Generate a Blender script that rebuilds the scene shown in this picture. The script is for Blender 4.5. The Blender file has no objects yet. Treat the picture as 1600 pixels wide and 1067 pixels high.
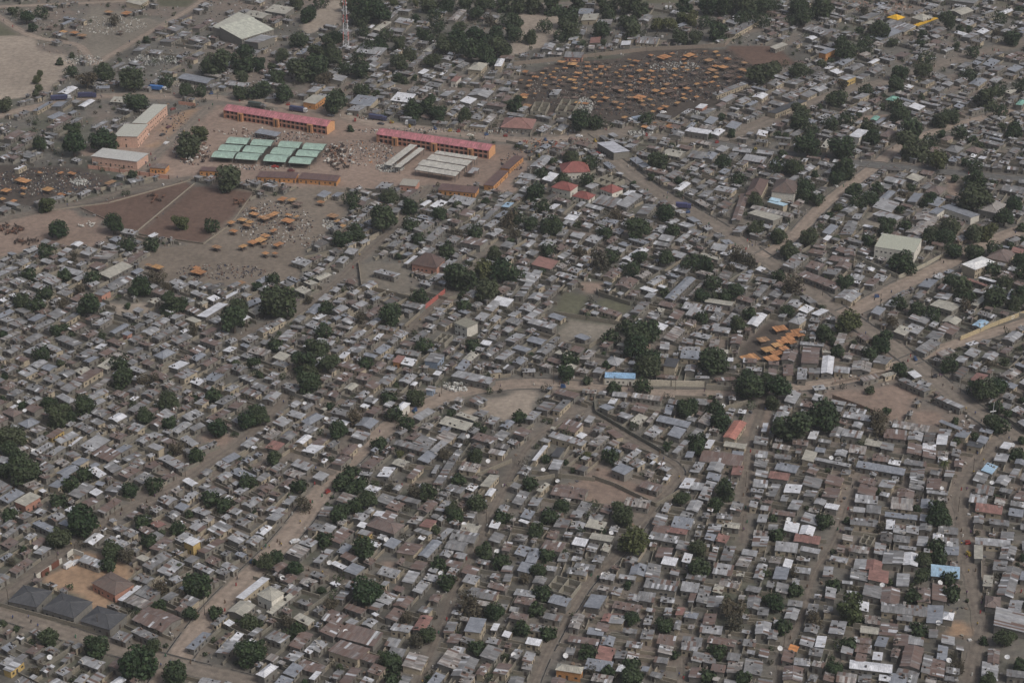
import bpy, bmesh, math, random
import numpy as np
from mathutils import Vector, noise as mnoise
random.seed(7)
rnd = random.Random(11)
PI = math.pi
SC = bpy.context.scene
COL = SC.collection

# ------------------------------------------------------------------ camera, sky, sun, exposure
H_CAM, PITCH, FPX = 440.0, math.radians(27.0), 3140.0
cam_d = bpy.data.cameras.new('camera')
cam_d.sensor_width = 36.0
cam_d.lens = FPX / 1600.0 * 36.0
cam_d.clip_start = 1.0
cam_d.clip_end = 9000.0
cam = bpy.data.objects.new('camera', cam_d)
cam.location = (0, 0, H_CAM)
cam.rotation_euler = (PI / 2 - PITCH, 0, 0)
COL.objects.link(cam)
SC.camera = cam

SUN_EL, SUN_AZ = math.radians(50), math.radians(125)      # azimuth from +Y towards +X
world = bpy.data.worlds.new('World'); SC.world = world; world.use_nodes = True
wn = world.node_tree.nodes; wl = world.node_tree.links; wn.clear()
sky = wn.new('ShaderNodeTexSky'); sky.sky_type = 'NISHITA'; sky.sun_disc = False
sky.sun_elevation = SUN_EL; sky.sun_rotation = SUN_AZ
sky.air_density = 1.0; sky.dust_density = 6.0; sky.ozone_density = 1.0
hs = wn.new('ShaderNodeHueSaturation'); hs.inputs['Saturation'].default_value = 0.8
bg = wn.new('ShaderNodeBackground'); bg.inputs['Strength'].default_value = 0.085
wo = wn.new('ShaderNodeOutputWorld')
wl.new(sky.outputs[0], hs.inputs['Color']); wl.new(hs.outputs[0], bg.inputs[0]); wl.new(bg.outputs[0], wo.inputs[0])
sd = bpy.data.lights.new('sun', 'SUN'); sd.energy = 1.5; sd.angle = math.radians(13); sd.color = (1.0, 0.99, 0.975)
so = bpy.data.objects.new('sun', sd)
sv = Vector((math.sin(SUN_AZ) * math.cos(SUN_EL), math.cos(SUN_AZ) * math.cos(SUN_EL), math.sin(SUN_EL)))
so.rotation_euler = sv.to_track_quat('Z', 'Y').to_euler(); so.location = (0, 0, 600)
COL.objects.link(so)
SC.view_settings.view_transform = 'Standard'; SC.view_settings.look = 'None'
SC.view_settings.gamma = 1.0; SC.view_settings.use_curve_mapping = False
SC.view_settings.exposure = EXPOSURE = 0.08
SC.cycles.max_bounces = 5; SC.cycles.diffuse_bounces = 3; SC.cycles.volume_bounces = 0
HAZE_DENSITY = 0.00009

# ------------------------------------------------------------------ photograph -> ground survey
cp, sp = math.cos(PITCH), math.sin(PITCH)
def P(px, py, z=0.0):
    u = (px - 800.0) / FPX; v = (533.5 - py) / FPX
    dz = -sp + v * cp; dy = cp + v * sp
    t = (z - H_CAM) / dz
    return (u * t, dy * t, z)
def PX(x, y, z=0.0):
    dy, dz = y, z - H_CAM
    dep = dy * cp - dz * sp; up = dy * sp + dz * cp
    return (800 + FPX * x / dep, 533.5 - FPX * up / dep, FPX / dep)     # px, py, px per metre
def V2(p): return (p[0], p[1])

# orientation field: ground angle (degrees, mod 90) of the house grid at photo positions
FIELD = [(60,650,-40),(100,800,-40),(60,950,-36),(300,900,-37),(300,700,-42),(260,560,-38),(100,480,-36),(440,960,-34),(600,900,-27),
 (740,960,-16),(500,650,-33),(620,560,-28),(700,700,-31),(850,650,-33),(1000,690,-38),(880,900,-20),(1000,900,-16),(1100,850,-12),(1150,740,-16),
 (1300,900,-13),(1450,950,-10),(1400,820,-12),(1240,730,-24),(1350,700,-16),(1480,700,-17),(1560,760,-28),(1560,880,-14),(1080,600,-3),
 (1240,560,-8),(1450,600,-36),(1560,600,-40),(1000,320,-38),(850,360,-30),(900,450,-36),(1040,440,-38),(1150,300,-34),(1250,420,-38),(1450,430,-28),
 (1350,340,-38),(1540,300,-28),(1400,500,-32),(1540,500,-40),(760,430,-38),(560,430,-42),(440,500,-40),(650,340,-38),(700,200,-23),(200,230,-24),
 (450,170,-24),(1500,150,-42),(1300,130,-46),(1400,60,-44),(1100,110,-50),(1100,220,-30),(500,80,-28),(250,60,-30),(100,250,-36),(620,90,-34),(900,60,-10)]
def field(px, py):
    c = s = 0.0
    for x, y, a in FIELD:
        w = 1.0 / ((x - px) ** 2 + (2 * (y - py)) ** 2 + 900) ** 1.5
        c += w * math.cos(math.radians(4 * a)); s += w * math.sin(math.radians(4 * a))
    return math.atan2(s, c) / 4

# ------------------------------------------------------------------ colours (albedo)
PAL = {  # code: (rgb, roughness of tint, rust, words)
 'w': ((.62,.63,.66), .05, .0, 'bright white metal roofed'),
 'l': ((.305,.308,.318), .2, .08, 'pale grey tin roofed'),
 'g': ((.195,.195,.197), .22, .2, 'grey tin roofed'),
 'b': ((.235,.25,.28), .08, .05, 'blue grey metal roofed'),
 'B': ((.33,.47,.60), .05, .0, 'light blue metal roofed'),
 'r': ((.18,.145,.133), .16, .6, 'rusty brown tin roofed'),
 'R': ((.26,.145,.125), .14, .35, 'reddish rust roofed'),
 'c': ((.38,.365,.315), .08, .08, 'cream roofed'),
 's': ((.29,.275,.26), .45, .4, 'streaky patched tin roofed'),
 'k': ((.075,.077,.082), .06, .0, 'charcoal roofed'),
 't': ((.20,.38,.32), .05, .0, 'sea green roofed'),
 'Y': ((.72,.42,.03), .04, .0, 'bright yellow roofed'),
 'o': ((.50,.22,.085), .2, .0, 'orange mat roofed'),
 'd': ((.115,.11,.105), .15, .3, 'dark grey tin roofed'),
}
WALLC = {'P': (.58,.385,.30), 'm': (.232,.218,.19), 'n': (.200,.190,.172), 'y': (.50,.36,.15), 'p': (.46,.25,.19), 'u': (.30,.36,.45), 'x': (.64,.61,.54), 'o': (.55,.28,.12), 'e':(.42,.36,.27), 'q':(.20,.185,.165)}

# ------------------------------------------------------------------ materials
def new_mat(name):
    m = bpy.data.materials.new(name); m.use_nodes = True
    nt = m.node_tree; nt.nodes.clear()
    o = nt.nodes.new('ShaderNodeOutputMaterial'); b = nt.nodes.new('ShaderNodeBsdfPrincipled')
    nt.links.new(b.outputs[0], o.inputs[0]); return m, nt, b
def N(nt, t, **k):
    n = nt.nodes.new(t)
    for a, v in k.items():
        if a in n.inputs.keys(): n.inputs[a].default_value = v
        else: setattr(n, a, v)
    return n
def ramp(nt, src, p0, p1, c0=(0,0,0,1), c1=(1,1,1,1)):
    r = nt.nodes.new('ShaderNodeValToRGB'); r.color_ramp.elements[0].position = p0; r.color_ramp.elements[1].position = p1
    r.color_ramp.elements[0].color = c0; r.color_ramp.elements[1].color = c1
    nt.links.new(src, r.inputs[0]); return r
def mixc(nt, fac, a, b, mode='MIX'):
    m = nt.nodes.new('ShaderNodeMix'); m.data_type = 'RGBA'; m.blend_type = mode
    for s, v in ((m.inputs[0], fac), (m.inputs[6], a), (m.inputs[7], b)):
        if hasattr(v, 'links') or hasattr(v, 'is_output'): nt.links.new(v, s)
        else: s.default_value = v
    return m.outputs[2]
def attr_mat(name, rough=0.8, streak=False, vscale=0.6, amt=0.25, spec=0.3):
    m, nt, b = new_mat(name)
    a = N(nt, 'ShaderNodeAttribute', attribute_name='Col')
    tc = N(nt, 'ShaderNodeTexCoord')
    geo = N(nt, 'ShaderNodeNewGeometry')
    n1 = N(nt, 'ShaderNodeTexNoise', Scale=vscale, Detail=5.0, Roughness=0.65)
    nt.links.new(geo.outputs['Position'], n1.inputs['Vector'])
    r1 = ramp(nt, n1.outputs[0], 0.3, 0.7, (1-amt,)*3+(1,), (1+amt,)*3+(1,))
    c = mixc(nt, 1.0, a.outputs['Color'], r1.outputs[0], 'MULTIPLY')
    if streak:
        mp = N(nt, 'ShaderNodeMapping'); mp.inputs['Scale'].default_value = (2.2, 0.35, 1)
        nt.links.new(tc.outputs['UV'], mp.inputs['Vector'])
        n2 = N(nt, 'ShaderNodeTexNoise', Scale=1.0, Detail=3.0, Roughness=0.7)
        nt.links.new(mp.outputs[0], n2.inputs['Vector'])
        r2 = ramp(nt, n2.outputs[0], 0.32, 0.68, (.72,.72,.73,1), (1.25,1.24,1.22,1))
        c = mixc(nt, 1.0, c, r2.outputs[0], 'MULTIPLY')
        n3 = N(nt, 'ShaderNodeTexNoise', Scale=0.55, Detail=4.0, Roughness=0.6)
        nt.links.new(mp.outputs[0], n3.inputs['Vector'])
        mm = N(nt, 'ShaderNodeMath', operation='ADD'); nt.links.new(n3.outputs[0], mm.inputs[0]); 
        al = N(nt, 'ShaderNodeMath', operation='MULTIPLY_ADD'); nt.links.new(a.outputs['Alpha'], al.inputs[0]); al.inputs[1].default_value = .42; al.inputs[2].default_value = -.12
        nt.links.new(al.outputs[0], mm.inputs[1])
        rr = ramp(nt, mm.outputs[0], 0.52, 0.70)
        f = N(nt, 'ShaderNodeMath', operation='MULTIPLY'); nt.links.new(rr.outputs[0], f.inputs[0]); f.inputs[1].default_value = .75
        c = mixc(nt, f.outputs[0], c, (.15,.095,.075,1))
        wv = N(nt, 'ShaderNodeTexWave', Scale=2.6, bands_direction='X'); nt.links.new(tc.outputs['UV'], wv.inputs['Vector'])
        bp = N(nt, 'ShaderNodeBump', Strength=0.25, Distance=0.03); nt.links.new(wv.outputs['Fac'], bp.inputs['Height'])
        nt.links.new(bp.outputs[0], b.inputs['Normal'])
    nt.links.new(c, b.inputs['Base Color'])
    b.inputs['Roughness'].default_value = rough
    b.inputs['Specular IOR Level'].default_value = spec
    return m
M_ROOF = attr_mat('corrugated_tin', 0.55, True, 0.45, 0.22, 0.4)
M_WALL = attr_mat('mud_and_block', 0.92, False, 1.3, 0.22, 0.15)
M_MISC = attr_mat('painted_and_plain', 0.6, False, 1.0, 0.08, 0.3)
M_PAINT = attr_mat('vehicle_paint', 0.32, False, 1.0, 0.05, 0.5)
M_MAT = attr_mat('woven_mat', 0.9, False, 1.6, 0.30, 0.1)

def leaf_mat(name, c0, c1, c2):
    m, nt, b = new_mat(name)
    oi = N(nt, 'ShaderNodeObjectInfo'); geo = N(nt, 'ShaderNodeNewGeometry')
    n = N(nt, 'ShaderNodeTexNoise', Scale=0.45, Detail=3.0)
    nt.links.new(geo.outputs['Position'], n.inputs['Vector'])
    r = ramp(nt, n.outputs[0], .35, .65, c0 + (1,), c1 + (1,))
    ri = ramp(nt, geo.outputs['Random Per Island'], 0, 1, (.55,.55,.55,1), (1.5,1.5,1.5,1))
    c = mixc(nt, 1.0, r.outputs[0], ri.outputs[0], 'MULTIPLY')
    f = N(nt, 'ShaderNodeMath', operation='MULTIPLY'); nt.links.new(oi.outputs['Random'], f.inputs[0]); f.inputs[1].default_value = .7
    c = mixc(nt, f.outputs[0], c, c2 + (1,))
    rv = ramp(nt, oi.outputs['Random'], 0, 1, (.75,.8,.8,1), (1.35,1.25,1.1,1)); c = mixc(nt, 1.0, c, rv.outputs[0], 'MULTIPLY')
    nt.links.new(c, b.inputs['Base Color']); b.inputs['Roughness'].default_value = .65
    b.inputs['Specular IOR Level'].default_value = .25
    return m
M_LEAF = leaf_mat('dark_foliage', (.020,.038,.017), (.046,.074,.028), (.048,.056,.036))
M_LEAFO = leaf_mat('olive_foliage', (.055,.070,.026), (.085,.100,.038), (.060,.066,.032))
M_LEAFD = leaf_mat('dry_foliage', (.058,.052,.036), (.085,.076,.052), (.066,.058,.044))
def flat_mat(name, c, rough=.8, nscale=3.0, amt=.2):
    m, nt, b = new_mat(name)
    geo = N(nt, 'ShaderNodeNewGeometry'); n = N(nt, 'ShaderNodeTexNoise', Scale=nscale, Detail=4.0)
    nt.links.new(geo.outputs['Position'], n.inputs['Vector'])
    r = ramp(nt, n.outputs[0], .3, .7, tuple(x*(1-amt) for x in c)+(1,), tuple(x*(1+amt) for x in c)+(1,))
    nt.links.new(r.outputs[0], b.inputs['Base Color']); b.inputs['Roughness'].default_value = rough
    return m
M_BARK = flat_mat('bark', (.10,.08,.06))
M_DARK = flat_mat('dark_opening', (.022,.021,.020), .7)
M_GLASS = flat_mat('window_glass', (.035,.04,.045), .15)
M_DOOR = flat_mat('old_door_paint', (.07,.055,.045), .7)
# ------------------------------------------------------------------ mesh builder
class MB:
    def __init__(s): s.v = []; s.f = []; s.c = []; s.uv = []; s.m = []; s.mats = []
    def mi(s, mat):
        if mat not in s.mats: s.mats.append(mat)
        return s.mats.index(mat)
    def face(s, pts, col, mat, uvs=None):
        i = len(s.v); s.v.extend(pts); s.f.append(tuple(range(i, i + len(pts))))
        s.c.append(col if len(col) == 4 else tuple(col) + (0.0,)); s.m.append(s.mi(mat))
        s.uv.append(uvs if uvs else [(p[0], p[1]) for p in pts])
    def prism(s, base, z0, ztop, col, mat, top=True, bottom=False):
        n = len(base)
        zt = ztop if isinstance(ztop, (list, tuple)) else [ztop] * n
        for i in range(n):
            j = (i + 1) % n
            a, b = base[i], base[j]
            L = math.hypot(b[0]-a[0], b[1]-a[1])
            s.face([(a[0],a[1],z0),(b[0],b[1],z0),(b[0],b[1],zt[j]),(a[0],a[1],zt[i])], col, mat, [(0,0),(L,0),(L,3),(0,3)])
        if top: s.face([(base[i][0],base[i][1],zt[i]) for i in range(n)], col, mat)
        if bottom: s.face([(base[i][0],base[i][1],z0) for i in reversed(range(n))], col, mat)
    def box(s, cx, cy, z0, lx, ly, lz, ang, col, mat):
        c, sn = math.cos(ang), math.sin(ang)
        q = [(cx + c*a - sn*b, cy + sn*a + c*b) for a, b in ((-lx/2,-ly/2),(lx/2,-ly/2),(lx/2,ly/2),(-lx/2,ly/2))]
        s.prism(q, z0, z0 + lz, col, mat, True, True)
    def rod(s, a, b, r, col, mat, n=5, r2=None):
        a = Vector(a); b = Vector(b); d = (b - a).normalized()
        u = d.cross(Vector((0,0,1)) if abs(d.z) < .9 else Vector((1,0,0))).normalized(); w = d.cross(u)
        r2 = r if r2 is None else r2
        ra = [tuple(a + (u*math.cos(k*2*PI/n) + w*math.sin(k*2*PI/n))*r) for k in range(n)]
        rb = [tuple(b + (u*math.cos(k*2*PI/n) + w*math.sin(k*2*PI/n))*r2) for k in range(n)]
        for k in range(n):
            j = (k+1) % n; s.face([ra[j], ra[k], rb[k], rb[j]], col, mat)
        s.face(rb, col, mat); s.face(ra[::-1], col, mat)
    def mesh(s, name):
        me = bpy.data.meshes.new(name)
        nv = len(s.v); me.vertices.add(nv); me.vertices.foreach_set('co', np.array(s.v, dtype=np.float32).ravel())
        tot = np.array([len(f) for f in s.f], dtype=np.int32); st = np.concatenate(([0], np.cumsum(tot)[:-1])).astype(np.int32)
        me.loops.add(int(tot.sum())); me.loops.foreach_set('vertex_index', np.concatenate([np.array(f) for f in s.f]).astype(np.int32))
        me.polygons.add(len(s.f)); me.polygons.foreach_set('loop_start', st)
        me.polygons.foreach_set('material_index', np.array(s.m, dtype=np.int32))
        me.update(calc_edges=True)
        a = me.attributes.new('Col', 'FLOAT_COLOR', 'FACE'); a.data.foreach_set('color', np.array(s.c, dtype=np.float32).ravel())
        uvl = me.uv_layers.new(name='UVMap'); uvl.data.foreach_set('uv', np.array([q for u in s.uv for q in u], dtype=np.float32).ravel())
        for m in s.mats: me.materials.append(m)
        return me
    def build(s, name, parent=None, origin=None):
        if not s.f: return None
        if origin is not None:
            ox, oy, oz = origin; s.v = [(x-ox, y-oy, z-oz) for x, y, z in s.v]
        o = bpy.data.objects.new(name, s.mesh(name)); COL.objects.link(o)
        if parent is not None: o.parent = parent
        elif origin is not None: o.location = origin
        return o
def empty(name, loc, rz=0.0):
    o = bpy.data.objects.new(name, None); o.location = loc; o.rotation_euler = (0, 0, rz); o.empty_display_size = .5
    COL.objects.link(o); return o
THINGS = []      # (object, description, category, group, px, py) labelled at the end
def thing(o, desc, cat, group, x, y, z=0.0):
    px, py, s = PX(x, y, z); THINGS.append([o, desc, cat, group, px, py]); return o
def fixed(o, label, cat, group=None):
    o['label'] = label; o['category'] = cat
    if group: o['group'] = group
    return o
def structure(o): o['kind'] = 'structure'; return o

# ------------------------------------------------------------------ occupancy of the town plan (1 m cells)
GX0, GY0, GW, GH = -560, 440, 1120, 1330
OCC = np.zeros((GH, GW), dtype=np.uint8)     # 0 free, 1 road, 2 open ground, 3 building
def cells_rect(cx, cy, hx, hy, ang, step=1.0):
    nx = max(2, int(2*hx/step)+1); ny = max(2, int(2*hy/step)+1)
    a = np.linspace(-hx, hx, nx); b = np.linspace(-hy, hy, ny); A, B = np.meshgrid(a, b)
    X = cx + A*math.cos(ang) - B*math.sin(ang); Y = cy + A*math.sin(ang) + B*math.cos(ang)
    ix = np.clip((X - GX0).astype(int), 0, GW-1); iy = np.clip((Y - GY0).astype(int), 0, GH-1)
    return iy, ix
def occ_frac(cx, cy, hx, hy, ang):
    iy, ix = cells_rect(cx, cy, hx, hy, ang); return float((OCC[iy, ix] > 0).mean())
def mark(cx, cy, hx, hy, ang, v=3):
    iy, ix = cells_rect(cx, cy, hx, hy, ang, .7); OCC[iy, ix] = v
YY, XX = np.mgrid[0:GH, 0:GW]; CX = XX + GX0 + .5; CY = YY + GY0 + .5
def poly_mask(pts):
    ins = np.zeros(OCC.shape, bool); n = len(pts)
    for i in range(n):
        x1, y1 = pts[i]; x2, y2 = pts[(i+1) % n]
        if y1 == y2: continue
        cond = ((y1 > CY) != (y2 > CY)) & (CX < (x2-x1)*(CY-y1)/(y2-y1)+x1)
        ins ^= cond
    return ins
def line_dist(pts):
    x0 = min(p[0] for p in pts)-30; x1 = max(p[0] for p in pts)+30
    D = np.full(OCC.shape, 1e9, dtype=np.float32)
    for (ax, ay), (bx, by) in zip(pts, pts[1:]):
        i0, i1 = max(0, int(min(ax,bx)-GX0-22)), min(GW, int(max(ax,bx)-GX0+22))
        j0, j1 = max(0, int(min(ay,by)-GY0-22)), min(GH, int(max(ay,by)-GY0+22))
        if i0 >= i1 or j0 >= j1: continue
        cx = CX[j0:j1, i0:i1]; cy = CY[j0:j1, i0:i1]
        L2 = (bx-ax)**2+(by-ay)**2+1e-9
        t = np.clip(((cx-ax)*(bx-ax)+(cy-ay)*(by-ay))/L2, 0, 1)
        d = np.hypot(cx-ax-t*(bx-ax), cy-ay-t*(by-ay))
        D[j0:j1, i0:i1] = np.minimum(D[j0:j1, i0:i1], d)
    return D
# ------------------------------------------------------------------ survey tables (photo positions, turned into ground metres by P)
ROADS = [  # name words, width m, drains?, photo polyline
 ('the main dirt road', 12.5, 1, [(225,1110),(255,1067),(290,1010),(345,940),(400,890),(440,850),(480,800),(520,745),(560,705),(600,672),(650,640),(700,618),(760,604),(830,598),(880,602),(930,605)]),
 ('the straight dirt road', 10, 1, [(925,606),(1040,616),(1150,613),(1250,605),(1330,592),(1390,576),(1430,560),(1480,541),(1540,524),(1640,492)]),
 ('the wide right hand road', 13, 1, [(1400,545),(1440,576),(1475,604),(1512,634),(1550,660),(1600,695),(1650,730)]),
 ('the diagonal road', 13, 1, [(905,212),(935,232),(965,255),(1000,283),(1032,304),(1082,332),(1125,356),(1187,400),(1257,448),(1320,492),(1360,520),(1405,548)]),
 ('the upper right road', 13, 1, [(1318,492),(1350,478),(1400,450),(1450,427),(1500,402),(1540,378),(1640,345)]),
 ('the back road', 10, 1, [(1190,400),(1237,375),(1265,342),(1292,315),(1360,267),(1412,222),(1500,193),(1640,160)]),
 ('the far market road', 13, 0, [(905,212),(950,207),(1025,215),(1100,222),(1150,212),(1200,190),(1260,165),(1330,140),(1400,125),(1480,98),(1640,55)]),
 ('the far paved road', 12, 1, [(1100,222),(1200,238),(1262,243),(1350,257),(1460,266),(1640,286)]),
 ('the market street', 13, 0, [(-40,190),(60,167),(130,152),(200,150),(270,152),(330,152),(420,162),(515,172),(575,192),(650,201),(775,217),(850,222),(905,214)]),
 ('the far left road', 8, 0, [(150,100),(200,70),(295,17),(330,-10)]),
 ('the far left track', 8.4, 0, [(-20,15),(25,45),(50,58),(90,65),(125,70),(140,90),(150,102)]),
 ('the top left track', 8, 0, [(-30,12),(60,9),(140,5),(200,2)]),
 ('the market entrance lane', 9, 0, [(330,165),(285,205),(235,250),(222,272)]),
 ('the left field track', 7, 0, [(300,277),(212,295),(137,315),(75,327),(-40,355)]),
 ('the left dirt street', 7.5, 0, [(-40,965),(0,935),(50,900),(105,862),(140,835),(184,800),(240,779),(287,754),(335,719),(375,694),(425,645),(465,600)]),
 ('the bottom left road', 10, 1, [(-40,942),(0,955),(75,980),(125,997),(225,1025),(300,1045),(375,1062),(450,1085)]),
 ('the sloping lane', 6, 0, [(675,290),(650,320),(612,362),(562,405),(512,455),(470,490),(400,512),(370,530)]),
 ('the pink wall lane', 6, 0, [(775,385),(740,425),(700,462),(660,497),(640,520)]),
 ('the central alley', 4.5, 0, [(915,641),(845,674),(815,709),(790,760),(755,827),(735,870),(707,920),(697,960),(675,1012),(650,1080)]),
 ('the ditch lane', 5, 1, [(927,641),(975,679),(1025,709),(1070,734),(1050,764),(1025,784),(1000,825),(975,860),(940,892),(920,910),(895,950),(870,990),(845,1040),(828,1085)]),
 ('the right centre alley', 6, 0, [(1195,620),(1187,650),(1172,690),(1167,746),(1160,800),(1163,850)]),
 ('the curved alley', 3.5, 0, [(1345,740),(1325,790),(1315,820),(1295,862),(1275,887),(1262,925),(1255,962),(1230,1000),(1220,1025),(1217,1090)]),
 ('the right dirt street', 8, 0, [(1575,684),(1550,696),(1520,734),(1497,771),(1500,800),(1507,837),(1512,875),(1520,920),(1527,955),(1535,990),(1520,1025),(1515,1090)]),
 ('the right side street', 5, 0, [(1535,950),(1600,918),(1650,895)]),
 ('a narrow alley', 3, 0, [(1340,987),(1310,1025),(1285,1090)]),
 ('a bottom alley', 3, 0, [(1065,1020),(1065,1090)]),
 ('a side alley', 4, 0, [(472,885),(550,910),(580,917)]),
 ('a walled lane', 4, 0, [(620,759),(725,741),(792,719)]),
 ('a dusty lane', 5, 0, [(400,731),(450,714),(482,726),(525,741)]),
]
OPEN = [  # soil code, photo polygon
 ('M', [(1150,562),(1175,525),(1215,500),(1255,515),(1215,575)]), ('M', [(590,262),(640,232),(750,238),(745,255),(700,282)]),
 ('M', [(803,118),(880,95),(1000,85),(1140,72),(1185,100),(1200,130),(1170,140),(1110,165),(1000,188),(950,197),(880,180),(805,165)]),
 ('B', [(1135,72),(1215,72),(1245,100),(1190,112)]),
 ('M', [(-30,262),(60,262),(140,270),(195,283),(150,298),(80,312),(-30,335)]),
 ('P', [(-30,350),(75,330),(120,325),(170,345),(172,372),(130,385),(60,385),(-30,412)]),
 ('B', [(125,325),(290,283),(303,290),(213,364),(168,345)]),
 ('B', [(308,290),(398,300),(385,320),(318,380),(215,368)]),
 ('Q', [(400,308),(480,285),(545,290),(540,330),(485,400),(445,442),(330,438),(240,430),(212,400),(320,383)]),
 ('T', [(-40,52),(50,58),(112,100),(105,128),(55,150),(-40,155)]),
 ('D', [(140,8),(255,35),(285,20),(160,100),(125,70)]),
 ('P', [(130,240),(175,220),(320,160),(520,182),(835,235),(800,300),(600,290),(500,292),(330,275),(240,285)]),
 ('T', [(715,628),(830,612),(856,622),(815,655),(735,655)]),
 ('P', [(868,762),(940,735),(1005,752),(1028,772),(1000,785),(905,790)]),
 ('P', [(1300,620),(1400,600),(1445,618),(1432,645),(1392,656),(1350,642)]),
 ('P', [(1425,645),(1480,642),(1512,668),(1450,672)]),
 ('O', [(58,905),(110,872),(150,878),(205,900),(190,955),(150,960),(90,922)]),
 ('O', [(1488,962),(1515,960),(1524,985),(1510,997),(1485,998)]),
 ('G', [(882,455),(922,462),(905,492),(866,486)]), ('G', [(938,467),(992,477),(976,492),(940,484)]),
 ('G', [(235,-20),(330,-20),(300,12),(250,10)]), ('G', [(-30,25),(20,40),(30,55),(-30,58)]), ('G', [(760,-30),(1180,-30),(1120,4),(1000,6),(900,2),(790,8)]),
 ('P', [(902,440),(945,442),(938,462),(915,462)]), ('T', [(800,22),(870,18),(880,60),(800,90)]),
 ('P', [(300,672),(345,662),(374,682),(345,700),(308,690)]), ('P', [(580,868),(645,868),(632,892),(590,888)]),
 ('D', [(565,412),(612,402),(655,430),(640,465),(570,452)]), ('D', [(870,500),(1000,510),(990,540),(880,545)]),
 ('T', [(170,470),(250,478),(230,500),(180,495)]), ('T', [(500,5),(540,5),(535,40),(470,55),(480,30)]),
 ('P', [(1480,272),(1512,280),(1500,312),(1475,300)]), ('D', [(1360,318),(1395,330),(1390,352),(1350,350)]),
 ('O', [(226,228),(240,222),(290,172),(318,165),(282,205),(243,240)]), ('M', [(330,245),(345,232),(375,216),(510,228),(505,240),(490,258)]),  # M patch: shade and crowd under the green sheds, put into the soil colour
 ('P', [(1340,178),(1380,180),(1378,190),(1335,192)]), ('P', [(1180,620),(1200,640),(1190,680),(1168,700),(1150,650)]),
 ('T', [(650,608),(740,600),(720,616),(660,628)]), ('D', [(1000,635),(1040,640),(1030,650),(990,650)]),
]
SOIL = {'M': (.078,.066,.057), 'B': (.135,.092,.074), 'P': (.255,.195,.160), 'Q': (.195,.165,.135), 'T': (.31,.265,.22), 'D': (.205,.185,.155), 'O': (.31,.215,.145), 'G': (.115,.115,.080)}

T = {}   # tile -> (ox, oy, roofs, trees)
# roofs: A B C corners of the roof (x y x y x y code [shape] [height] [wall]) in quarter photo pixels of the tile
T[0,0] = (0,0,"""360 585 435 590 485 548 w;490 665 540 675 590 630 w;205 695 250 700 330 640 b;320 670 400 670 420 640 b;1120 490 1310 530 1340 495 b;1400 530 1550 545 1580 520 l;
680 530 730 530 750 510 l;690 640 790 640 790 615 c;20 870 90 870 160 820 r;130 865 190 870 225 830 r;340 760 400 770 450 730 r;290 800 350 810 390 770 r;85 1060 130 1060 170 1030 w;
790 25 900 35 930 0 c;130 885 160 890 210 865 g;0 920 40 925 70 905 g;70 940 120 945 150 905 r;830 320 900 325 940 285 g;1000 260 1080 280 1130 240 g;1090 225 1160 240 1200 210 g;1180 255 1250 270 1290 240 g;
1040 190 1110 200 1150 170 g;1200 180 1260 190 1290 160 r;1130 150 1180 160 1220 130 g;1260 150 1310 155 1340 120 r;940 520 980 530 1000 500 l;400 640 440 640 450 610 d""",
"""75 65 60;165 110 90;255 85 80;200 170 60;715 125 80d;910 245 50;650 455 120;540 490 130d;445 450 70;820 490 150;1045 505 80;1345 380 180;1515 370 160;1510 490 90;1500 575 100;1580 580 80;1160 565 90;1255 570 70;850 630 140;30 650 100;455 820 130;460 910 150;650 870 150;1250 830 110o;1170 905 160;250 900 90;450 345 40;250 460 50o;230 500 50o;240 550 50o;225 585 50;370 385 50;640 410 50;1400 350 90;1290 420 80""")
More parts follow.
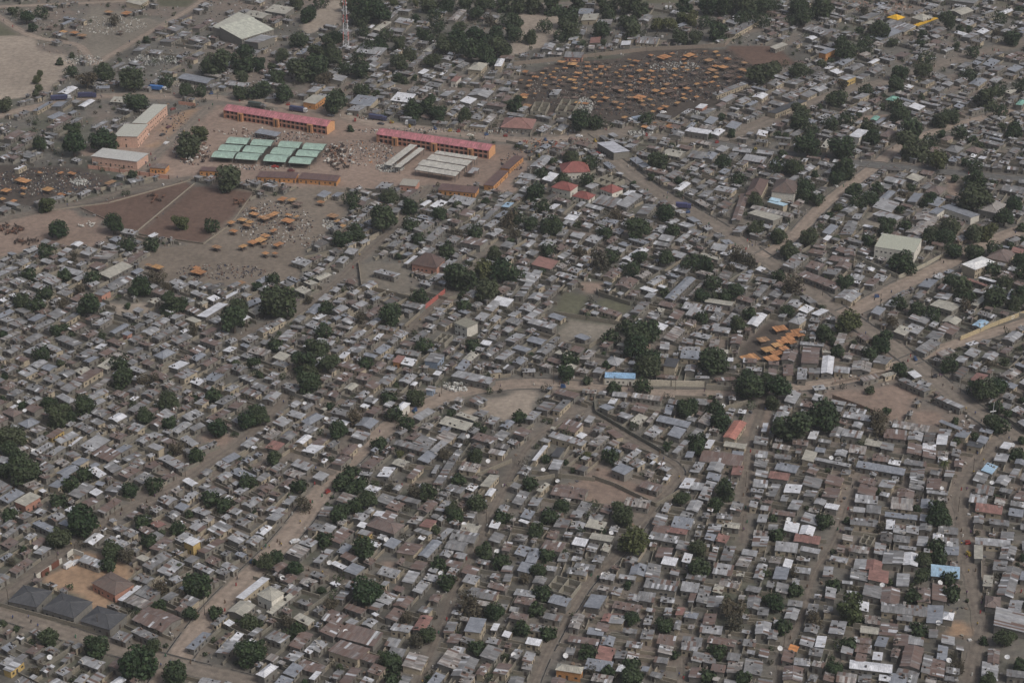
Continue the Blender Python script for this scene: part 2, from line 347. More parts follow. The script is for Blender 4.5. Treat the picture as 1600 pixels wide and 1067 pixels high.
T[1,0] = (400,0,"""60 70 195 95 235 60 c;300 640 380 660 430 605 c f 4 o;320 575 380 590 410 550 l;415 570 480 580 490 550 l;460 500 550 510 570 480 l;580 650 720 660 770 620 b;1215 510 1265 510 1285 480 R f 4 x;
1320 600 1450 610 1490 570 l;1270 520 1320 525 1345 495 g;1440 665 1560 680 1570 650 r;1015 460 1050 470 1080 440 w;1150 470 1172 475 1195 445 w;1330 435 1435 445 1440 400 c h 4 e;1495 415 1555 415 1550 370 w h 4 e;
1155 375 1230 380 1230 355 l;1210 130 1280 140 1310 60 s;1290 130 1325 130 1345 70 g;820 120 865 120 890 70 l;880 75 970 80 975 60 l;740 190 790 200 840 140 c;830 195 930 200 940 180 g;870 150 980 155 985 125 l;1045 325 1110 325 1150 275 c g;
950 420 1020 430 1090 330 g;255 340 310 350 330 310 b;725 480 790 490 790 460 l;540 295 575 295 580 280 w;620 330 800 340 820 310 l;690 380 760 385 775 355 l;700 420 760 425 775 390 g;60 620 130 625 150 590 g;1560 530 1600 535 1600 510 b;
1410 555 1480 560 1500 530 r;1500 605 1545 610 1560 585 r;1540 635 1580 640 1595 600 r;1340 745 1400 750 1430 720 g;560 690 640 700 700 670 l;840 630 970 640 1000 600 w;1275 640 1340 655 1380 620 w;1190 720 1230 730 1260 700 g;500 215 590 220 600 190 g;
700 175 730 180 740 160 w;-60 90 30 130 90 95 c g;1100 130 1140 130 1150 100 g;1240 80 .""",
"""255 20 90;400 15 80;330 85 110;680 40 200;770 90 130;650 100 120;1075 25 110;1190 30 110;1310 25 100;1430 20 130;1550 25 100;1000 110 60;1115 100 80;1140 165 80;1380 85 90;1465 130 80d;1570 130 80;270 250 110;500 235 100;440 270 120;370 330 110;480 350 130;165 355 90;675 205 70;810 225 80;770 275 90;700 290 80;890 270 100;1040 210 90;1085 235 80;1180 270 130;1270 170 90;1260 260 140;1370 240 150;1340 320 150;1500 210 110;1500 290 150;1440 340 130;890 400 120;960 345 90;885 480 60;1105 370 110;655 430 120;640 370 80;550 430 80;20 400 90;95 420 60;270 430 160;370 420 160;420 490 110d;130 480 100;40 550 120;170 590 110;500 640 150;665 560 100;750 590 60;980 680 130;1080 665 130;1140 705 110;1305 720 100;1585 650 60;930 500 50;990 485 40;590 800 50;1250 300 90;1560 320 90;1600 200 90;580 30 90;860 20 60o;1000 20 40o""")
T[2,0] = (800,0,"""430 130 530 135 545 95 c;410 88 500 90 515 65 b;790 130 850 140 880 100 g;720 245 790 250 800 225 g;770 270 910 272 930 235 g;680 285 740 285 745 260 w;490 270 560 280 550 240 R;180 310 240 310 275 275 l;325 360 440 360 450 330 g f 3 p;
525 155 620 160 630 130 l;1380 110 1450 110 1460 75 l;1250 590 1290 600 1480 520 g;1300 630 1350 640 1410 600 l;235 595 300 600 305 565 l;945 965 1060 990 1085 950 c g;1075 830 1225 845 1260 815 w;1230 840 1290 850 1335 815 w;1330 800 1400 805 1440 770 b;
1145 675 1200 680 1225 655 w f 3 p;1165 800 1250 810 1290 790 s;1090 800 1130 805 1150 770 b;840 810 890 812 905 785 l;-60 800 170 800 140 745 R h 3;1190 990 1260 1000 1285 960 b;1100 980 1200 1000 1220 965 g;120 1040 200 1060 250 985 l;1340 215 1440 220 1540 130 g;
980 850 1070 855 1080 825 g;350 250 400 255 420 235 l;1430 1000 1560 1010 1600 990 l;1200 770 1260 780 1290 740 b;1500 610 1580 620 1600 590 w;400 900 470 920 500 895 r;560 920 ..;0 530 30 530 35 505 l;1530 850 1600 850 1600 820 w""",
"""40 30 110;130 30 110;260 20 140;400 20 110;600 25 120;700 30 120;800 40 130;1080 40 110;1230 30 130;1330 30 140;1450 35 150;1560 30 120;20 125 90;205 165 80;360 110 140;370 180 130;300 230 80;30 225 80;120 230 90;605 95 90;560 185 110;735 140 110;750 190 110;910 155 90o;980 150 100o;1060 110 90o;1120 120 90o;1050 225 110;1150 230 100;1290 190 130;1210 140 80;1430 120 80;1500 100 80;440 275 60;570 265 40;1560 450 180;430 755 140;500 760 90;840 745 80;20 650 90;905 1000 130;1320 1010 90;370 980 110;490 1020 90;255 1010 60;1370 830 60;1310 730 50;1240 850 40;1560 130 90;1590 40 90;530 770 80;1000 905 40""")
T[3,0] = (1200,0,"""750 110 810 135 850 110 Y h 4;900 160 930 172 1070 120 Y;900 110 960 140 1025 112 c h 4;700 160 860 210 920 175 g;645 235 680 265 830 200 b;610 150 680 165 690 140 c;1120 70 1200 95 1290 70 c g;1440 80 1480 90 1540 65 w;1300 205 1350 215 1390 190 w;
1160 205 1220 225 1260 215 w;10 300 50 310 125 280 c;230 240 280 250 310 235 w;220 180 350 230 400 205 g;320 330 370 345 420 310 b f 5 o;410 400 480 410 540 370 b;390 450 430 470 470 450 w;350 430 390 440 410 420 w;620 395 660 400 700 375 w;
735 625 790 635 820 610 t h 5 e;1550 655 1600 660 1610 630 t h 4;640 750 690 755 700 730 t;875 675 950 690 985 665 w;545 770 570 785 600 760 l;670 770 700 775 740 740 b;1160 670 1210 680 1230 660 b;1080 530 1140 540 1160 520 l;850 545 890 552 915 540 w;
1475 580 1520 590 1555 565 c;1425 745 1450 755 1490 735 l;0 700 25 725 240 640 k;1260 980 1290 990 1305 970 w;1310 990 1350 1000 1370 985 w;515 850 590 875 620 820 w f 5 x;335 925 390 930 400 875 c;1340 410 1410 420 1450 380 b;210 1010 245 1015 250 995 w;
700 850 760 860 800 820 r h 4;1080 870 1120 885 1160 860 r h;1100 940 1180 955 1230 925 g h;1230 940 1300 960 1350 935 r h;1240 860 1290 870 1330 850 g;1310 890 1440 920 1480 900 g;570 110 620 130 700 95 g;1120 20 1300 25 1320 -5 g;
440 490 500 510 550 480 l f 4 y;540 490 600 500 640 470 g;600 450 680 460 720 430 g;480 430 540 450 600 410 g;780 350 850 360 900 340 r;900 330 960 340 1010 310 g;1180 420 1230 430 1280 400 g;1250 530 1330 540 1370 500 b;1380 510 1430 520 1470 490 l;1490 440 1550 450 1600 420 b;1370 440 1440 450 1490 420 g;
900 590 960 600 1000 570 g;1010 560 1070 570 1110 550 g;100 520 180 540 230 510 g;200 600 260 610 310 580 g;80 610 150 620 210 590 g;-10 530 60 540 110 510 g;260 560 330 580 370 550 l;560 700 600 710 640 680 w;490 690 550 700 590 680 l;1200 230 1260 240 1330 220 l;1200 150 1260 160 1310 140 l;1450 200 1500 210 1520 190 l;1000 200 1060 210 1120 180 g;280 500 340 510 390 480 g""",
"""30 30 90;190 45 140;340 45 150;230 110 120;150 130 70;600 65 70d;1120 130 120;700 185 130;640 190 60d;965 210 60;1450 120 80;1200 180 60;1255 180 50;1420 210 70d;1520 235 100;1175 285 60;955 270 60;775 265 60;570 190 60;615 260 80;600 300 90;460 270 100;490 320 120;355 255 60d;335 395 60;390 380 45;1280 330 70;40 430 100;195 440 110;985 370 90;965 440 110;820 450 110;800 520 100;1260 470 80;470 525 70d;615 565 70;430 610 130;960 605 50;800 660 80;830 710 120;710 665 50;730 600 40;1380 610 150;1440 560 90;1455 700 80;1310 620 60;1080 740 110;1150 720 100;215 690 120;190 760 120;320 670 50;485 750 80;390 775 80;60 840 50;110 850 50;270 820 80;250 900 160;470 910 170;655 850 110;620 790 100;565 720 40;890 820 150;920 910 180;1010 890 90;1085 835 60;1200 830 80;1280 870 60;1320 910 60;1460 790 60;1540 810 110;1060 1000 130o;60 1040 90;160 1045 110;480 1050 140;1230 1010 60;1290 1040 80;90 960 60;1590 540 80;1570 60 60""")
T[0,1] = (0,267,"""1245 905 1300 940 1410 840 w;1295 800 1330 820 1375 795 w;1390 795 1420 805 1500 755 w;1030 875 1065 890 1100 875 w;620 650 690 675 830 595 c;650 730 720 760 830 670 g;585 770 645 780 695 745 g f 4 p;760 580 820 600 915 510 r;570 550 700 560 740 510 s;
500 520 570 530 610 490 l;640 480 720 500 750 470 l;440 465 500 475 520 450 w;750 385 850 395 870 375 l;680 435 740 450 760 420 b;925 410 950 420 990 395 w;760 1020 800 1030 830 1010 b f 3.5 p;470 590 510 600 545 575 l;190 540 250 540 290 490 g;0 560 30 570 65 540 l;
340 730 380 740 430 710 l;0 810 20 830 50 800 w;920 820 980 835 1000 805 c;170 930 220 950 290 910 b;290 910 360 930 420 880 g;360 770 430 790 460 750 g;580 960 640 980 700 920 l;630 900 690 920 710 890 l;880 1010 950 1030 1000 990 l;950 960 1000 980 1060 930 l;
950 1040 1000 1065 1110 980 g;270 690 330 720 380 680 l;1080 730 1120 750 1180 710 g;1060 700 1100 720 1140 690 l;90 580 150 600 190 560 g;1170 700 1230 720 1270 700 l;1160 930 1220 960 1260 935 c;60 960 120 980 170 940 g;520 890 570 910 600 880 g;830 870 870 890 900 870 l""",
"""830 20 60;365 365 120;710 335 130;290 210 100o;1130 320 100o;1320 345 80;1420 50 160;800 465 90;290 505 90;180 650 80;405 655 70;460 540 70d;575 670 80;500 740 90d;285 770 80;140 810 110;230 840 90;390 830 80d;560 850 150;880 715 140;980 665 120d;1050 730 80d;1060 820 150;1130 840 80;795 840 45;1500 850 130;1460 930 180;1210 1000 80d;355 1000 70;410 975 50;20 1020 60;640 1030 50;950 460 80;650 770 50;1600 720 60""")
T[1,1] = (400,267,"""730 640 880 665 905 640 l;220 570 320 600 350 570 l;295 700 340 720 390 700 c;190 670 250 700 280 685 b;150 700 200 730 240 710 g;0 690 40 710 90 670 b;355 920 390 940 440 905 w;690 960 730 980 780 930 l;530 940 590 960 640 930 l;
1090 225 1150 240 1195 195 w;1020 215 1060 220 1100 190 w;1200 195 1360 215 1375 180 l;930 580 965 590 1005 535 w;1140 600 1200 610 1260 560 l;1090 680 1130 700 1170 650 l;1020 700 1090 720 1120 700 l;1540 225 1600 240 1605 205 B;1380 340 1450 350 1540 200 g;1280 460 1430 480 1450 430 r;
1060 435 1130 445 1180 360 g;380 160 440 170 470 135 b;470 160 520 165 550 140 b;750 110 850 120 860 80 l;600 330 650 340 680 270 l;1430 870 1500 880 1530 820 l;1470 830 1590 850 1610 810 w;1465 940 1510 950 1530 910 l;990 370 1050 390 1110 320 g;910 850 1050 870 1060 835 g;
730 1055 770 1060 800 1020 w;560 770 620 780 650 750 l;130 1060 220 1060 260 1000 l;0 1000 60 1010 190 930 g;480 820 540 830 560 800 l;1270 280 1350 290 1370 250 r;1340 310 1380 315 1400 280 l;900 160 960 175 1010 120 r;660 720 720 740 760 700 l;1300 780 1370 800 1400 760 l;1200 920 1240 935 1280 900 g;230 940 290 950 310 910 g;590 1040 640 1050 690 1000 l;1560 520 1600 530 1610 500 r;830 470 900 490 910 440 g;1550 560 1600 570 1610 540 l;1100 900 1150 920 1180 890 l;1540 1000 1590 1020 1610 980 l;1450 1050 1510 1060 1530 1010 g;1560 780 1600 790 1610 760 g""",
"""600 180 90;605 220 60;830 160 110;790 300 170;970 225 100;1150 270 100;1255 210 60;1435 185 60;960 340 90;530 420 120;630 400 100;620 365 70;1015 430 70;1190 495 110;1250 385 80d;1370 385 90;1575 300 120d;1490 515 100;1590 440 50;1290 640 200;1430 620 160o;1540 630 160;1440 740 150;1290 770 60;1295 845 70;1210 650 60;1025 790 90;440 860 80;830 910 140;860 880 90;655 920 90d;420 1005 90;125 810 230;110 680 70;15 720 60;330 800 70d;1130 680 30;890 530 50;750 240 60;500 400 50""")
T[2,1] = (800,267,"""655 220 740 230 815 150 l;690 150 740 160 775 130 w;225 235 260 250 300 215 w;365 265 420 280 440 265 w;325 300 390 315 420 290 w;310 330 370 345 395 325 l;430 350 490 360 510 335 l;470 285 520 300 540 280 l;500 200 650 230 700 190 g;780 270 870 275 900 215 g;
1010 115 1060 130 1115 80 w;1260 130 1390 150 1405 110 l;1455 275 1600 310 1620 280 c;685 550 740 570 855 495 w;120 600 260 610 290 560 R;90 950 250 980 290 960 l f 4;385 1040 450 1065 500 1040 b;760 970 800 975 820 930 w;600 990 650 1010 720 950 l;960 800 1050 810 1140 670 b;
825 790 880 800 900 770 l;1110 780 1150 790 1210 680 s;1200 830 1380 840 1390 815 c;1060 860 1180 870 1190 840 l;1200 870 1310 880 1320 850 l;1460 960 1530 970 1600 900 w;1230 930 1290 940 1330 890 g;880 380 950 390 980 350 l;1015 440 1060 450 1115 400 l;1240 490 1340 500 1350 470 l;740 890 820 880 860 820 g;
940 1050 1010 1060 1090 990 s;1400 690 1480 690 1500 650 l;1520 620 1560 630 1590 610 w;60 740 120 740 130 700 l;1500 780 1560 790 1600 720 g;1080 900 1180 910 1210 880 l;1160 160 1220 170 1260 130 g;20 80 100 90 120 60 l;190 60 260 70 290 20 w;910 430 1000 440 1020 415 l;1030 340 1100 360 1150 340 l;160 470 240 480 280 440 l;60 470 110 480 150 440 l;360 415 440 420 460 390 l;1340 290 1400 300 1440 270 r;1380 250 1430 260 1480 160 r;
100 800 180 810 200 770 l;180 790 240 800 300 720 g;40 870 130 880 150 840 l;20 690 150 700 180 650 l;570 660 640 680 690 620 r;640 720 750 730 790 680 r;1380 380 1440 390 1470 350 l;1480 400 1540 410 1580 380 g;1530 260 1590 270 1610 240 l;1000 620 1090 640 1130 610 g;420 560 470 570 500 540 l;340 760 ..;840 920 910 930 930 890 g;980 920 1050 930 1080 880 r;530 380 ..;460 440 530 460 560 420 l""",
"""185 20 70;320 60 100;470 60 80;150 130 120;190 230 80;1040 55 60;870 35 50;755 80 50;1415 55 80;1520 180 100;1530 350 110;960 260 120;790 350 150;650 275 90d;240 340 140;120 330 100;30 300 90;20 390 80d;580 390 80;1005 375 80;410 335 50;225 500 80;425 510 90d;560 560 150d;620 540 80;800 530 100;960 545 100;750 620 90;1150 560 70;1100 590 90;1220 590 110;1410 530 110d;1490 565 110d;1370 610 70d;1250 705 90;1180 780 100;1400 745 100;1340 785 70;1270 775 60;25 660 90;190 625 50;955 755 60;1410 955 110;1490 895 70;1185 920 70;850 990 170;770 1040 160;620 1045 90;710 980 80""")
T[3,1] = (1200,267,"""0 210 90 225 125 205 B;480 350 550 355 560 320 g;340 390 400 400 440 345 b;345 430 380 440 400 410 w;450 400 540 400 550 355 g;655 240 790 260 820 200 l;690 180 750 180 800 130 b;590 350 650 360 660 345 w;1310 240 1430 270 1490 210 s h 5;
850 385 940 400 1050 330 s;900 310 1050 325 1075 275 s;250 520 360 530 370 500 r;415 600 500 610 530 580 r;475 490 500 540 550 530 r;90 600 180 610 250 530 g;200 650 420 760 450 720 r;930 720 1000 730 1070 690 b;1225 670 1350 730 1370 715 R;1310 670 1400 700 1430 690 w;
190 870 230 895 290 860 w;260 890 300 900 390 880 w;120 940 180 955 250 930 l h 4;1010 850 1150 895 1210 840 c;1270 965 1330 980 1385 945 B;640 890 700 900 740 860 b;780 1010 850 1030 905 990 c;1380 540 1510 590 1540 510 r h;1520 510 1600 520 1600 490 R;610 620 660 630 670 610 w;
0 330 60 340 110 290 s;10 275 120 290 160 260 g;240 690 .;640 280 780 310 860 290 l;1460 120 1600 150 1620 110 g;990 130 1080 160 1110 110 r h 4;420 500 480 520 500 490 r;230 600 320 620 360 590 r;400 480 450 490 470 470 g;380 560 500 570 520 545 r;340 640 430 660 460 620 g;420 790 520 830 580 770 l;600 710 660 730 700 680 r;650 680 720 690 750 660 l;
0 780 60 790 110 750 g;110 840 190 860 220 820 l;60 910 100 920 140 880 l;1030 790 1110 810 1160 780 l;870 930 980 950 1050 900 l;850 1000 930 1020 980 980 l;1060 1000 1160 1030 1200 980 r;1090 940 1180 970 1210 930 c;730 840 800 860 830 820 l;1460 1050 1530 1065 1600 1020 l;980 1040 1060 1060 1110 1020 g;880 190 940 215 960 150 b;1000 210 1060 230 1110 180 b;250 1010 .;720 60 840 85 870 60 l;860 50 930 70 980 40 c;1480 800 1530 810 1560 750 b;580 940 .""",
"""290 20 60;420 40 100;490 15 80;230 100 110;235 150 90;310 180 70;540 115 110;560 200 90;640 170 100;680 115 70;440 230 60o;385 275 50;850 150 80d;995 175 100;895 105 60;1170 45 55;1300 65 150;1290 170 190;1230 190 90;825 240 60;740 340 120;860 345 70;630 440 70;325 350 50;250 410 120;65 400 110;130 490 120;1410 80 50;1240 55 50;1540 210 100;1480 290 120;1430 300 60;1580 350 60;1140 350 120;1020 400 110;1110 410 120;1160 490 110;1290 400 120;1370 380 110o;1290 500 120;1410 490 80;1520 465 60;1590 430 50;1580 560 100;1590 640 90;840 560 150;880 610 80;1480 700 100;1400 620 80;1140 690 100;1200 730 150;1420 790 150;1560 780 110;1540 830 100;1240 840 90d;1260 790 70;150 715 150d;70 660 70;470 690 110;120 880 70;340 855 50;510 940 150o;820 830 80;940 870 110;1030 900 90;780 940 100d;700 1040 110;350 1010 110;240 1050 40;430 420 50;400 1060 60""")
T[0,2] = (0,534,"""955 85 1020 105 1105 65 b h 3;470 90 540 110 610 60 g;450 185 510 205 575 175 c;190 150 250 175 290 125 l;260 165 320 190 355 155 b;465 240 540 270 640 180 r;565 290 620 300 700 230 s;615 160 690 180 740 120 c;1050 155 1110 180 1185 140 w;1190 250 1245 280 1290 245 w;
1075 215 1160 230 1245 190 l;1270 235 1360 260 1400 210 b;350 340 430 390 475 365 l h;60 410 85 420 115 400 w;20 440 110 480 130 440 r h;120 510 170 550 245 500 b h;30 555 90 570 120 530 l;160 420 230 450 265 410 r;680 480 740 510 790 465 w;810 360 840 370 870 345 w;
790 540 870 560 910 530 l;560 500 620 530 660 500 g;200 630 250 650 300 600 g;190 700 240 710 340 640 l;290 590 340 610 400 550 r f 3 y;430 650 460 655 515 595 w;720 680 770 705 825 655 b;525 690 560 700 595 670 l;570 700 690 750 760 700 r;920 655 1000 680 1030 655 l f 4;850 620 910 640 960 590 l;
930 585 1000 605 1020 580 l;555 800 610 860 660 830 w;310 900 380 930 460 850 b;430 960 520 980 590 900 g;555 940 600 965 645 940 w;740 830 810 860 870 800 r;610 1060 670 1075 760 990 r;90 1000 170 1030 255 965 c f 4 p;400 1050 440 1070 495 1040 w;1140 865 1195 905 1240 885 w;
1130 990 1190 1000 1240 940 l;930 1050 980 1070 1020 1040 l;1450 940 1500 960 1560 920 l;1350 850 1390 880 1450 830 l;1130 600 1190 660 1240 640 l;1210 385 1270 400 1310 370 l;1340 380 1400 400 1480 350 g;1300 410 1330 430 1350 400 l;1400 300 1440 320 1495 280 l;1430 410 1500 430 1540 370 r;
1350 190 1420 220 1450 150 r;1430 160 1500 190 1550 160 g;860 100 900 120 940 90 g;350 820 410 850 500 790 b;445 760 510 780 560 740 b;660 930 760 950 790 890 g;270 240 340 260 380 220 g;380 300 450 320 510 260 g;360 200 420 220 480 190 g;110 200 170 220 240 180 l;590 40 640 50 670 20 w;
520 120 560 135 620 100 b;880 330 960 350 1000 310 g;970 470 1050 490 1100 440 l;1060 560 1130 570 1200 510 l;1010 560 1060 570 1090 560 l;1130 470 1190 490 1280 450 l;940 510 1000 540 1040 490 r;280 710 330 730 410 660 l;220 730 260 745 310 720 g;500 660 600 680 690 610 l;900 780 960 800 1010 760 r;640 600 .;680 590 760 610 800 580 r;
1320 90 .;1180 110 1240 120 1290 80 b;1130 110 1170 120 1200 90 r;1250 140 1300 160 1360 110 r;0 290 60 310 110 260 r;40 330 100 350 150 310 g;150 380 200 390 260 350 l;10 60 80 70 150 30 g;0 180 60 190 120 150 g;360 110 420 130 440 90 g;600 800 .;1180 60 1230 75 1290 40 r""",
"""260 80 90;30 215 50;770 220 150;750 140 90;890 240 90d;960 230 80d;310 370 100;360 450 170;430 470 80;140 395 60;520 400 130;1050 370 130;905 455 110;1215 350 45;1330 340 80;1475 135 60;1590 130 70;1575 420 60;1540 490 110;1360 530 130;1100 670 100d;1225 710 80;80 590 180;60 680 120;120 740 130;150 800 190;30 800 100;445 890 90;525 830 80;805 930 100;960 900 90;360 1000 90;1315 985 90;1400 1020 90;1545 880 90;1380 215 60d;380 130 60;1590 1060 40;500 1060 80;20 350 40;1060 515 70""")
T[1,2] = (400,534,"""855 125 910 135 930 90 R f 3.5 o;905 145 990 150 1005 110 w;1050 120 1150 130 1180 80 g f 3.5 u;1290 110 1350 125 1395 75 c;1245 170 1310 185 1350 125 b;1220 225 1480 270 1500 225 l;1105 205 1150 210 1165 185 w f 4;1060 300 1115 305 1125 280 l f 3 u;730 65 780 75 850 30 b;
510 100 560 110 590 70 w;95 145 190 165 225 135 g;100 105 180 115 220 80 c;865 415 915 430 965 385 w h 4.5 x;275 495 330 515 435 465 b h;610 525 720 530 775 490 b g;290 680 370 715 425 660 w;395 750 430 760 450 735 w;440 650 470 680 520 630 g;1145 510 1330 560 1355 515 c;
1250 460 1370 505 1390 475 c;860 640 1070 690 1090 660 g;1090 680 1130 700 1195 630 l;980 640 1080 660 1130 610 g;1140 560 1200 575 1220 540 b;1010 740 1080 760 1140 700 b;1155 830 1230 830 1250 730 g;1210 740 1260 745 1290 680 g;1260 800 1380 805 1410 770 s;1255 600 1300 610 1330 580 g;
1350 610 1480 650 1510 600 r;650 780 720 800 800 730 r;760 840 850 850 870 790 w;940 850 990 860 1050 780 r;850 760 920 790 960 750 c;1100 820 1140 825 1145 770 l;1330 370 1380 400 1450 365 g;1210 410 1250 430 1285 405 l;510 510 570 525 590 500 w;670 370 740 380 770 360 g;530 400 600 410 630 370 g;
770 330 850 340 880 300 g;680 440 740 460 790 420 r;780 450 850 460 880 430 r;680 280 740 300 780 260 r;550 290 600 310 640 270 c;620 230 700 240 730 210 r;210 300 250 330 280 280 g;40 600 100 615 160 560 s;150 600 220 620 260 570 g;60 660 150 680 180 640 R;360 850 420 880 450 830 l;
500 1000 600 1010 630 960 s;670 930 750 940 790 910 w;860 920 900 940 910 900 l;750 1000 840 1020 870 970 g;860 980 1000 1010 1040 990 g;810 1040 890 1060 930 1010 r;1110 890 1180 900 1190 840 g;1310 920 1360 935 1390 900 w;1430 960 1480 965 1500 920 w;1400 900 1470 915 1520 840 c;1520 530 1580 540 1620 500 b;
60 1060 160 1070 190 1040 l;0 860 40 880 90 830 g;965 270 1000 280 1010 255 w;590 600 680 610 720 570 l;540 560 .;350 640 420 650 450 610 r;520 700 590 710 640 650 r;470 760 540 780 600 720 r;530 780 .;150 900 220 930 260 870 r;170 1010 230 1030 250 970 l;930 600 970 620 1040 580 r;1120 610 1210 630 1260 580 s;1230 650 1280 660 1290 640 g;
890 250 960 260 1010 210 l;760 260 830 270 880 210 g;440 330 500 350 540 320 r;500 240 560 250 610 200 r;40 360 120 370 160 320 l;150 280 200 300 240 270 l;50 230 110 240 150 200 l;480 60 .;560 60 640 70 700 30 g;590 50 .;1040 30 .;890 20 960 30 1000 5 r;200 400 240 410 290 380 l;100 510 170 530 230 490 l;1440 790 .;1480 600 1540 620 1590 570 g;1330 950 .;1290 970 1350 990 1380 960 s;1170 930 1280 950 1320 910 g;930 880 .;640 30 .;1280 880 .;1440 690 1520 700 1570 690 s""",
"""120 25 70;300 130 150;450 130 130;330 250 150;340 190 120;380 40 140;685 140 70;1045 30 90;1355 25 70;870 275 50;830 350 80;990 345 120;865 450 90;620 470 120d;460 400 50;510 555 120;940 515 90;770 645 80;590 820 80;545 860 70;525 890 80;600 920 80;690 980 130;650 890 80;830 910 70d;985 940 100d;1080 940 110;1180 700 90d;1215 445 60;1375 705 100;1380 520 50;1420 545 50;1380 1010 120;1230 1050 110;1265 865 70;115 730 100;270 905 80;300 1010 110d;20 470 110;20 430 100;430 40 60;610 1030 80;740 890 60;900 700 60o;25 200 50;530 1050 100;650 1050 60""")
T[2,2] = (800,534,"""0 130 60 145 100 105 b;540 410 590 435 645 410 b;600 385 650 395 660 360 w;740 500 800 520 850 470 c;840 500 870 510 920 440 s;820 580 890 595 955 545 l;900 495 1110 535 1120 505 b;970 590 1060 600 1090 545 b;1000 690 1040 700 1110 620 l;225 590 450 650 470 620 l f 3.5;
470 640 530 665 610 600 s;80 480 145 500 180 445 l;150 420 230 440 270 390 g;250 430 310 440 370 370 g;230 795 310 800 320 740 l f 4;245 715 310 720 330 665 k f 4;130 740 170 750 220 650 w;430 815 520 840 575 818 b f 3.6;625 795 690 840 760 795 b f 3.8;680 740 720 750 815 680 l;
830 710 870 740 915 720 l;910 765 940 775 960 755 w;940 860 970 870 995 835 w;900 790 960 810 1000 790 l;1040 910 1100 920 1150 860 w;1160 980 1220 990 1280 880 l;1110 920 1200 925 1220 890 l;1105 810 1160 820 1210 760 l;1215 800 1300 820 1330 765 l;1370 830 1440 840 1445 780 R;
1170 745 1440 780 1450 720 r;1320 650 1460 670 1470 640 c;1370 720 1440 720 1450 690 b;1200 660 1240 680 1265 620 w;240 955 460 980 480 920 r;0 1010 70 1020 110 940 g;400 1060 470 1070 500 1010 g;700 1020 860 1040 870 990 s;1510 640 1600 645 1600 600 g;1510 780 1590 785 1600 740 g;1520 840 1600 850 1600 810 l;
1505 905 1600 910 1600 870 l;1490 940 1570 945 1575 920 l;1480 1030 1530 1035 1540 1000 l;290 540 400 570 450 520 r;450 500 500 510 520 470 l;0 570 70 590 130 560 r f 3.5;250 325 380 350 435 325 r;950 450 1000 460 1010 400 b;930 1060 970 1060 1000 1010 l;690 480 .;740 430 820 440 860 400 r;700 500 750 520 790 470 r;
500 560 560 580 580 540 g;560 610 .;680 660 760 680 800 650 r;820 790 .;860 760 880 770 900 750 w;1080 1050 1150 1060 1200 1000 l;1360 1050 1430 1060 1450 1010 g;1210 860 1290 870 1310 830 b;800 900 900 950 940 900 r;480 410 .;1050 100 1170 115 1180 70 b;1080 180 1140 190 1150 150 l;940 150 1010 160 1050 110 k f 5;190 90 .;570 130 650 150 710 110 l h;90 970 .;100 1020 170 1030 190 980 l;150 930 180 940 240 890 c;400 190 470 200 490 175 s;500 190 560 200 590 170 l;1210 230 .;1370 200 1420 210 1430 180 w;1520 720 1600 725 1600 690 l;1560 560 1600 565 1600 510 w""",
"""780 30 150;355 110 90;340 190 110;470 240 60;590 145 60;850 150 150;880 100 110;1260 120 180;1290 150 100;635 290 70;815 275 90;1080 410 130;1120 400 100;1270 420 90;1300 480 140;1490 270 190;1560 260 120;1470 220 110;1160 620 90;1160 670 80;970 650 60;45 470 70;470 710 60o;620 720 90;210 730 60;340 750 40;380 800 40;930 820 60d;1205 820 50d;1340 920 130;1270 1010 100;1055 980 110;310 1030 110;280 870 60d;110 890 80;700 1060 120;120 80 40;570 75 40""")
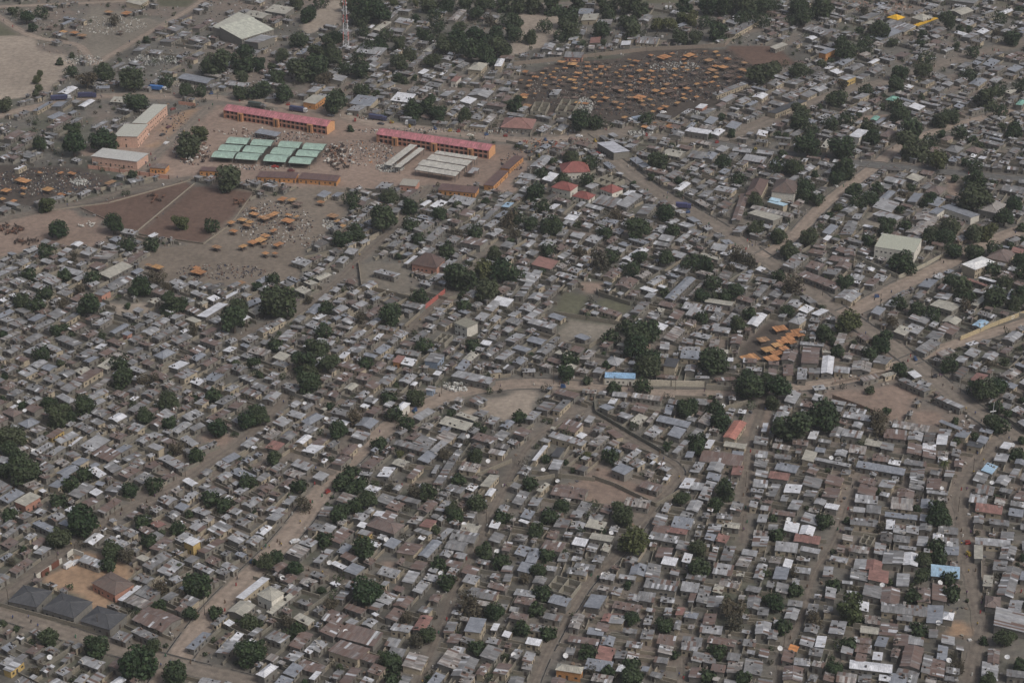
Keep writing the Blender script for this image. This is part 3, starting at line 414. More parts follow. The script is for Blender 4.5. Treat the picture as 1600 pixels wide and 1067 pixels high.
T[3,2] = (1200,534,"""330 195 405 205 415 95 w;205 130 310 145 325 40 r f 4;80 110 150 130 190 60 r;95 210 160 215 155 145 r;180 235 240 240 245 165 l;410 190 510 200 515 160 l f 3 e;520 180 640 180 650 130 s;250 200 320 205 330 170 g;650 130 740 145 780 100 g;830 240 960 340 1000 300 g;
1050 345 1185 430 1220 405 l f 3.6;1070 495 1180 560 1215 545 b;1160 585 1220 610 1275 570 b;1300 625 1350 640 1385 600 b;1240 650 1330 680 1350 640 k;1330 590 1390 615 1410 580 l;775 530 1000 565 1010 530 s;720 600 860 605 870 560 r;870 610 960 620 975 570 l;970 640 1040 645 1045 570 d;
1050 640 1120 650 1125 590 w;965 670 1050 675 1050 645 w;865 700 960 710 970 645 r;965 725 1050 730 1050 680 r;1055 720 1120 725 1130 690 s;1060 755 1120 760 1125 728 w;380 590 450 600 480 540 g;450 595 570 610 600 560 l;520 530 570 540 600 510 l;600 640 700 660 720 620 c;700 670 780 680 790 640 g;
415 710 480 715 500 680 l;550 780 850 840 860 800 b;750 760 820 775 835 745 w;290 740 510 790 520 765 l;40 795 175 820 200 775 b;0 860 130 870 140 820 R;215 900 330 920 340 860 g;95 940 200 950 215 900 w;350 890 450 900 480 850 r;550 950 650 960 690 910 r;885 850 975 860 980 800 g;
990 920 1080 925 1080 860 r;990 950 1120 955 1125 930 l;1100 840 1160 850 1165 810 l;540 1000 680 1010 690 970 l;765 1040 900 1050 910 990 s;950 1040 1030 1045 1040 990 b;280 1010 340 1020 370 990 l;350 1040 430 1060 450 1020 w;120 1040 180 1060 220 1000 l;1330 805 1390 830 1440 780 B;
1275 870 1350 880 1390 820 g;1410 740 1490 760 1510 710 l;1410 880 1480 900 1530 850 l;1500 840 1540 850 1580 800 l;1255 1000 1370 1010 1375 960 l;1290 945 1400 950 1420 910 g;1275 905 1340 910 1350 880 w;1290 1060 1450 1065 1470 1030 R;1450 210 1500 245 1580 190 s;1260 240 1340 250 1380 210 R;
1520 430 1570 460 1620 430 l;1330 100 1400 110 1450 75 l;1160 120 1220 130 1260 100 l;920 50 960 80 1080 10 g;1440 660 1490 670 1540 640 w;1540 760 1600 770 1610 740 b;100 370 140 400 210 320 l;-20 550 10 555 40 505 w;20 770 .;340 960 420 1000 450 930 r;560 870 650 900 690 870 r;690 900 770 930 800 880 l;150 640 250 645 255 615 r;75 700 .;130 1000 .;220 960 290 980 310 940 g;530 1060 600 1065 610 1040 l;610 1065 700 1070 710 1030 g;880 920 975 930 980 870 g;800 970 900 980 920 930 r;650 740 750 750 760 710 r;210 740 290 750 310 690 c;500 690 600 700 620 660 s""",
"""530 10 60;435 60 70;640 75 80;710 30 110;825 175 80;60 290 150;30 370 100;140 500 220;340 460 200;690 470 130d;700 540 110d;740 430 60;640 300 60;1130 150 90;1480 120 60;1380 140 80d;1350 300 150;1430 280 110;1300 290 90;1430 410 70;1400 500 120;1450 530 90;1590 360 50;1500 450 60;1295 590 60;1180 620 60;370 800 40;680 930 50;930 1040 60;1060 1040 90;1430 970 50;1560 710 80;1590 610 60;770 870 40;1170 490 50""")
T[0,3] = (0,800,"""1145 180 1205 215 1255 180 w f 5 y;1300 115 1375 155 1450 90 g;1185 95 1260 130 1290 95 l;945 75 985 115 1030 75 R;705 105 765 140 800 100 g;770 140 825 165 865 125 g;860 105 920 135 970 115 r;930 150 975 185 1025 150 g;935 225 1000 255 1080 180 r;850 290 905 315 940 285 c;
890 335 940 365 1075 270 g;985 375 1075 405 1150 320 l;1060 420 1090 460 1150 420 l;1345 370 1410 400 1440 370 g;1380 330 1450 370 1495 350 l;1380 260 1410 285 1445 250 g;1480 530 1525 560 1680 420 w;820 670 1020 745 1140 660 r;735 548 775 560 885 465 w;
770 565 900 610 960 560 s;850 510 960 560 1000 500 g;700 785 800 815 830 770 g;1160 850 1230 865 1320 760 b;1355 875 1450 900 1490 810 l;1400 695 1430 720 1465 690 w;1320 700 1360 715 1420 650 g;1420 620 1530 650 1600 580 c;1440 800 1490 815 1520 760 w;1340 820 1370 835 1450 760 r;
0 290 20 310 75 265 b;110 95 150 120 190 80 g;10 850 40 880 100 835 b;105 780 130 805 150 785 w;340 1000 390 1020 460 990 l;540 1060 600 1080 660 1020 l;380 930 410 945 470 880 g;90 920 120 950 170 900 g;20 980 75 1010 150 930 g f 3 y;0 90 50 110 100 60 g;20 150 60 170 110 100 g;
100 30 150 60 200 20 g;150 160 190 180 230 140 l;200 200 250 220 290 170 r;10 200 70 240 110 190 r;290 60 .;1200 70 1250 110 1290 70 l;1150 300 1200 330 1250 290 g;1210 340 1320 390 1340 360 l;1540 190 1600 220 1640 160 l;1420 170 1500 200 1560 150 l;1270 50 1310 70 1340 30 s;1030 20 1080 50 1130 10 g;680 960 740 990 790 930 r;0 950 50 970 100 910 l;250 990 300 1010 340 960 g;460 1060 520 1070 560 1020 l;1090 610 1130 620 1180 580 r;1120 560 1200 590 1250 550 g;1040 640 1090 660 1140 610 r;1350 280 .;1470 1010 ..""",
"""510 60 190;360 150 140;60 20 80;700 230 130;680 330 80;790 270 110d;890 65 90;930 185 80;1010 125 50;1110 105 80;1010 470 110d;1220 450 170;1000 590 70o;1185 630 100;1345 630 70;1110 340 60;150 235 60;15 690 60;105 725 50;300 780 130;600 840 160;880 930 230;960 840 100;1090 1010 160;1560 870 170;1560 680 120;1180 10 60;70 310 60d;215 990 80d;1590 310 40""")
T[1,3] = (400,800,"""0 130 55 150 100 95 w;-10 200 20 215 55 150 l;320 105 380 130 420 85 g;390 120 460 140 505 90 l;265 200 350 225 395 180 l;195 260 285 295 330 230 s;355 310 405 325 485 240 l;510 250 560 275 600 210 b;545 365 620 395 685 345 b f 3.6;530 270 590 320 640 290 r;
625 130 690 140 740 125 l f 3 y;685 80 860 140 930 80 r h 3.5;760 145 800 155 825 125 g;870 250 985 275 1050 215 r;1010 270 1075 285 1165 185 b;1175 225 1300 240 1330 190 g;1145 270 1210 285 1235 245 l;1230 280 1300 290 1325 260 l;1125 160 1160 175 1240 110 l;1205 170 1370 185 1400 130 g;
1270 115 1380 125 1415 80 c;1020 85 1090 110 1130 60 R;950 60 1000 95 1045 40 s;980 115 1060 145 1110 130 g;1010 165 1045 175 1065 155 w;960 350 1040 370 1075 320 r;910 435 990 440 1025 375 l f 3.5;750 385 870 410 910 370 l;1190 390 1240 405 1265 355 l;1165 340 1270 350 1300 310 r;
5 510 90 565 175 505 c h 5 x;65 625 105 640 245 520 c;160 490 240 520 290 480 g;460 445 495 470 530 450 w;260 560 330 600 350 570 g;740 550 830 590 880 520 l;700 600 750 625 800 580 l;860 580 940 610 985 540 r;810 660 870 690 930 620 r;970 740 1050 730 1110 650 R;660 700 720 725 760 680 l;
720 635 740 655 770 640 w;540 600 640 630 700 610 r;400 670 520 690 590 640 r;400 750 490 790 555 710 r;230 660 320 710 370 680 c;60 790 170 835 210 770 g;210 840 300 860 350 760 r;300 870 340 890 370 855 w;320 850 400 880 445 820 l;445 880 640 930 720 850 r;640 920 740 950 770 900 r;
700 1000 780 1030 810 970 r;500 780 740 830 800 760 r;800 830 880 840 910 800 l;820 890 920 900 940 860 g;910 970 1040 980 1080 900 s;1295 745 1400 745 1445 665 b f 5.5 e;1170 750 1240 760 1260 690 g;1195 810 1270 835 1280 770 r;1220 870 1290 880 1310 850 l;1465 735 1505 745 1525 700 w;
1535 775 1580 785 1600 750 w;1460 410 1510 420 1525 390 l;1545 430 1600 440 1600 390 g;1320 520 1500 560 1520 500 g;1290 430 1370 460 1400 410 l;1540 240 1600 250 1600 190 r;1450 180 1520 190 1560 140 g;1140 950 1260 1010 1330 900 s;1215 1020 1330 1040 1395 920 g;1370 1010 1420 1020 1470 950 r;
0 1010 50 1035 140 965 w h 4;170 1010 250 1035 300 965 b;330 1040 370 1050 410 1000 w;250 970 400 1010 440 960 r;175 910 240 950 300 890 l;350 510 .;110 1080 200 1085 240 1040 b;630 90 680 100 700 70 w;600 40 670 55 710 20 l;730 20 790 30 810 0 w;780 40 860 60 890 10 r;60 40 130 60 190 10 l;500 300 .;300 390 .;270 440 340 470 390 430 s;350 480 .;150 430 220 450 260 400 r;
490 540 550 560 580 500 g;600 370 .;1080 440 .;890 500 ..;1010 620 1080 640 1110 600 g;840 740 970 760 980 710 l;650 660 .;1280 380 1360 400 1400 350 r;1420 360 .;1480 300 .;1530 780 .;1400 900 1480 940 1540 860 g;1560 880 .;1480 1000 1560 1030 1600 960 r;1260 1060 1330 1065 1380 1020 s;930 420 .;1100 410 .;1160 620 .;550 690 600 700 650 680 l;1530 370 1600 380 1610 340 l;1230 520 .;1270 800 1340 830 1370 800 g;1440 800 .;820 120 .;520 110 .""",
"""430 180 80o;670 230 150;690 480 190;120 280 100;60 310 110;240 360 100;520 30 80;410 480 60;470 570 90d;190 680 110d;260 740 80;100 430 60d;1130 105 60;1140 330 80;1190 440 90;940 660 90d;1070 760 120;1000 800 110d;830 930 120;870 960 70;520 970 55;780 880 50;1430 250 110;1530 310 90;1440 200 60;1340 590 160d;1490 620 110;1380 850 80;1530 40 80;20 850 110;20 700 60;1560 900 50;1250 20 100;1080 1040 60;850 1050 80;590 740 50;310 1060 50;1180 230 50""")
T[2,3] = (800,800,"""40 55 90 80 110 60 w;370 200 455 215 480 175 w;460 240 520 250 545 205 g;480 170 620 195 640 150 c;550 240 600 250 630 205 c;170 240 300 250 345 190 r;10 265 80 275 120 220 b;90 280 170 290 190 235 b;80 310 150 320 165 285 b;30 370 110 380 140 325 b;285 305 350 315 355 260 g;
370 300 430 310 440 285 l;500 310 560 315 580 275 g;340 380 470 395 480 360 g;380 350 500 360 530 330 g;310 400 450 435 465 410 l;125 440 200 455 220 410 g;10 520 150 540 160 495 l;10 570 130 590 150 540 r;220 560 330 590 380 540 b g 3.6;200 620 320 640 340 590 r;190 660 300 680 320 650 g;
80 820 170 835 190 800 w;870 80 940 90 980 20 g;870 120 960 130 1000 90 r;960 130 1080 145 1110 100 R;990 90 1110 110 1140 50 b;850 160 1020 200 1050 160 g;930 320 1020 340 1040 290 w f 3.4;1060 310 1110 325 1130 265 w;730 390 830 400 850 330 b;700 310 760 330 790 290 g;
830 410 920 415 935 330 g;665 410 770 425 780 400 l;550 410 640 430 650 390 l;820 480 1030 500 1045 430 g;1050 490 1160 500 1175 450 l;440 590 535 600 600 530 b;620 510 670 530 690 480 l;1310 90 1420 105 1430 70 c;1220 120 1300 130 1310 80 l;720 550 790 560 800 520 l;780 550 890 560 900 510 g;
1070 660 1150 670 1170 630 b;1215 590 1310 600 1320 530 g;1150 560 1220 580 1245 470 g;1250 500 1310 510 1330 460 c;1280 450 1380 470 1440 440 s;1400 400 1450 405 1455 380 c;605 690 700 710 712 645 l;465 760 570 770 580 735 b;550 830 640 840 645 780 b;690 750 780 755 785 730 g;
345 815 540 830 550 790 r;525 920 635 935 640 850 R;270 985 440 1005 450 965 c h 4 o;450 980 620 1000 635 940 b;640 910 710 920 720 870 g;715 925 790 930 795 880 s;910 880 1000 890 1010 840 s;885 940 975 950 980 910 g;1170 750 1310 760 1320 710 l;1190 700 1270 710 1280 640 r;
1050 860 1150 870 1170 840 l;1060 830 1190 840 1190 790 g;1120 930 1190 940 1200 880 g;1190 940 1270 950 1280 890 g;1340 1000 1440 1010 1445 940 s;1445 1010 1560 1015 1570 930 g;1240 990 1330 1000 1340 960 r;1520 760 1620 770 1620 690 l;1460 600 1540 610 1560 530 g;1505 410 1560 420 1600 330 l;
1500 210 1600 225 1600 160 l;1430 270 1520 280 1540 240 l;1530 60 1590 70 1600 20 l;330 890 390 895 395 850 g;860 1020 930 1040 950 1010 g;490 1060 620 1070 640 1020 s;1100 1030 1200 1040 1220 980 r;560 680 620 690 630 640 R;470 710 .;520 740 600 750 610 700 r;360 100 440 120 460 70 l;450 90 560 110 600 70 c;
250 100 .;260 90 350 110 370 50 g;480 40 560 60 580 20 g;360 30 430 40 450 0 l;1040 30 1100 40 1140 10 g;870 250 .;890 280 980 290 1010 230 r;1020 230 1090 245 1120 190 g;1270 180 1330 200 1360 150 R;1200 170 1260 180 1280 140 b;1390 330 1460 350 1510 290 s;1250 380 1370 400 1390 340 l;1010 400 .;
680 370 .;1100 560 1140 570 1150 510 r;1400 200 .;1440 830 1520 840 1530 800 g;1540 900 1600 910 1610 860 l;1530 640 1600 650 1610 600 g;1470 660 .;1080 720 .;820 700 870 710 880 650 l;800 790 880 800 890 740 g;1000 760 .;900 820 1010 830 1030 780 r;1340 920 1420 930 1430 890 g;1020 640 1070 650 1080 600 R;950 640 1000 650 1000 600 l;1010 730 1050 740 1060 680 g;60 930 120 940 150 880 l;60 980 120 990 130 950 g;0 330 .;1060 1060 ..""",
"""150 110 110;230 30 90;420 110 60;570 115 50;700 40 130;760 170 180o;1165 230 110;1180 340 140;170 370 100;215 275 80;80 410 80d;190 510 90;150 610 80;60 730 80;225 760 80;750 660 100;950 700 110;1380 600 150d;1390 690 120d;470 880 90;720 450 60;500 990 70d;600 1000 70;750 960 90;740 1020 150;1285 880 90;1020 890 60;1220 1030 80;1440 1040 80;1575 380 60;1590 540 60""")
T[3,3] = (1200,800,"""95 120 185 130 200 70 w;190 135 275 150 300 95 w;200 60 300 85 340 30 l;195 235 310 265 330 235 l f 4;25 415 110 425 140 350 b;45 500 120 510 130 450 g;100 660 170 680 200 610 l;160 960 260 965 265 915 l;340 400 400 410 410 345 l;510 75 680 90 690 50 g;735 105 790 110 795 50 w;
510 20 600 20 610 0 g;610 20 690 20 700 0 g;780 130 855 140 860 90 l;860 130 940 140 945 90 l;1030 175 1100 180 1100 140 w;1060 130 1180 135 1190 95 g;1100 210 1190 215 1190 170 g;1100 265 1190 275 1195 220 b;840 330 930 335 945 260 w;710 320 830 330 850 250 g;600 360 700 370 720 310 R;
620 430 740 440 760 370 R;510 420 620 430 630 370 g;590 520 700 550 715 470 g;700 570 810 580 830 480 r;800 460 880 470 885 390 l;1015 400 1190 410 1200 350 B;930 560 1010 570 1020 480 r;1020 550 1110 560 1120 460 r;985 690 1080 700 1100 590 b;1085 665 1145 675 1170 630 w h 3;
700 620 980 650 1000 590 g;800 670 890 680 910 640 g;570 750 680 760 700 720 c;850 740 900 750 910 715 l;660 830 720 850 760 790 b;535 810 640 820 650 790 r;540 870 640 880 650 830 r;690 760 790 790 815 710 r;780 830 870 840 880 770 r;820 960 930 980 980 850 r;650 920 710 930 720 880 w;
505 975 770 1000 780 950 w;950 1000 1000 1010 1035 900 g;1050 920 1110 925 1130 840 b;1000 1020 1100 1040 1110 930 r;1080 820 1160 830 1170 780 l;690 1050 760 1055 770 1020 w;750 1070 850 1070 870 1020 b;1400 720 1600 750 1640 640 l;1350 590 1440 595 1460 530 r h;1420 510 1500 540 1590 360 g;
1340 460 1400 470 1410 400 c;1290 290 1350 300 1340 210 c;1440 290 1520 310 1560 220 g;1450 170 1530 180 1540 130 g;1300 30 1470 30 1490 -20 r;1330 1040 1430 1050 1440 950 l;1370 940 1440 945 1450 860 r;1490 620 1560 630 1600 560 l;190 830 270 840 300 790 l;290 840 350 850 370 780 w;90 1050 210 1050 220 970 r;
370 755 460 765 500 690 l;0 790 60 800 60 740 g;700 180 770 190 780 130 d;780 190 880 200 890 150 g;660 260 730 270 740 200 l;500 250 620 270 640 220 s;370 440 .;0 110 60 115 60 80 g;40 240 180 250 190 200 l;150 190 300 200 340 150 R;250 220 350 230 370 180 s;0 310 60 330 90 290 s;90 340 140 350 160 300 w;160 380 260 390 270 350 l;
230 640 290 650 320 580 g;120 580 210 590 220 560 g;320 900 .;120 860 170 870 200 840 o;80 930 150 940 170 870 r;250 890 330 900 350 860 g;270 960 340 980 360 940 s;530 350 600 360 620 300 l;380 340 .;1380 80 1500 85 1510 50 g;1290 200 1500 210 1520 180 l;1500 20 1590 25 1600 -10 b;1400 360 1480 370 1500 310 g;1530 500 .;1570 420 1640 440 1660 380 b;1560 180 .;
720 400 .;450 880 520 890 540 850 l;540 930 600 940 620 890 r;460 950 .;760 900 800 910 830 860 r;870 820 960 830 980 780 l;600 660 .;580 710 .;600 690 690 700 710 660 s;1110 1000 1190 1010 1200 980 g;1100 1050 1180 1060 1190 1030 g;910 600 .;630 200 700 210 730 170 g;940 110 1010 120 1030 80 g;1160 1000 .;340 1050 400 1060 420 1010 r;420 1060 540 1070 560 1010 s;560 1060 640 1065 650 1020 g;780 1040 900 1060 960 1000 g;1460 870 .;1470 900 ..""",
"""1065 30 140;1050 220 90;970 300 100;1070 290 90;960 400 110;1130 420 80;1150 510 90;905 530 80;520 610 170o;410 460 70;290 670 110d;410 970 110;95 720 80;510 830 80;940 740 90;170 490 70;40 570 120;490 50 50;35 40 60;700 90 80d;540 485 70d;1480 790 120;1530 770 60;1350 800 60;1160 900 60d;1190 960 90d;1370 1050 110;1580 960 80;350 60 90;55 150 80;760 435 50;640 755 50;880 1050 60;170 380 70d;1310 130 50d;1590 280 50""")
# big extras: market mats
SHEL = [ (800,60,.13125,"160 395 80;410 360 70b;590 280 100;740 268 50;720 305 120;535 360 60;500 400 50;455 435 60;280 460 90;110 500 60;215 505 60;200 565 100;150 675 100;140 705 100;275 658 50;400 480 50;380 515 45;395 560 65;570 500 60;550 575 50;790 412 100;715 495 110;880 475 60;930 440 80;940 520 80;865 555 60;915 575 50;840 610 60;1000 370 60;1060 340 90;1110 375 60;1150 345 60;1065 425 60;1010 470 60;870 660 60b;970 705 70;1000 680 40;1070 655 50;1115 710 90;1050 755 70;1230 760 90;1310 785 60;1300 375 60;1340 335 60;1480 270 90;1520 385 90;1245 410 60;1360 500 100b;1520 525 70;1520 700 150;1250 590 120b;1520 600 120b;1340 940 90;180 800 110"),
 (1000,60,.15,"250 195 140;515 175 140;715 228 110;815 180 50;915 215 80;1090 255 80;75 265 50;755 330 120;870 300 100;985 290 60b;1060 325 80;1095 340 50;950 350 80b;920 390 110b;495 330 60;450 350 40;365 320 60;445 300 50;120 340 70;85 375 50;210 395 50;140 405 50;325 415 50;365 385 60;280 478 90;165 545 80;455 478 110b;305 550 130b;430 405 50;685 465 60;750 455 70;530 550 50;635 518 50;700 560 60b;375 600 60b;460 625 70;590 610 60;390 672 70;210 735 70;265 710 80;135 762 50;310 870 80;320 915 110;450 900 60b;50 920 80;155 880 40"),
 (1130,480,.15625,"570 210 130;400 322 110;270 505 170;490 510 140;740 240 110;690 275 110;650 310 110;600 340 110;690 345 80;540 375 100;450 420 120;610 410 90;540 455 110;770 275 80"),
 (0,267,.25,"145 60 110;40 122 60;150 110 45;145 145 35;300 115 70;385 148 60;430 135 40;15 175 40;85 188 45;690 72 80;450 15 60;250 12 40;380 12 40;1585 235 50;1590 268 60;1515 305 60;1445 322 50;1560 320 50;1545 340 60;1460 375 55;1580 445 60;1520 470 60;1355 475 65;985 600 80;930 588 50;1240 630 100;1230 605 50;1500 700 65"),
 (400,267,.25,"165 175 60;225 180 60;260 205 60b;405 195 50;110 270 80;60 290 80;30 290 40;205 275 50;255 285 40;200 310 80;225 345 50b;110 372 50;60 405 60;30 430 70;50 455 40;140 458 65;60 515 45;120 515 40;480 280 70;515 315 50;540 345 50"),
 (0,0,.25,"680 75 60;790 82 60;395 200 50;465 205 55;515 222 55;310 170 45b;750 200 40b")]
# ------------------------------------------------------------------ setting: ground, roads, haze
ROADM = []
_allroad = np.full(OCC.shape, 1e9, dtype=np.float32)
for nm, w, dr, pl in ROADS:
    w = w*(.82 if w > 8.5 else .72)
    pts = [V2(P(*p)) for p in pl]
    # smooth the survey line
    for _ in range(2):
        q = [pts[0]]
        for a, b in zip(pts, pts[1:]):
            q += [(a[0]*.75+b[0]*.25, a[1]*.75+b[1]*.25), (a[0]*.25+b[0]*.75, a[1]*.25+b[1]*.75)]
        pts = q + [pts[-1]]
    D = line_dist(pts)
    OCC[D < w/2 + .6] = 1
    _allroad = np.minimum(_allroad, D - w/2)
    ROADM.append((nm, w, dr, pts))
def vnoise(shape, cell, seed):
    r = np.random.RandomState(seed); h = shape[0]//cell+3; w = shape[1]//cell+3
    g = r.rand(h, w).astype(np.float32)
    y = np.arange(shape[0])/cell; x = np.arange(shape[1])/cell
    yi = y.astype(int); xi = x.astype(int); fy = (y-yi)[:, None]; fx = (x-xi)[None, :]
    fy = fy*fy*(3-2*fy); fx = fx*fx*(3-2*fx)
    return (g[yi][:, xi]*(1-fy)*(1-fx)+g[yi+1][:, xi]*fy*(1-fx)+g[yi][:, xi+1]*(1-fy)*fx+g[yi+1][:, xi+1]*fy*fx)
WI = np.clip(YY+((vnoise(OCC.shape, 14, 31)-.5)*16).astype(int), 0, GH-1); WJ = np.clip(XX+((vnoise(OCC.shape, 12, 32)-.5)*14).astype(int), 0, GW-1)
soilW = np.zeros(OCC.shape + (3,), dtype=np.float32); soilA = np.zeros(OCC.shape, dtype=np.float32)
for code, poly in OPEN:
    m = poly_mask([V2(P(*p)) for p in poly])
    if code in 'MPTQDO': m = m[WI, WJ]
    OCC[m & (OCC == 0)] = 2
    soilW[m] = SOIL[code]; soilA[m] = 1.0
def blur(a, n):
    for _ in range(n):
        for ax in (0, 1): a = (np.roll(a, 1, ax) + a + np.roll(a, -1, ax)) / 3
    return a
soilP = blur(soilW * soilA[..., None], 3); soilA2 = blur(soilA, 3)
nz = .5*vnoise(OCC.shape, 60, 1)+.3*vnoise(OCC.shape, 17, 2)+.2*vnoise(OCC.shape, 5, 3)
nz2 = .5*vnoise(OCC.shape, 40, 4)+.3*vnoise(OCC.shape, 11, 5)+.2*vnoise(OCC.shape, 4, 6)
base = np.empty(OCC.shape+(3,), np.float32)
dust = np.array((.148,.142,.127)); pinkd = np.array((.190,.160,.137)); dark = np.array((.105,.100,.088)); grass = np.array((.095,.102,.072))
base[:] = dust
t = np.clip((nz-.5)*5, 0, 1)[..., None]; base = base*(1-t)+pinkd*t
t = np.clip((.47-nz)*6, 0, 1)[..., None]; base = base*(1-t)+dark*t
t = np.clip((nz2-.60)*9, 0, 1)[..., None]*.6; base = base*(1-t)+grass*t
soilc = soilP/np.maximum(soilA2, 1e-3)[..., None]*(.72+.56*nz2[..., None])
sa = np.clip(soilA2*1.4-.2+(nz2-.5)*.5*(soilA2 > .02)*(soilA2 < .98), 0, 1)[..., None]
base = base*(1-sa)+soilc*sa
# trodden verges fade from the roads into the yards
vg = np.clip(1-_allroad/3.5, 0, 1)[..., None]*.6
roadc = np.array((.200,.172,.145)); base = base*(1-vg)+roadc*(.85+.3*nz[..., None])*vg
# market litter: small pale and dark specks trodden into the dark soil
M_GROUND, nt, b = new_mat('dusty_ground')
a = N(nt, 'ShaderNodeAttribute', attribute_name='Soil'); geo = N(nt, 'ShaderNodeNewGeometry')
n1 = N(nt, 'ShaderNodeTexNoise', Scale=.35, Detail=6.0, Roughness=.7); nt.links.new(geo.outputs['Position'], n1.inputs['Vector'])
r1 = ramp(nt, n1.outputs[0], .3, .7, (.68,.68,.69,1), (1.32,1.30,1.27,1))
c = mixc(nt, 1.0, a.outputs['Color'], r1.outputs[0], 'MULTIPLY')
n2 = N(nt, 'ShaderNodeTexNoise', Scale=1.9, Detail=3.0, Roughness=.8); nt.links.new(geo.outputs['Position'], n2.inputs['Vector'])
r2 = ramp(nt, n2.outputs[0], .63, .70); f = N(nt, 'ShaderNodeMath', operation='MULTIPLY'); nt.links.new(r2.outputs[0], f.inputs[0]); f.inputs[1].default_value = .45
c = mixc(nt, f.outputs[0], c, (.09,.085,.07,1))
n3 = N(nt, 'ShaderNodeTexNoise', Scale=1.3, Detail=2.0, Roughness=.8); nt.links.new(geo.outputs['Position'], n3.inputs['Vector'])
r3 = ramp(nt, n3.outputs[0], .68, .74); f3 = N(nt, 'ShaderNodeMath', operation='MULTIPLY'); nt.links.new(r3.outputs[0], f3.inputs[0]); f3.inputs[1].default_value = .5
c = mixc(nt, f3.outputs[0], c, (.42,.39,.35,1))
nt.links.new(c, b.inputs['Base Color']); b.inputs['Roughness'].default_value = .95; b.inputs['Specular IOR Level'].default_value = .1
bp = N(nt, 'ShaderNodeBump', Strength=.6, Distance=.15); nt.links.new(n2.outputs[0], bp.inputs['Height']); nt.links.new(bp.outputs[0], b.inputs['Normal'])

st = 2
gx = np.concatenate(([-3000., -1500., -900.], np.arange(GX0, GX0+GW+1, st).astype(float), [900., 1500., 3000.]))
gy = np.concatenate(([-1500., -500., 100., 300.], np.arange(GY0, GY0+GH+1, st).astype(float), [1900., 2300., 3400.]))
GXX, GYY = np.meshgrid(gx, gy)
ii = np.clip((GYY-GY0).astype(int), 0, GH-1); jj = np.clip((GXX-GX0).astype(int), 0, GW-1)
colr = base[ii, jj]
nxg, nyg = len(gx), len(gy)
me = bpy.data.meshes.new('ground')
co = np.stack([GXX.ravel(), GYY.ravel(), np.zeros(nxg*nyg)], 1).astype(np.float32)
me.vertices.add(len(co)); me.vertices.foreach_set('co', co.ravel())
idx = np.arange(nxg*nyg).reshape(nyg, nxg)
q = np.stack([idx[:-1, :-1], idx[:-1, 1:], idx[1:, 1:], idx[1:, :-1]], -1).reshape(-1, 4).astype(np.int32)
me.loops.add(q.size); me.loops.foreach_set('vertex_index', q.ravel())
me.polygons.add(len(q)); me.polygons.foreach_set('loop_start', np.arange(0, q.size, 4, dtype=np.int32)); me.update(calc_edges=True)
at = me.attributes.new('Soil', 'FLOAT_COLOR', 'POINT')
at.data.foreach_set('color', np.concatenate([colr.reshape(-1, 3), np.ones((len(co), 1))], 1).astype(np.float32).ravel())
me.materials.append(M_GROUND)
go = bpy.data.objects.new('ground', me); COL.objects.link(go); structure(go)

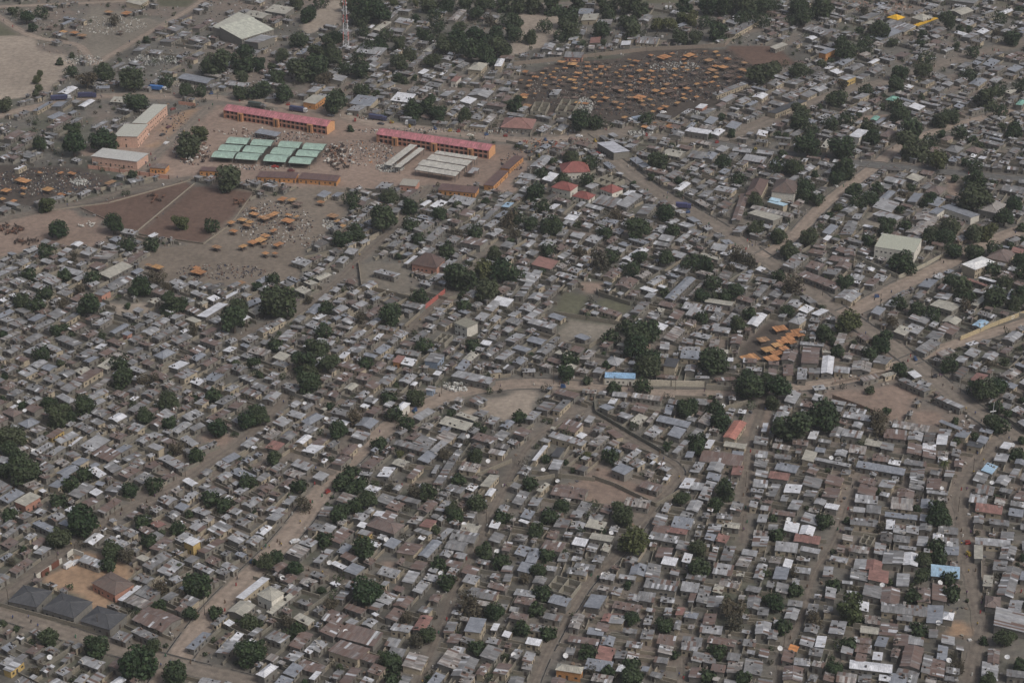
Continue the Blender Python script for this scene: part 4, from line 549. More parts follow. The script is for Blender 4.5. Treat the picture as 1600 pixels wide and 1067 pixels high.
def resample(pts, step):
    out = [pts[0]]; acc = 0
    for a, b in zip(pts, pts[1:]):
        L = math.hypot(b[0]-a[0], b[1]-a[1]); d = step-acc
        while d < L:
            out.append((a[0]+(b[0]-a[0])*d/L, a[1]+(b[1]-a[1])*d/L)); d += step
        acc = (L-(d-step))
    return out
def tangents(pts):
    t = []
    for i in range(len(pts)):
        a = pts[max(0, i-1)]; b = pts[min(len(pts)-1, i+1)]; L = math.hypot(b[0]-a[0], b[1]-a[1]) + 1e-9
        t.append(((b[0]-a[0])/L, (b[1]-a[1])/L))
    return t
M_KERB = flat_mat('drain_concrete', (.20,.185,.165), .9)
M_DITCH = flat_mat('ditch_water', (.030,.028,.025), .5)
RTAN = {}
for k, (nm, w, dr, pts) in enumerate(ROADM):
    rp = resample(pts, 2.5); tg = tangents(rp); ns = 9
    me = bpy.data.meshes.new('dirt_road'); vs = []; cs = []; z = .02 + .006*k
    paved = nm in ('the far paved road',)
    for i, (p, tt) in enumerate(zip(rp, tg)):
        for s in range(ns):
            u = (s/(ns-1)*2-1); jit = rnd.uniform(-.5, .5) if s in (0, ns-1) else 0
            x = p[0]-tt[1]*(u*w/2+jit); y = p[1]+tt[0]*(u*w/2+jit); vs.append((x, y, z))
            iy = min(GH-1, max(0, int(y-GY0))); ix = min(GW-1, max(0, int(x-GX0)))
            n_ = .86+.28*float(nz2[iy, ix])
            cc = (np.array((.175,.165,.155)) if paved else np.array((.262,.215,.178)))*n_
            pale = nm in ('the main dirt road', 'the straight dirt road', 'the upper right road', 'the market street', 'the back road', 'the far left track', 'the top left track', 'the far left road')
            cc = cc*(1.08 if pale else (.70 if w < 7 else .82))*(np.array((1.0, 1.0, 1.0)) if pale else np.array((.95, 1.0, 1.02)))*(.88+.24*float(nz[iy, ix]))
            cc = cc*(.86 if s in (2, 6) else (1.06 if s == 4 else 1.0))*rnd.uniform(.94, 1.06)
            if u in (-1., 1.): cc = base[iy, ix]
            cs.append(tuple(cc)+(1,))
    fs = [(i*ns+s, (i+1)*ns+s, (i+1)*ns+s+1, i*ns+s+1) for i in range(len(rp)-1) for s in range(ns-1)]
    me.from_pydata(vs, [], [f[::-1] for f in fs]); at = me.attributes.new('Soil', 'FLOAT_COLOR', 'POINT'); at.data.foreach_set('color', np.array(cs, np.float32).ravel())
    me.materials.append(M_GROUND); o = bpy.data.objects.new('paved_road' if paved else 'dirt_road', me); COL.objects.link(o); structure(o)
    if dr:       # open roadside drain: two low concrete lips with a dark channel, broken where it is bridged
        for side in ((-1, 1) if w > 6 else (1,)):
            mb = MB(); off = w/2+.4; i = 0; on = True; run = rnd.randint(6, 18)
            while i < len(rp)-1:
                if on:
                    a, b_ = rp[i], rp[i+1]; ta, tb = tg[i], tg[i+1]
                    def pt(p, t_, d, zz): return (p[0]-t_[1]*side*d, p[1]+t_[0]*side*d, zz)
                    for d0, d1, z0, z1, m_ in ((off-.42, off-.28, .22, .22, M_KERB), (off+.28, off+.42, .22, .22, M_KERB), (off-.28, off+.28, .10, .10, M_DITCH)):
                        zz = z0+.0
                        A = [pt(a, ta, d0, zz), pt(b_, tb, d0, zz), pt(b_, tb, d1, zz), pt(a, ta, d1, zz)]
                        mb.face(A if side < 0 else A[::-1], (.2,.18,.16), m_)
                        if m_ is M_KERB:
                            for dd in (d0, d1):
                                B = [pt(a, ta, dd, 0), pt(b_, tb, dd, 0), pt(b_, tb, dd, .22), pt(a, ta, dd, .22)]; mb.face(B, (.2,.18,.16), m_)
                i += 1; run -= 1
                if run <= 0: on = not on; run = rnd.randint(5, 16) if on else rnd.randint(1, 3)
            o = mb.build('roadside_drain'); 
            if o: structure(o)

# haze: one closed box round the scene
hm = bpy.data.materials.new('hazy_air'); hm.use_nodes = True; hn = hm.node_tree; hn.nodes.clear()
ho = hn.nodes.new('ShaderNodeOutputMaterial'); pv = hn.nodes.new('ShaderNodeVolumePrincipled')
pv.inputs['Color'].default_value = (.90,.92,.95,1); pv.inputs['Density'].default_value = HAZE_DENSITY; pv.inputs['Anisotropy'].default_value = .2
hn.links.new(pv.outputs[0], ho.inputs['Volume'])
bmh = bmesh.new(); bmesh.ops.create_cube(bmh, size=1.0); me = bpy.data.meshes.new('haze'); bmh.to_mesh(me); bmh.free()
hz = bpy.data.objects.new('haze', me); hz.scale = (6200, 5200, 462); hz.location = (0, 950, 230); me.materials.append(hm); hz['kind'] = 'stuff'; COL.objects.link(hz)

# ------------------------------------------------------------------ house building
def jit(c, a, rn): 
    k = 1+rn.uniform(-a, a); return tuple(max(.01, x*k) for x in c)
def rectify(A, B, C, z, snap=True):
    a, b_, c = (V2(P(p[0], p[1], z)) for p in (A, B, C))
    u = (b_[0]-a[0], b_[1]-a[1]); v = (c[0]-b_[0], c[1]-b_[1])
    lu, lv = math.hypot(*u), math.hypot(*v)
    au = math.atan2(u[1], u[0]); av = math.atan2(v[1], v[0])-PI/2
    s = lu**2*math.sin(4*au)+lv**2*math.sin(4*av); cc = lu**2*math.cos(4*au)+lv**2*math.cos(4*av)
    if snap:
        fa = field((A[0]+C[0])/2, (A[1]+C[1])/2); w = (lu*lu+lv*lv)*.8
        s += w*math.sin(4*fa); cc += w*math.cos(4*fa)
    th = math.atan2(s, cc)/4
    while th-au > PI/4: th -= PI/2
    while th-au < -PI/4: th += PI/2
    cx, cy = (a[0]+c[0])/2, (a[1]+c[1])/2
    # keep the plan area and the diagonal
    d = (c[0]-a[0], c[1]-a[1]); lx = abs(d[0]*math.cos(th)+d[1]*math.sin(th)); ly = abs(-d[0]*math.sin(th)+d[1]*math.cos(th))
    lx = .5*lx+.5*lu; ly = .5*ly+.5*lv
    return cx, cy, max(lx, 1.6), max(ly, 1.6), th
def frame(cx, cy, th):
    c, s = math.cos(th), math.sin(th)
    return lambda a, b: (cx+c*a-s*b, cy+s*a+c*b)
def sheets(mb, F, x0, x1, yz, code, rn, mat, sw, tint=None):
    """corrugated sheets laid side by side from x0 to x1; yz = [(y,z),(y,z)] down the slope"""
    base_c, var, rust, _ = PAL[code]
    if tint: base_c = tint
    (ya, za), (yb, zb) = yz
    n = max(1, round((x1-x0)/sw)); w = (x1-x0)/n; sgy = 1 if yb > ya else -1; msh = not tint and code in 'lgrsdR'
    slope = math.hypot(yb-ya, zb-za); rows = 2 if slope > 4.2 else 1
    u0 = rn.uniform(0, 300)
    for i in range(n):
        for r in range(rows):
            f0, f1 = r/rows, (r+1)/rows
            y0_, z0_ = ya+(yb-ya)*f0, za+(zb-za)*f0; y1_, z1_ = ya+(yb-ya)*f1, za+(zb-za)*f1
            dz = .015+rn.random()*.03+.02*r
            c = jit(base_c, var, rn); ru = rust*rn.uniform(.5, 1.3)
            q_ = rn.random()
            if code in 'lgrsd' and not tint:
                if q_ < .05: c = (.50,.51,.53); ru = 0
                elif q_ < .15: c = jit((.27,.27,.27), .15, rn)
                elif q_ < .25: c = jit((.17,.135,.12), .15, rn); ru = .9
            if msh and r == rows-1: y1_ += sgy*(rn.uniform(-.05, .32) if rn.random() < .6 else 0)
            pts = [F(x0+i*w, y0_), F(x0+(i+1)*w+.04, y0_), F(x0+(i+1)*w+.04, y1_), F(x0+i*w, y1_)]
            zs = [z0_+dz, z0_+dz, z1_+dz, z1_+dz]
            P4 = [(p[0], p[1], z_) for p, z_ in zip(pts, zs)]
            uv = [(u0+i*w, slope*f0), (u0+(i+1)*w, slope*f0), (u0+(i+1)*w, slope*f1), (u0+i*w, slope*f1)]
            a_ = Vector(P4[1])-Vector(P4[0]); b2 = Vector(P4[3])-Vector(P4[0])
            if a_.cross(b2).z < 0: P4 = P4[::-1]; uv = uv[::-1]
            mb.face(P4, tuple(c)+(ru,), mat, uv)
def make_house(cx, cy, lx, ly, th, h, shape, code, wall, rn, roof_mb, wall_mb, open_cb=None, sw=1.1, tint=None, over=.35, pitch=None, doors=True):
    if ly > lx: lx, ly, th = ly, lx, th+PI/2
    F = frame(cx, cy, th); base_c, var, rust, _ = PAL[code]
    if tint: base_c = tint
    X, Y = lx/2, ly/2; wx, wy = X-over, Y-over
    if wx < .6: wx = X*.8
    if wy < .6: wy = Y*.8
    wq = [F(-wx, -wy), F(wx, -wy), F(wx, wy), F(-wx, wy)]
    wc = jit(WALLC[wall], .12, rn)
    edge = tuple(x*.8 for x in base_c)+(rust*.6,)
    if shape in 'mf':
        sl = (.10 if shape == 'm' else .03) if pitch is None else pitch
        sgn = rn.choice((-1, 1)); zl, zh = h, h+sl*ly
        z = lambda y: (zl+zh)/2+sgn*sl*y
        wall_mb.prism(wq, 0, [z(-wy)-.03, z(-wy)-.03, z(wy)-.03, z(wy)-.03], wc, M_WALL)
        q_ = [F(-X, -Y), F(X, -Y), F(X, Y), F(-X, Y)]
        for (i, j) in ((0, 1), (1, 2), (2, 3), (3, 0)):
            ys = (-Y, -Y, Y, Y)
            roof_mb.face([(q_[i][0], q_[i][1], z(ys[i])-.06), (q_[j][0], q_[j][1], z(ys[j])-.06), (q_[j][0], q_[j][1], z(ys[j])+.03), (q_[i][0], q_[i][1], z(ys[i])+.03)], edge, M_ROOF)
        roof_mb.face([(q_[i][0], q_[i][1], z((-Y, -Y, Y, Y)[i])-.06) for i in (3, 2, 1, 0)], edge, M_ROOF)
        if shape == 'f' and h > 3.3 and tint is not None:
            roof_mb.face([(q_[i][0], q_[i][1], z((-Y, -Y, Y, Y)[i])+.05) for i in range(4)], tuple(base_c)+(0,), M_WALL)
        else: sheets(roof_mb, F, -X, X, [(Y, z(Y)), (-Y, z(-Y))], code, rn, M_ROOF, sw, tint)
        ztop = h
    elif shape == 'g':
        sl = .22 if pitch is None else pitch; rise = sl*Y; zr = h+rise
        wall_mb.prism(wq, 0, h+sl*(Y-wy)-.03, wc, M_WALL, top=False)
        for sx in (-1, 1):
            t_ = [(*F(sx*wx, -wy), h+sl*(Y-wy)-.03), (*F(sx*wx, wy), h+sl*(Y-wy)-.03), (*F(sx*wx, 0), zr-.04)]
            wall_mb.face(t_ if sx > 0 else t_[::-1], wc, M_WALL)
        for sy in (-1, 1):
            sheets(roof_mb, F, -X, X, [(0, zr), (sy*Y, h)], code, rn, M_ROOF, sw, tint)
            roof_mb.face([(*F(-X, sy*Y), h-.08), (*F(X, sy*Y), h-.08), (*F(X, sy*Y), h+.03), (*F(-X, sy*Y), h+.03)], edge, M_ROOF)
            u_ = [(*F(-X, 0), zr-.07), (*F(X, 0), zr-.07), (*F(X, sy*Y), h-.07), (*F(-X, sy*Y), h-.07)]
            roof_mb.face(u_, edge, M_ROOF)
        roof_mb.box(*F(0, 0), zr+.02, 2*X, .3, .05, th, tuple(x*1.1 for x in base_c), M_ROOF)
        ztop = h
    else:
        sl = .45 if pitch is None else pitch; r_ = X-Y*.98; zr = h+sl*Y
        wall_mb.prism(wq, 0, h, wc, M_WALL)
        R1, R2 = (*F(-r_, 0), zr), (*F(r_, 0), zr)
        e = [(*F(-X, -Y), h), (*F(X, -Y), h), (*F(X, Y), h), (*F(-X, Y), h)]
        u0 = rn.uniform(0, 200)
        for pl, uv in (([e[0], e[1], R2, R1], [(0, 0), (2*X, 0), (X+r_, Y), (X-r_, Y)]), ([e[2], e[3], R1, R2], [(0, 0), (2*X, 0), (X+r_, Y), (X-r_, Y)]),
                       ([e[1], e[2], R2], [(0, 0), (2*Y, 0), (Y, Y)]), ([e[3], e[0], R1], [(0, 0), (2*Y, 0), (Y, Y)])):
            roof_mb.face(pl, jit(base_c, .05, rn)+(rust*.7,), M_ROOF, [(u0+a, b2) for a, b2 in uv])
        roof_mb.face([(p[0], p[1], h-.12) for p in e[::-1]], edge, M_ROOF)
        for i in range(4):
            j = (i+1) % 4; roof_mb.face([(e[i][0], e[i][1], h-.12), (e[j][0], e[j][1], h-.12), e[j], e[i]], edge, M_ROOF)
        capc = tuple(x*1.12 for x in base_c)
        for a_, b2 in ((e[0], R1), (e[1], R2), (e[2], R2), (e[3], R1), (R1, R2)):
            if (Vector(a_)-Vector(b2)).length > .3: roof_mb.rod((a_[0], a_[1], a_[2]+.03), (b2[0], b2[1], b2[2]+.03), .13, capc, M_ROOF, 4)
        ztop = h
    # openings
    if doors:
        ops = []
        for sy in (-1, 1):
            x = -wx+rn.uniform(.8, 1.6); k = 0
            while x < wx-.8:
                ops.append(('door' if (k % 3 == 1 or (lx < 5 and k == 0)) else 'window', x, sy*wy, 0 if sy < 0 else PI)); x += rn.uniform(1.8, 3.4); k += 1
        for sx in (-1, 1):
            if rn.random() < .6: ops.append((rn.choice(('door', 'window')), sx*wx, rn.uniform(-.4, .4)*wy, PI/2))
        two = h > 5
        for kind, x, y, r_ in ops:
            wth = rn.uniform(.85, 1.05) if kind == 'door' else rn.uniform(.8, 1.2)
            for st_ in ((0, h/2) if two else (0,)):
                z0 = st_+(.02 if kind == 'door' else 1.0); hh = 1.95 if kind == 'door' else rn.uniform(.7, .95)
                if two and st_ and kind == 'door': z0 += 1.0; hh = .9
                hh = min(hh, h-z0-.15)
                if hh <= .3: continue
                p = F(x, y); open_cb(kind, p[0], p[1], z0, wth, .07, hh, th+r_)
# far houses share two meshes; near ones are objects
def op_stuff(mb):
    def f(kind, x, y, z0, w, d, hh, ang): mb.box(x, y, z0, w, d, hh, ang, (.03,.03,.03), M_DARK if kind == 'window' else M_DOOR)
    return f
UNIT = {}
def unit_box(mat):
    if mat.name not in UNIT:
        m = MB(); m.box(0, 0, 0, 1, 1, 1, 0, (.5,.45,.4), mat); UNIT[mat.name] = m.mesh('opening_'+mat.name)
    return UNIT[mat.name]
def op_parts(parent, ox, oy):
    def f(kind, x, y, z0, w, d, hh, ang):
        o = bpy.data.objects.new(kind, unit_box(M_DOOR if kind == 'door' else M_GLASS)); COL.objects.link(o)
        o.parent = parent; o.location = (x-ox, y-oy, z0); o.rotation_euler = (0, 0, ang); o.scale = (w, d, hh)
    return f
def house_object(name, cx, cy, lx, ly, th, h, shape, code, wall, rn, walls=(), sw=1.0, **kw):
    root = empty(name, (cx, cy, 0)); rb, wb = MB(), MB()
    make_house(cx, cy, lx, ly, th, h, shape, code, wall, rn, rb, wb, op_parts(root, cx, cy), sw, **kw)
    wb.build('wall', root, (cx, cy, 0)); rb.build('roof', root, (cx, cy, 0))
    for s in walls:
        m = MB(); yard_wall(m, *s); m.build('yard_wall', root, (cx, cy, 0))
    return root
def yard_wall(mb, x0, y0, x1, y1, h, c):
    L = math.hypot(x1-x0, y1-y0); ang = math.atan2(y1-y0, x1-x0)
    mb.box((x0+x1)/2, (y0+y1)/2, 0, L, .22, h, ang, c, M_WALL)
# ------------------------------------------------------------------ landmark buildings
ANCH = []
def anchor(px, py, phrase): ANCH.append((px, py, phrase))
def Z(ox, oy, s): return lambda *c: [(ox+c[i]*s, oy+c[i+1]*s) for i in range(0, len(c), 2)]
def landmark(name, label, cat, z, c, h, shape, code, wall='m', tint=None, phrase=None, snap=False, group=None, **kw):
    A, B, C = z(*c); cx, cy, lx, ly, th = rectify(A, B, C, h, snap)
    mark(cx, cy, lx/2+.6, ly/2+.6, th)
    o = house_object(name, cx, cy, lx, ly, th, h, shape, code, wall, random.Random(int(cx*7+cy)), tint=tint, **kw)
    fixed(o, label, cat, group)
    if phrase: px, py, _ = PX(cx, cy, h); anchor(px, py, phrase)
    return o, (cx, cy, lx, ly, th)
z1 = Z(120, 130, .15); z2 = Z(310, 0, .1312); z3 = Z(320, 140, .15); z4 = Z(570, 180, .16875); z5 = Z(830, 220, .125); z6 = Z(1330, 300, .16875)
z7 = Z(0, 850, .15); z8 = Z(900, 560, .1875); z9 = Z(800, 60, .13125); z11 = Z(1140, 260, .15); z12 = Z(600, 380, .11243)

# two long two-storey shop blocks with pink roofs
def gallery(cA, cB, label, phrase):
    h = 5.4; a, b_ = V2(P(*cA, h)), V2(P(*cB, h)); L = math.hypot(b_[0]-a[0], b_[1]-a[1]); th = math.atan2(b_[1]-a[1], b_[0]-a[0]); W = 10.5
    cx = (a[0]+b_[0])/2-math.sin(th)*W/2; cy = (a[1]+b_[1])/2+math.cos(th)*W/2
    mark(cx, cy, L/2+1, W/2+1, th); F = frame(cx, cy, th)
    root = empty('market_gallery', (cx, cy, 0)); rb, wb = MB(), MB(); rn = random.Random(5)
    X, Y = L/2, W/2; pk = (.46,.185,.205); or_ = (.62,.34,.18); pw = (.50,.27,.20)
    wb.prism([F(-X+.3, -Y+1.6), F(X-.3, -Y+1.6), F(X-.3, Y-.4), F(-X+.3, Y-.4)], 0, h, (.40,.20,.15), M_WALL)
    zr = h+2.0
    for sx in (-1, 1):
        t_ = [(*F(sx*(X-.28), -Y+.2), h), (*F(sx*(X-.28), Y-.2), h), (*F(sx*(X-.28), 0), zr-.1)]; wb.face(t_ if sx > 0 else t_[::-1], or_, M_WALL)
        wb.box(*F(sx*(X-.3), 0), 0, .25, W-.4, h, th, or_, M_WALL)
    for z0 in (0, 2.55, h-.25): wb.box(*F(0, -Y+1.0), z0, 2*X-.4, 1.5, .22 if z0 else .1, th, pw, M_WALL)
    for sy in (-1, 1):
        sheets(rb, F, -X, X, [(0, zr), (sy*Y, h)], 'R', rn, M_ROOF, 1.6, pk)
        rb.face([(*F(-X, sy*Y), h-.25), (*F(X, sy*Y), h-.25), (*F(X, sy*Y), h+.03), (*F(-X, sy*Y), h+.03)], pk, M_ROOF)
    rb.box(*F(0, 0), zr, 2*X, .4, .08, th, pk, M_ROOF)
    wb.build('wall', root, (cx, cy, 0)); rb.build('roof', root, (cx, cy, 0))
    nb = int(L/3.1); cb = op_parts(root, cx, cy)
    for i in range(nb):
        x = -X+1.2+(i+.5)*(L-2.4)/nb
        for zz in (0, 2.75):
            cb('shop_front', *F(x, -Y+1.55), zz+.1, 1.9, .08, 2.0, th)
    m = MB(); m.box(0, 0, 0, .32, .32, h-.2, 0, pw, M_WALL); pm = m.mesh('gallery_pillar')
    for i in range(nb+1):
        p = F(-X+1.2+i*(L-2.4)/nb, -Y+.35); o = bpy.data.objects.new('pillar', pm); COL.objects.link(o); o.parent = root; o.location = (p[0]-cx, p[1]-cy, 0); o.rotation_euler = (0, 0, th)
    for f in (-.33, .02, .34):
        m = MB(); m.box(*F(f*L, -Y-.1), 0, 3.4, 2.2, h-.1, th, (.46,.24,.13), M_WALL); m.box(*F(f*L, -Y-1.22), .4, .9, .06, h-1, th, (.1,.06,.05), M_DARK); m.build('stair_tower', root, (cx, cy, 0))
    m = MB(); m.box(*F(0, -Y+.3), 2.77, 2*X-1, .08, .8, th, (.5,.27,.2), M_WALL); m.build('railing', root, (cx, cy, 0))
    fixed(root, label, 'market building'); px, py, _ = PX(cx, cy, h); anchor(px, py, phrase)
gallery(*z3(190, 215, 1272, 388), 'long two-storey pink-roofed market gallery beside the green vaulted sheds', 'the left pink roofed gallery')
gallery(*z4(105, 178, 1150, 332), 'long two-storey pink-roofed market gallery behind the grey stepped sheds', 'the right pink roofed gallery')

# sheds: roof on posts
def shed(z, c, h, code, tint, label, name='market_shed', vault=True, group=None, phrase=None):
    A, B, C = z(*c); cx, cy, lx, ly, th = rectify(A, B, C, h, False); mark(cx, cy, lx/2, ly/2, th, 3); F = frame(cx, cy, th)
    if not vault: lx, ly = (lx*.97, ly*.84) if lx > ly else (lx*.84, ly*.97)
    root = empty(name, (cx, cy, 0)); rb = MB(); rn = random.Random(int(cx)); X, Y = lx/2, ly/2
    if vault:
        n = 7; rise = ly*.10
        zs = [h+rise*math.sin(PI*i/n) for i in range(n+1)]; ys = [-Y+2*Y*i/n for i in range(n+1)]
        for i in range(n): sheets(rb, F, -X, X, [(ys[i+1], zs[i+1]), (ys[i], zs[i])], code, rn, M_ROOF, 3.0, tint)
        for i in range(n): 
            for sx in (-X, X):
                rb.face([(*F(sx, ys[i]), h-.1), (*F(sx, ys[i+1]), h-.1), (*F(sx, ys[i+1]), zs[i+1]), (*F(sx, ys[i]), zs[i])], (.12,.16,.14), M_ROOF)
    else:
        sheets(rb, F, -X, X, [(Y, h+.35), (-Y, h)], code, rn, M_ROOF, 1.5, tint)
    for sy in (-1, 1):
        rb.face([(*F(-X, sy*Y), h-.25), (*F(X, sy*Y), h-.25), (*F(X, sy*Y), h+.03), (*F(-X, sy*Y), h+.03)], (.10,.10,.10), M_ROOF)
    rb.build('roof', root, (cx, cy, 0))
    m = MB(); m.rod((0, 0, 0), (0, 0, h-.05), .14, (.12,.12,.12), M_MISC, 5); pm = m.mesh('post')
    nx = max(2, int(lx/7)+1)
    for i in range(nx):
        for sy in (-1, 1):
            p = F(-X+.5+i*(lx-1)/(nx-1), sy*(Y-.4)); o = bpy.data.objects.new('post', pm); COL.objects.link(o); o.parent = root; o.location = (p[0]-cx, p[1]-cy, 0)
    fixed(root, label, 'shed', group); 
    if phrase: px, py, _ = PX(cx, cy, h); anchor(px, py, phrase)
GR = (.33,.45,.38)
rows = [('front', [(65,705,290,720,345,655), (312,722,545,740,600,672), (605,745,835,760,890,690), (868,765,1095,780,1145,715)]),
        ('middle', [(135,635,355,650,410,585), (388,650,605,665,665,600), (678,670,895,690,955,620), (940,690,1160,705,1215,642)]),
        ('back', [(212,560,430,572,490,508), (468,578,680,590,735,530), (755,598,975,612,1025,550), (1010,620,1225,635,1275,570)])]
for rn_, lst in rows:
    for pos, c in zip(('leftmost', 'second from left', 'second from right', 'rightmost'), lst):
        shed(z3, c, 3.4, 'c', GR, f'pale green vaulted market shed, {pos} in the {rn_} row of four', group='green vaulted market sheds')
anchor(425, 237, 'the green vaulted sheds')
shed(z3, (505,455,740,495,810,450), 3.4, 'b', None, 'grey shed between the left pink gallery and the green vaulted sheds', vault=False)
CR = (.47,.455,.41)
shed(z4, (160,462,250,466,500,280), 4, 'c', CR, 'long pale beige shed, left one of the slanting pair below the pink gallery', vault=False)
shed(z4, (262,482,330,490,565,312), 4, 'c', CR, 'long pale beige shed, right one of the slanting pair below the pink gallery', vault=False)
for pos, c in zip(('nearest', 'second nearest', 'third nearest', 'farthest'), ((450,508,845,572,885,532), (475,462,880,528,945,478), (555,412,940,472,1010,425), (628,358,1015,415,1060,390))):
    shed(z4, c, 4, 'c', CR, f'wide pale beige stepped shed, {pos} of the row of four', vault=False, group='beige stepped sheds')
shed(z4, (925,530,1025,548,1070,500), 3, 'l', None, 'small pale grey shed at the right end of the beige sheds', vault=False)
anchor(695, 258, 'the beige stepped sheds')
DM = (.13,.085,.082)
for c, z, lb, ph in (((540,912,950,928,980,868), z3, 'left orange-walled shop row with dark roof below the green sheds', None), ((970,928,1385,962,1415,900), z3, 'right orange-walled shop row with dark roof below the green sheds', 'the orange walled shop rows'),
              ((680,692,1040,728,1058,668), z4, 'orange-walled dark-roofed row below the beige stepped sheds', 'the orange walled dark roofed row'), ((1100,645,1190,668,1330,522), z4, 'orange-walled dark-roofed block, nearer of the slanting pair', None),
              ((1255,487,1340,507,1472,385), z4, 'orange-walled dark-roofed block, farther of the slanting pair', 'the slanting orange blocks'), ((-60,850,145,860,165,812), z3, 'short orange-walled dark-roofed row beside the market gate tree', None)):
    landmark('shop_row', lb, 'shop row', z, c, 3.0, 'f', 'r', 'o', tint=DM, phrase=ph)
landmark('flat_roofed_shop', 'small pink flat-roofed block in front of the beige sheds', 'building', z4, (315,648,470,660,512,606), 3.6, 'f', 'c', 'p', tint=(.33,.31,.27))
# peach C-shaped block
landmark('peach_office_block', 'far part of the peach office range with pale flat roof', 'building', z1, (575,415,725,432,945,232), 6.4, 'f', 'c', 'P', tint=(.46,.46,.41))
landmark('peach_office_block', 'near part of the peach office range with pale flat roof', 'building', z1, (388,552,640,575,740,440), 6.8, 'f', 'c', 'P', tint=(.44,.44,.39), phrase='the tall peach block')
landmark('peach_hall', 'low peach-walled hall with pale roof behind the panelled pink wall', 'building', z1, (150,768,635,832,745,735), 4.8, 'f', 'c', 'P', tint=(.46,.46,.44), phrase='the low peach hall')
landmark('gate_kiosk', 'small orange kiosk with arches beside the peach hall', 'kiosk', z1, (755,885,930,900,965,845), 3.2, 'f', 'r', 'o', tint=(.2,.17,.15))
# warehouse
landmark('warehouse', 'large pale green-grey sawtooth-roofed warehouse beyond the market', 'warehouse', z2, (300,380,470,515,850,355), 5.6, 'm', 'c', 'm', tint=(.48,.49,.42), phrase='the big pale warehouse', pitch=.16)
landmark('warehouse', 'narrow pale rear bay of the sawtooth warehouse beside the rusty huts', 'warehouse', z2, (200,352,285,425,640,225), 5.7, 'm', 'c', 'm', tint=(.40,.40,.35), pitch=.2)
landmark('warehouse_annex', 'lower lilac-grey annex in front of the pale warehouse', 'annex', z2, (545,492,710,545,912,462), 5.0, 'm', 'l', 'm')
# red hipped villas
RD = (.25,.088,.076)
landmark('red_roofed_villa', 'red hip-roofed villa with white walls, nearest left of four', 'villa', z5, (245,582,490,632,592,562), 4.2, 'h', 'R', 'x', tint=RD, phrase='the red roofed villas', pitch=.6)
landmark('red_roofed_villa', 'low red hip-roofed villa in front, behind a grey wall', 'villa', z5, (510,692,725,745,805,680), 2.6, 'h', 'R', 'x', tint=RD, pitch=.6)
landmark('red_roofed_villa', 'red hip-roofed villa standing apart on the right of the group', 'villa', z5, (862,602,1012,665,1152,605), 3.4, 'h', 'R', 'x', tint=RD, pitch=.6)
landmark('red_roofed_villa', 'largest red hip-roofed villa, farthest back of the four', 'villa', z5, (400,330,560,512,690,355), 4.4, 'h', 'R', 'x', tint=RD, pitch=.6)
landmark('pyramid_roofed_hall', 'big dark brown pyramid-roofed hall with pink trim', 'hall', z12, (370,292,725,340,862,225), 4.0, 'h', 'r', 'p', tint=(.105,.075,.068), phrase='the brown pyramid roof', pitch=.85)
landmark('brown_villa', 'left dark brown steep-roofed villa above the sky blue roof', 'villa', z11, (165,290,330,320,405,150), 5.0, 'h', 'r', 'e', tint=(.115,.08,.072), phrase='the twin steep brown roofs', pitch=.6)
landmark('brown_villa', 'right dark brown steep-roofed villa with tall pillars', 'villa', z11, (440,260,690,300,720,170), 6.0, 'h', 'r', 'x', tint=(.12,.095,.085), pitch=.6)
landmark('blue_roofed_house', 'pale sky blue roofed house below the steep brown villas', 'house', z11, (390,380,560,425,612,392), 4.0, 'm', 'B', 'e', tint=(.42,.58,.68), phrase='the sky blue roof')
landmark('blue_roofed_house', 'small raised sky blue roof just behind the larger one', 'house', z11, (405,350,510,372,542,350), 4.6, 'm', 'B', 'e', tint=(.42,.58,.68))
landmark('long_brown_shed', 'long narrow rusty brown shed running down from the steep brown villa', 'shed', z11, (20,560,110,562,205,292), 3.0, 'g', 'r', 'm')
landmark('long_school_block', 'long streaky block beside the small orange yard below the brown villas', 'block', z11, (215,435,640,535,680,500), 3.2, 'g', 's', 'm')
landmark('long_school_block', 'long cream-roofed strip in front of the streaky block', 'block', z11, (165,500,415,560,580,530), 3.0, 'm', 'c', 'm')
# office with flat green-grey roof, white villa, L-shaped school
landmark('office_building', 'two-storey office with broad flat pale roof behind a boundary wall', 'office', z6, (205,518,565,560,665,435), 6.4, 'f', 'c', 'x', tint=(.40,.41,.34), phrase='the flat pale office', over=.1)
landmark('white_roofed_villa', 'two-storey villa with very bright white roof beside the upper right road', 'villa', z6, (1020,668,1150,722,1337,648), 5.2, 'h', 'w', 'e', tint=(.72,.72,.71), phrase='the bright white villa roof', pitch=.15)
landmark('arcaded_school', 'long blue-grey roofed school wing with white colonnade', 'school', z6, (820,152,1110,252,1195,210), 3.8, 'm', 'b', 'x', phrase='the colonnaded school')
landmark('arcaded_school', 'short blue-grey roofed wing left of the colonnaded school', 'school', z6, (712,192,800,215,875,165), 3.8, 'm', 'b', 'x')
# blue-roofed compound by the straight road
landmark('blue_roofed_house', 'bright blue flat-roofed house behind the cream roadside wall', 'house', z8, (238,172,495,182,497,122), 3.0, 'm', 'B', 'x', tint=(.28,.45,.64), phrase='the bright blue roof')
landmark('salmon_long_house', 'long salmon pink gabled house by the dirt road', 'house', z8, (1228,652,1325,692,1418,540), 2.8, 'g', 'R', 'e', tint=(.42,.19,.15), phrase='the salmon gabled house')
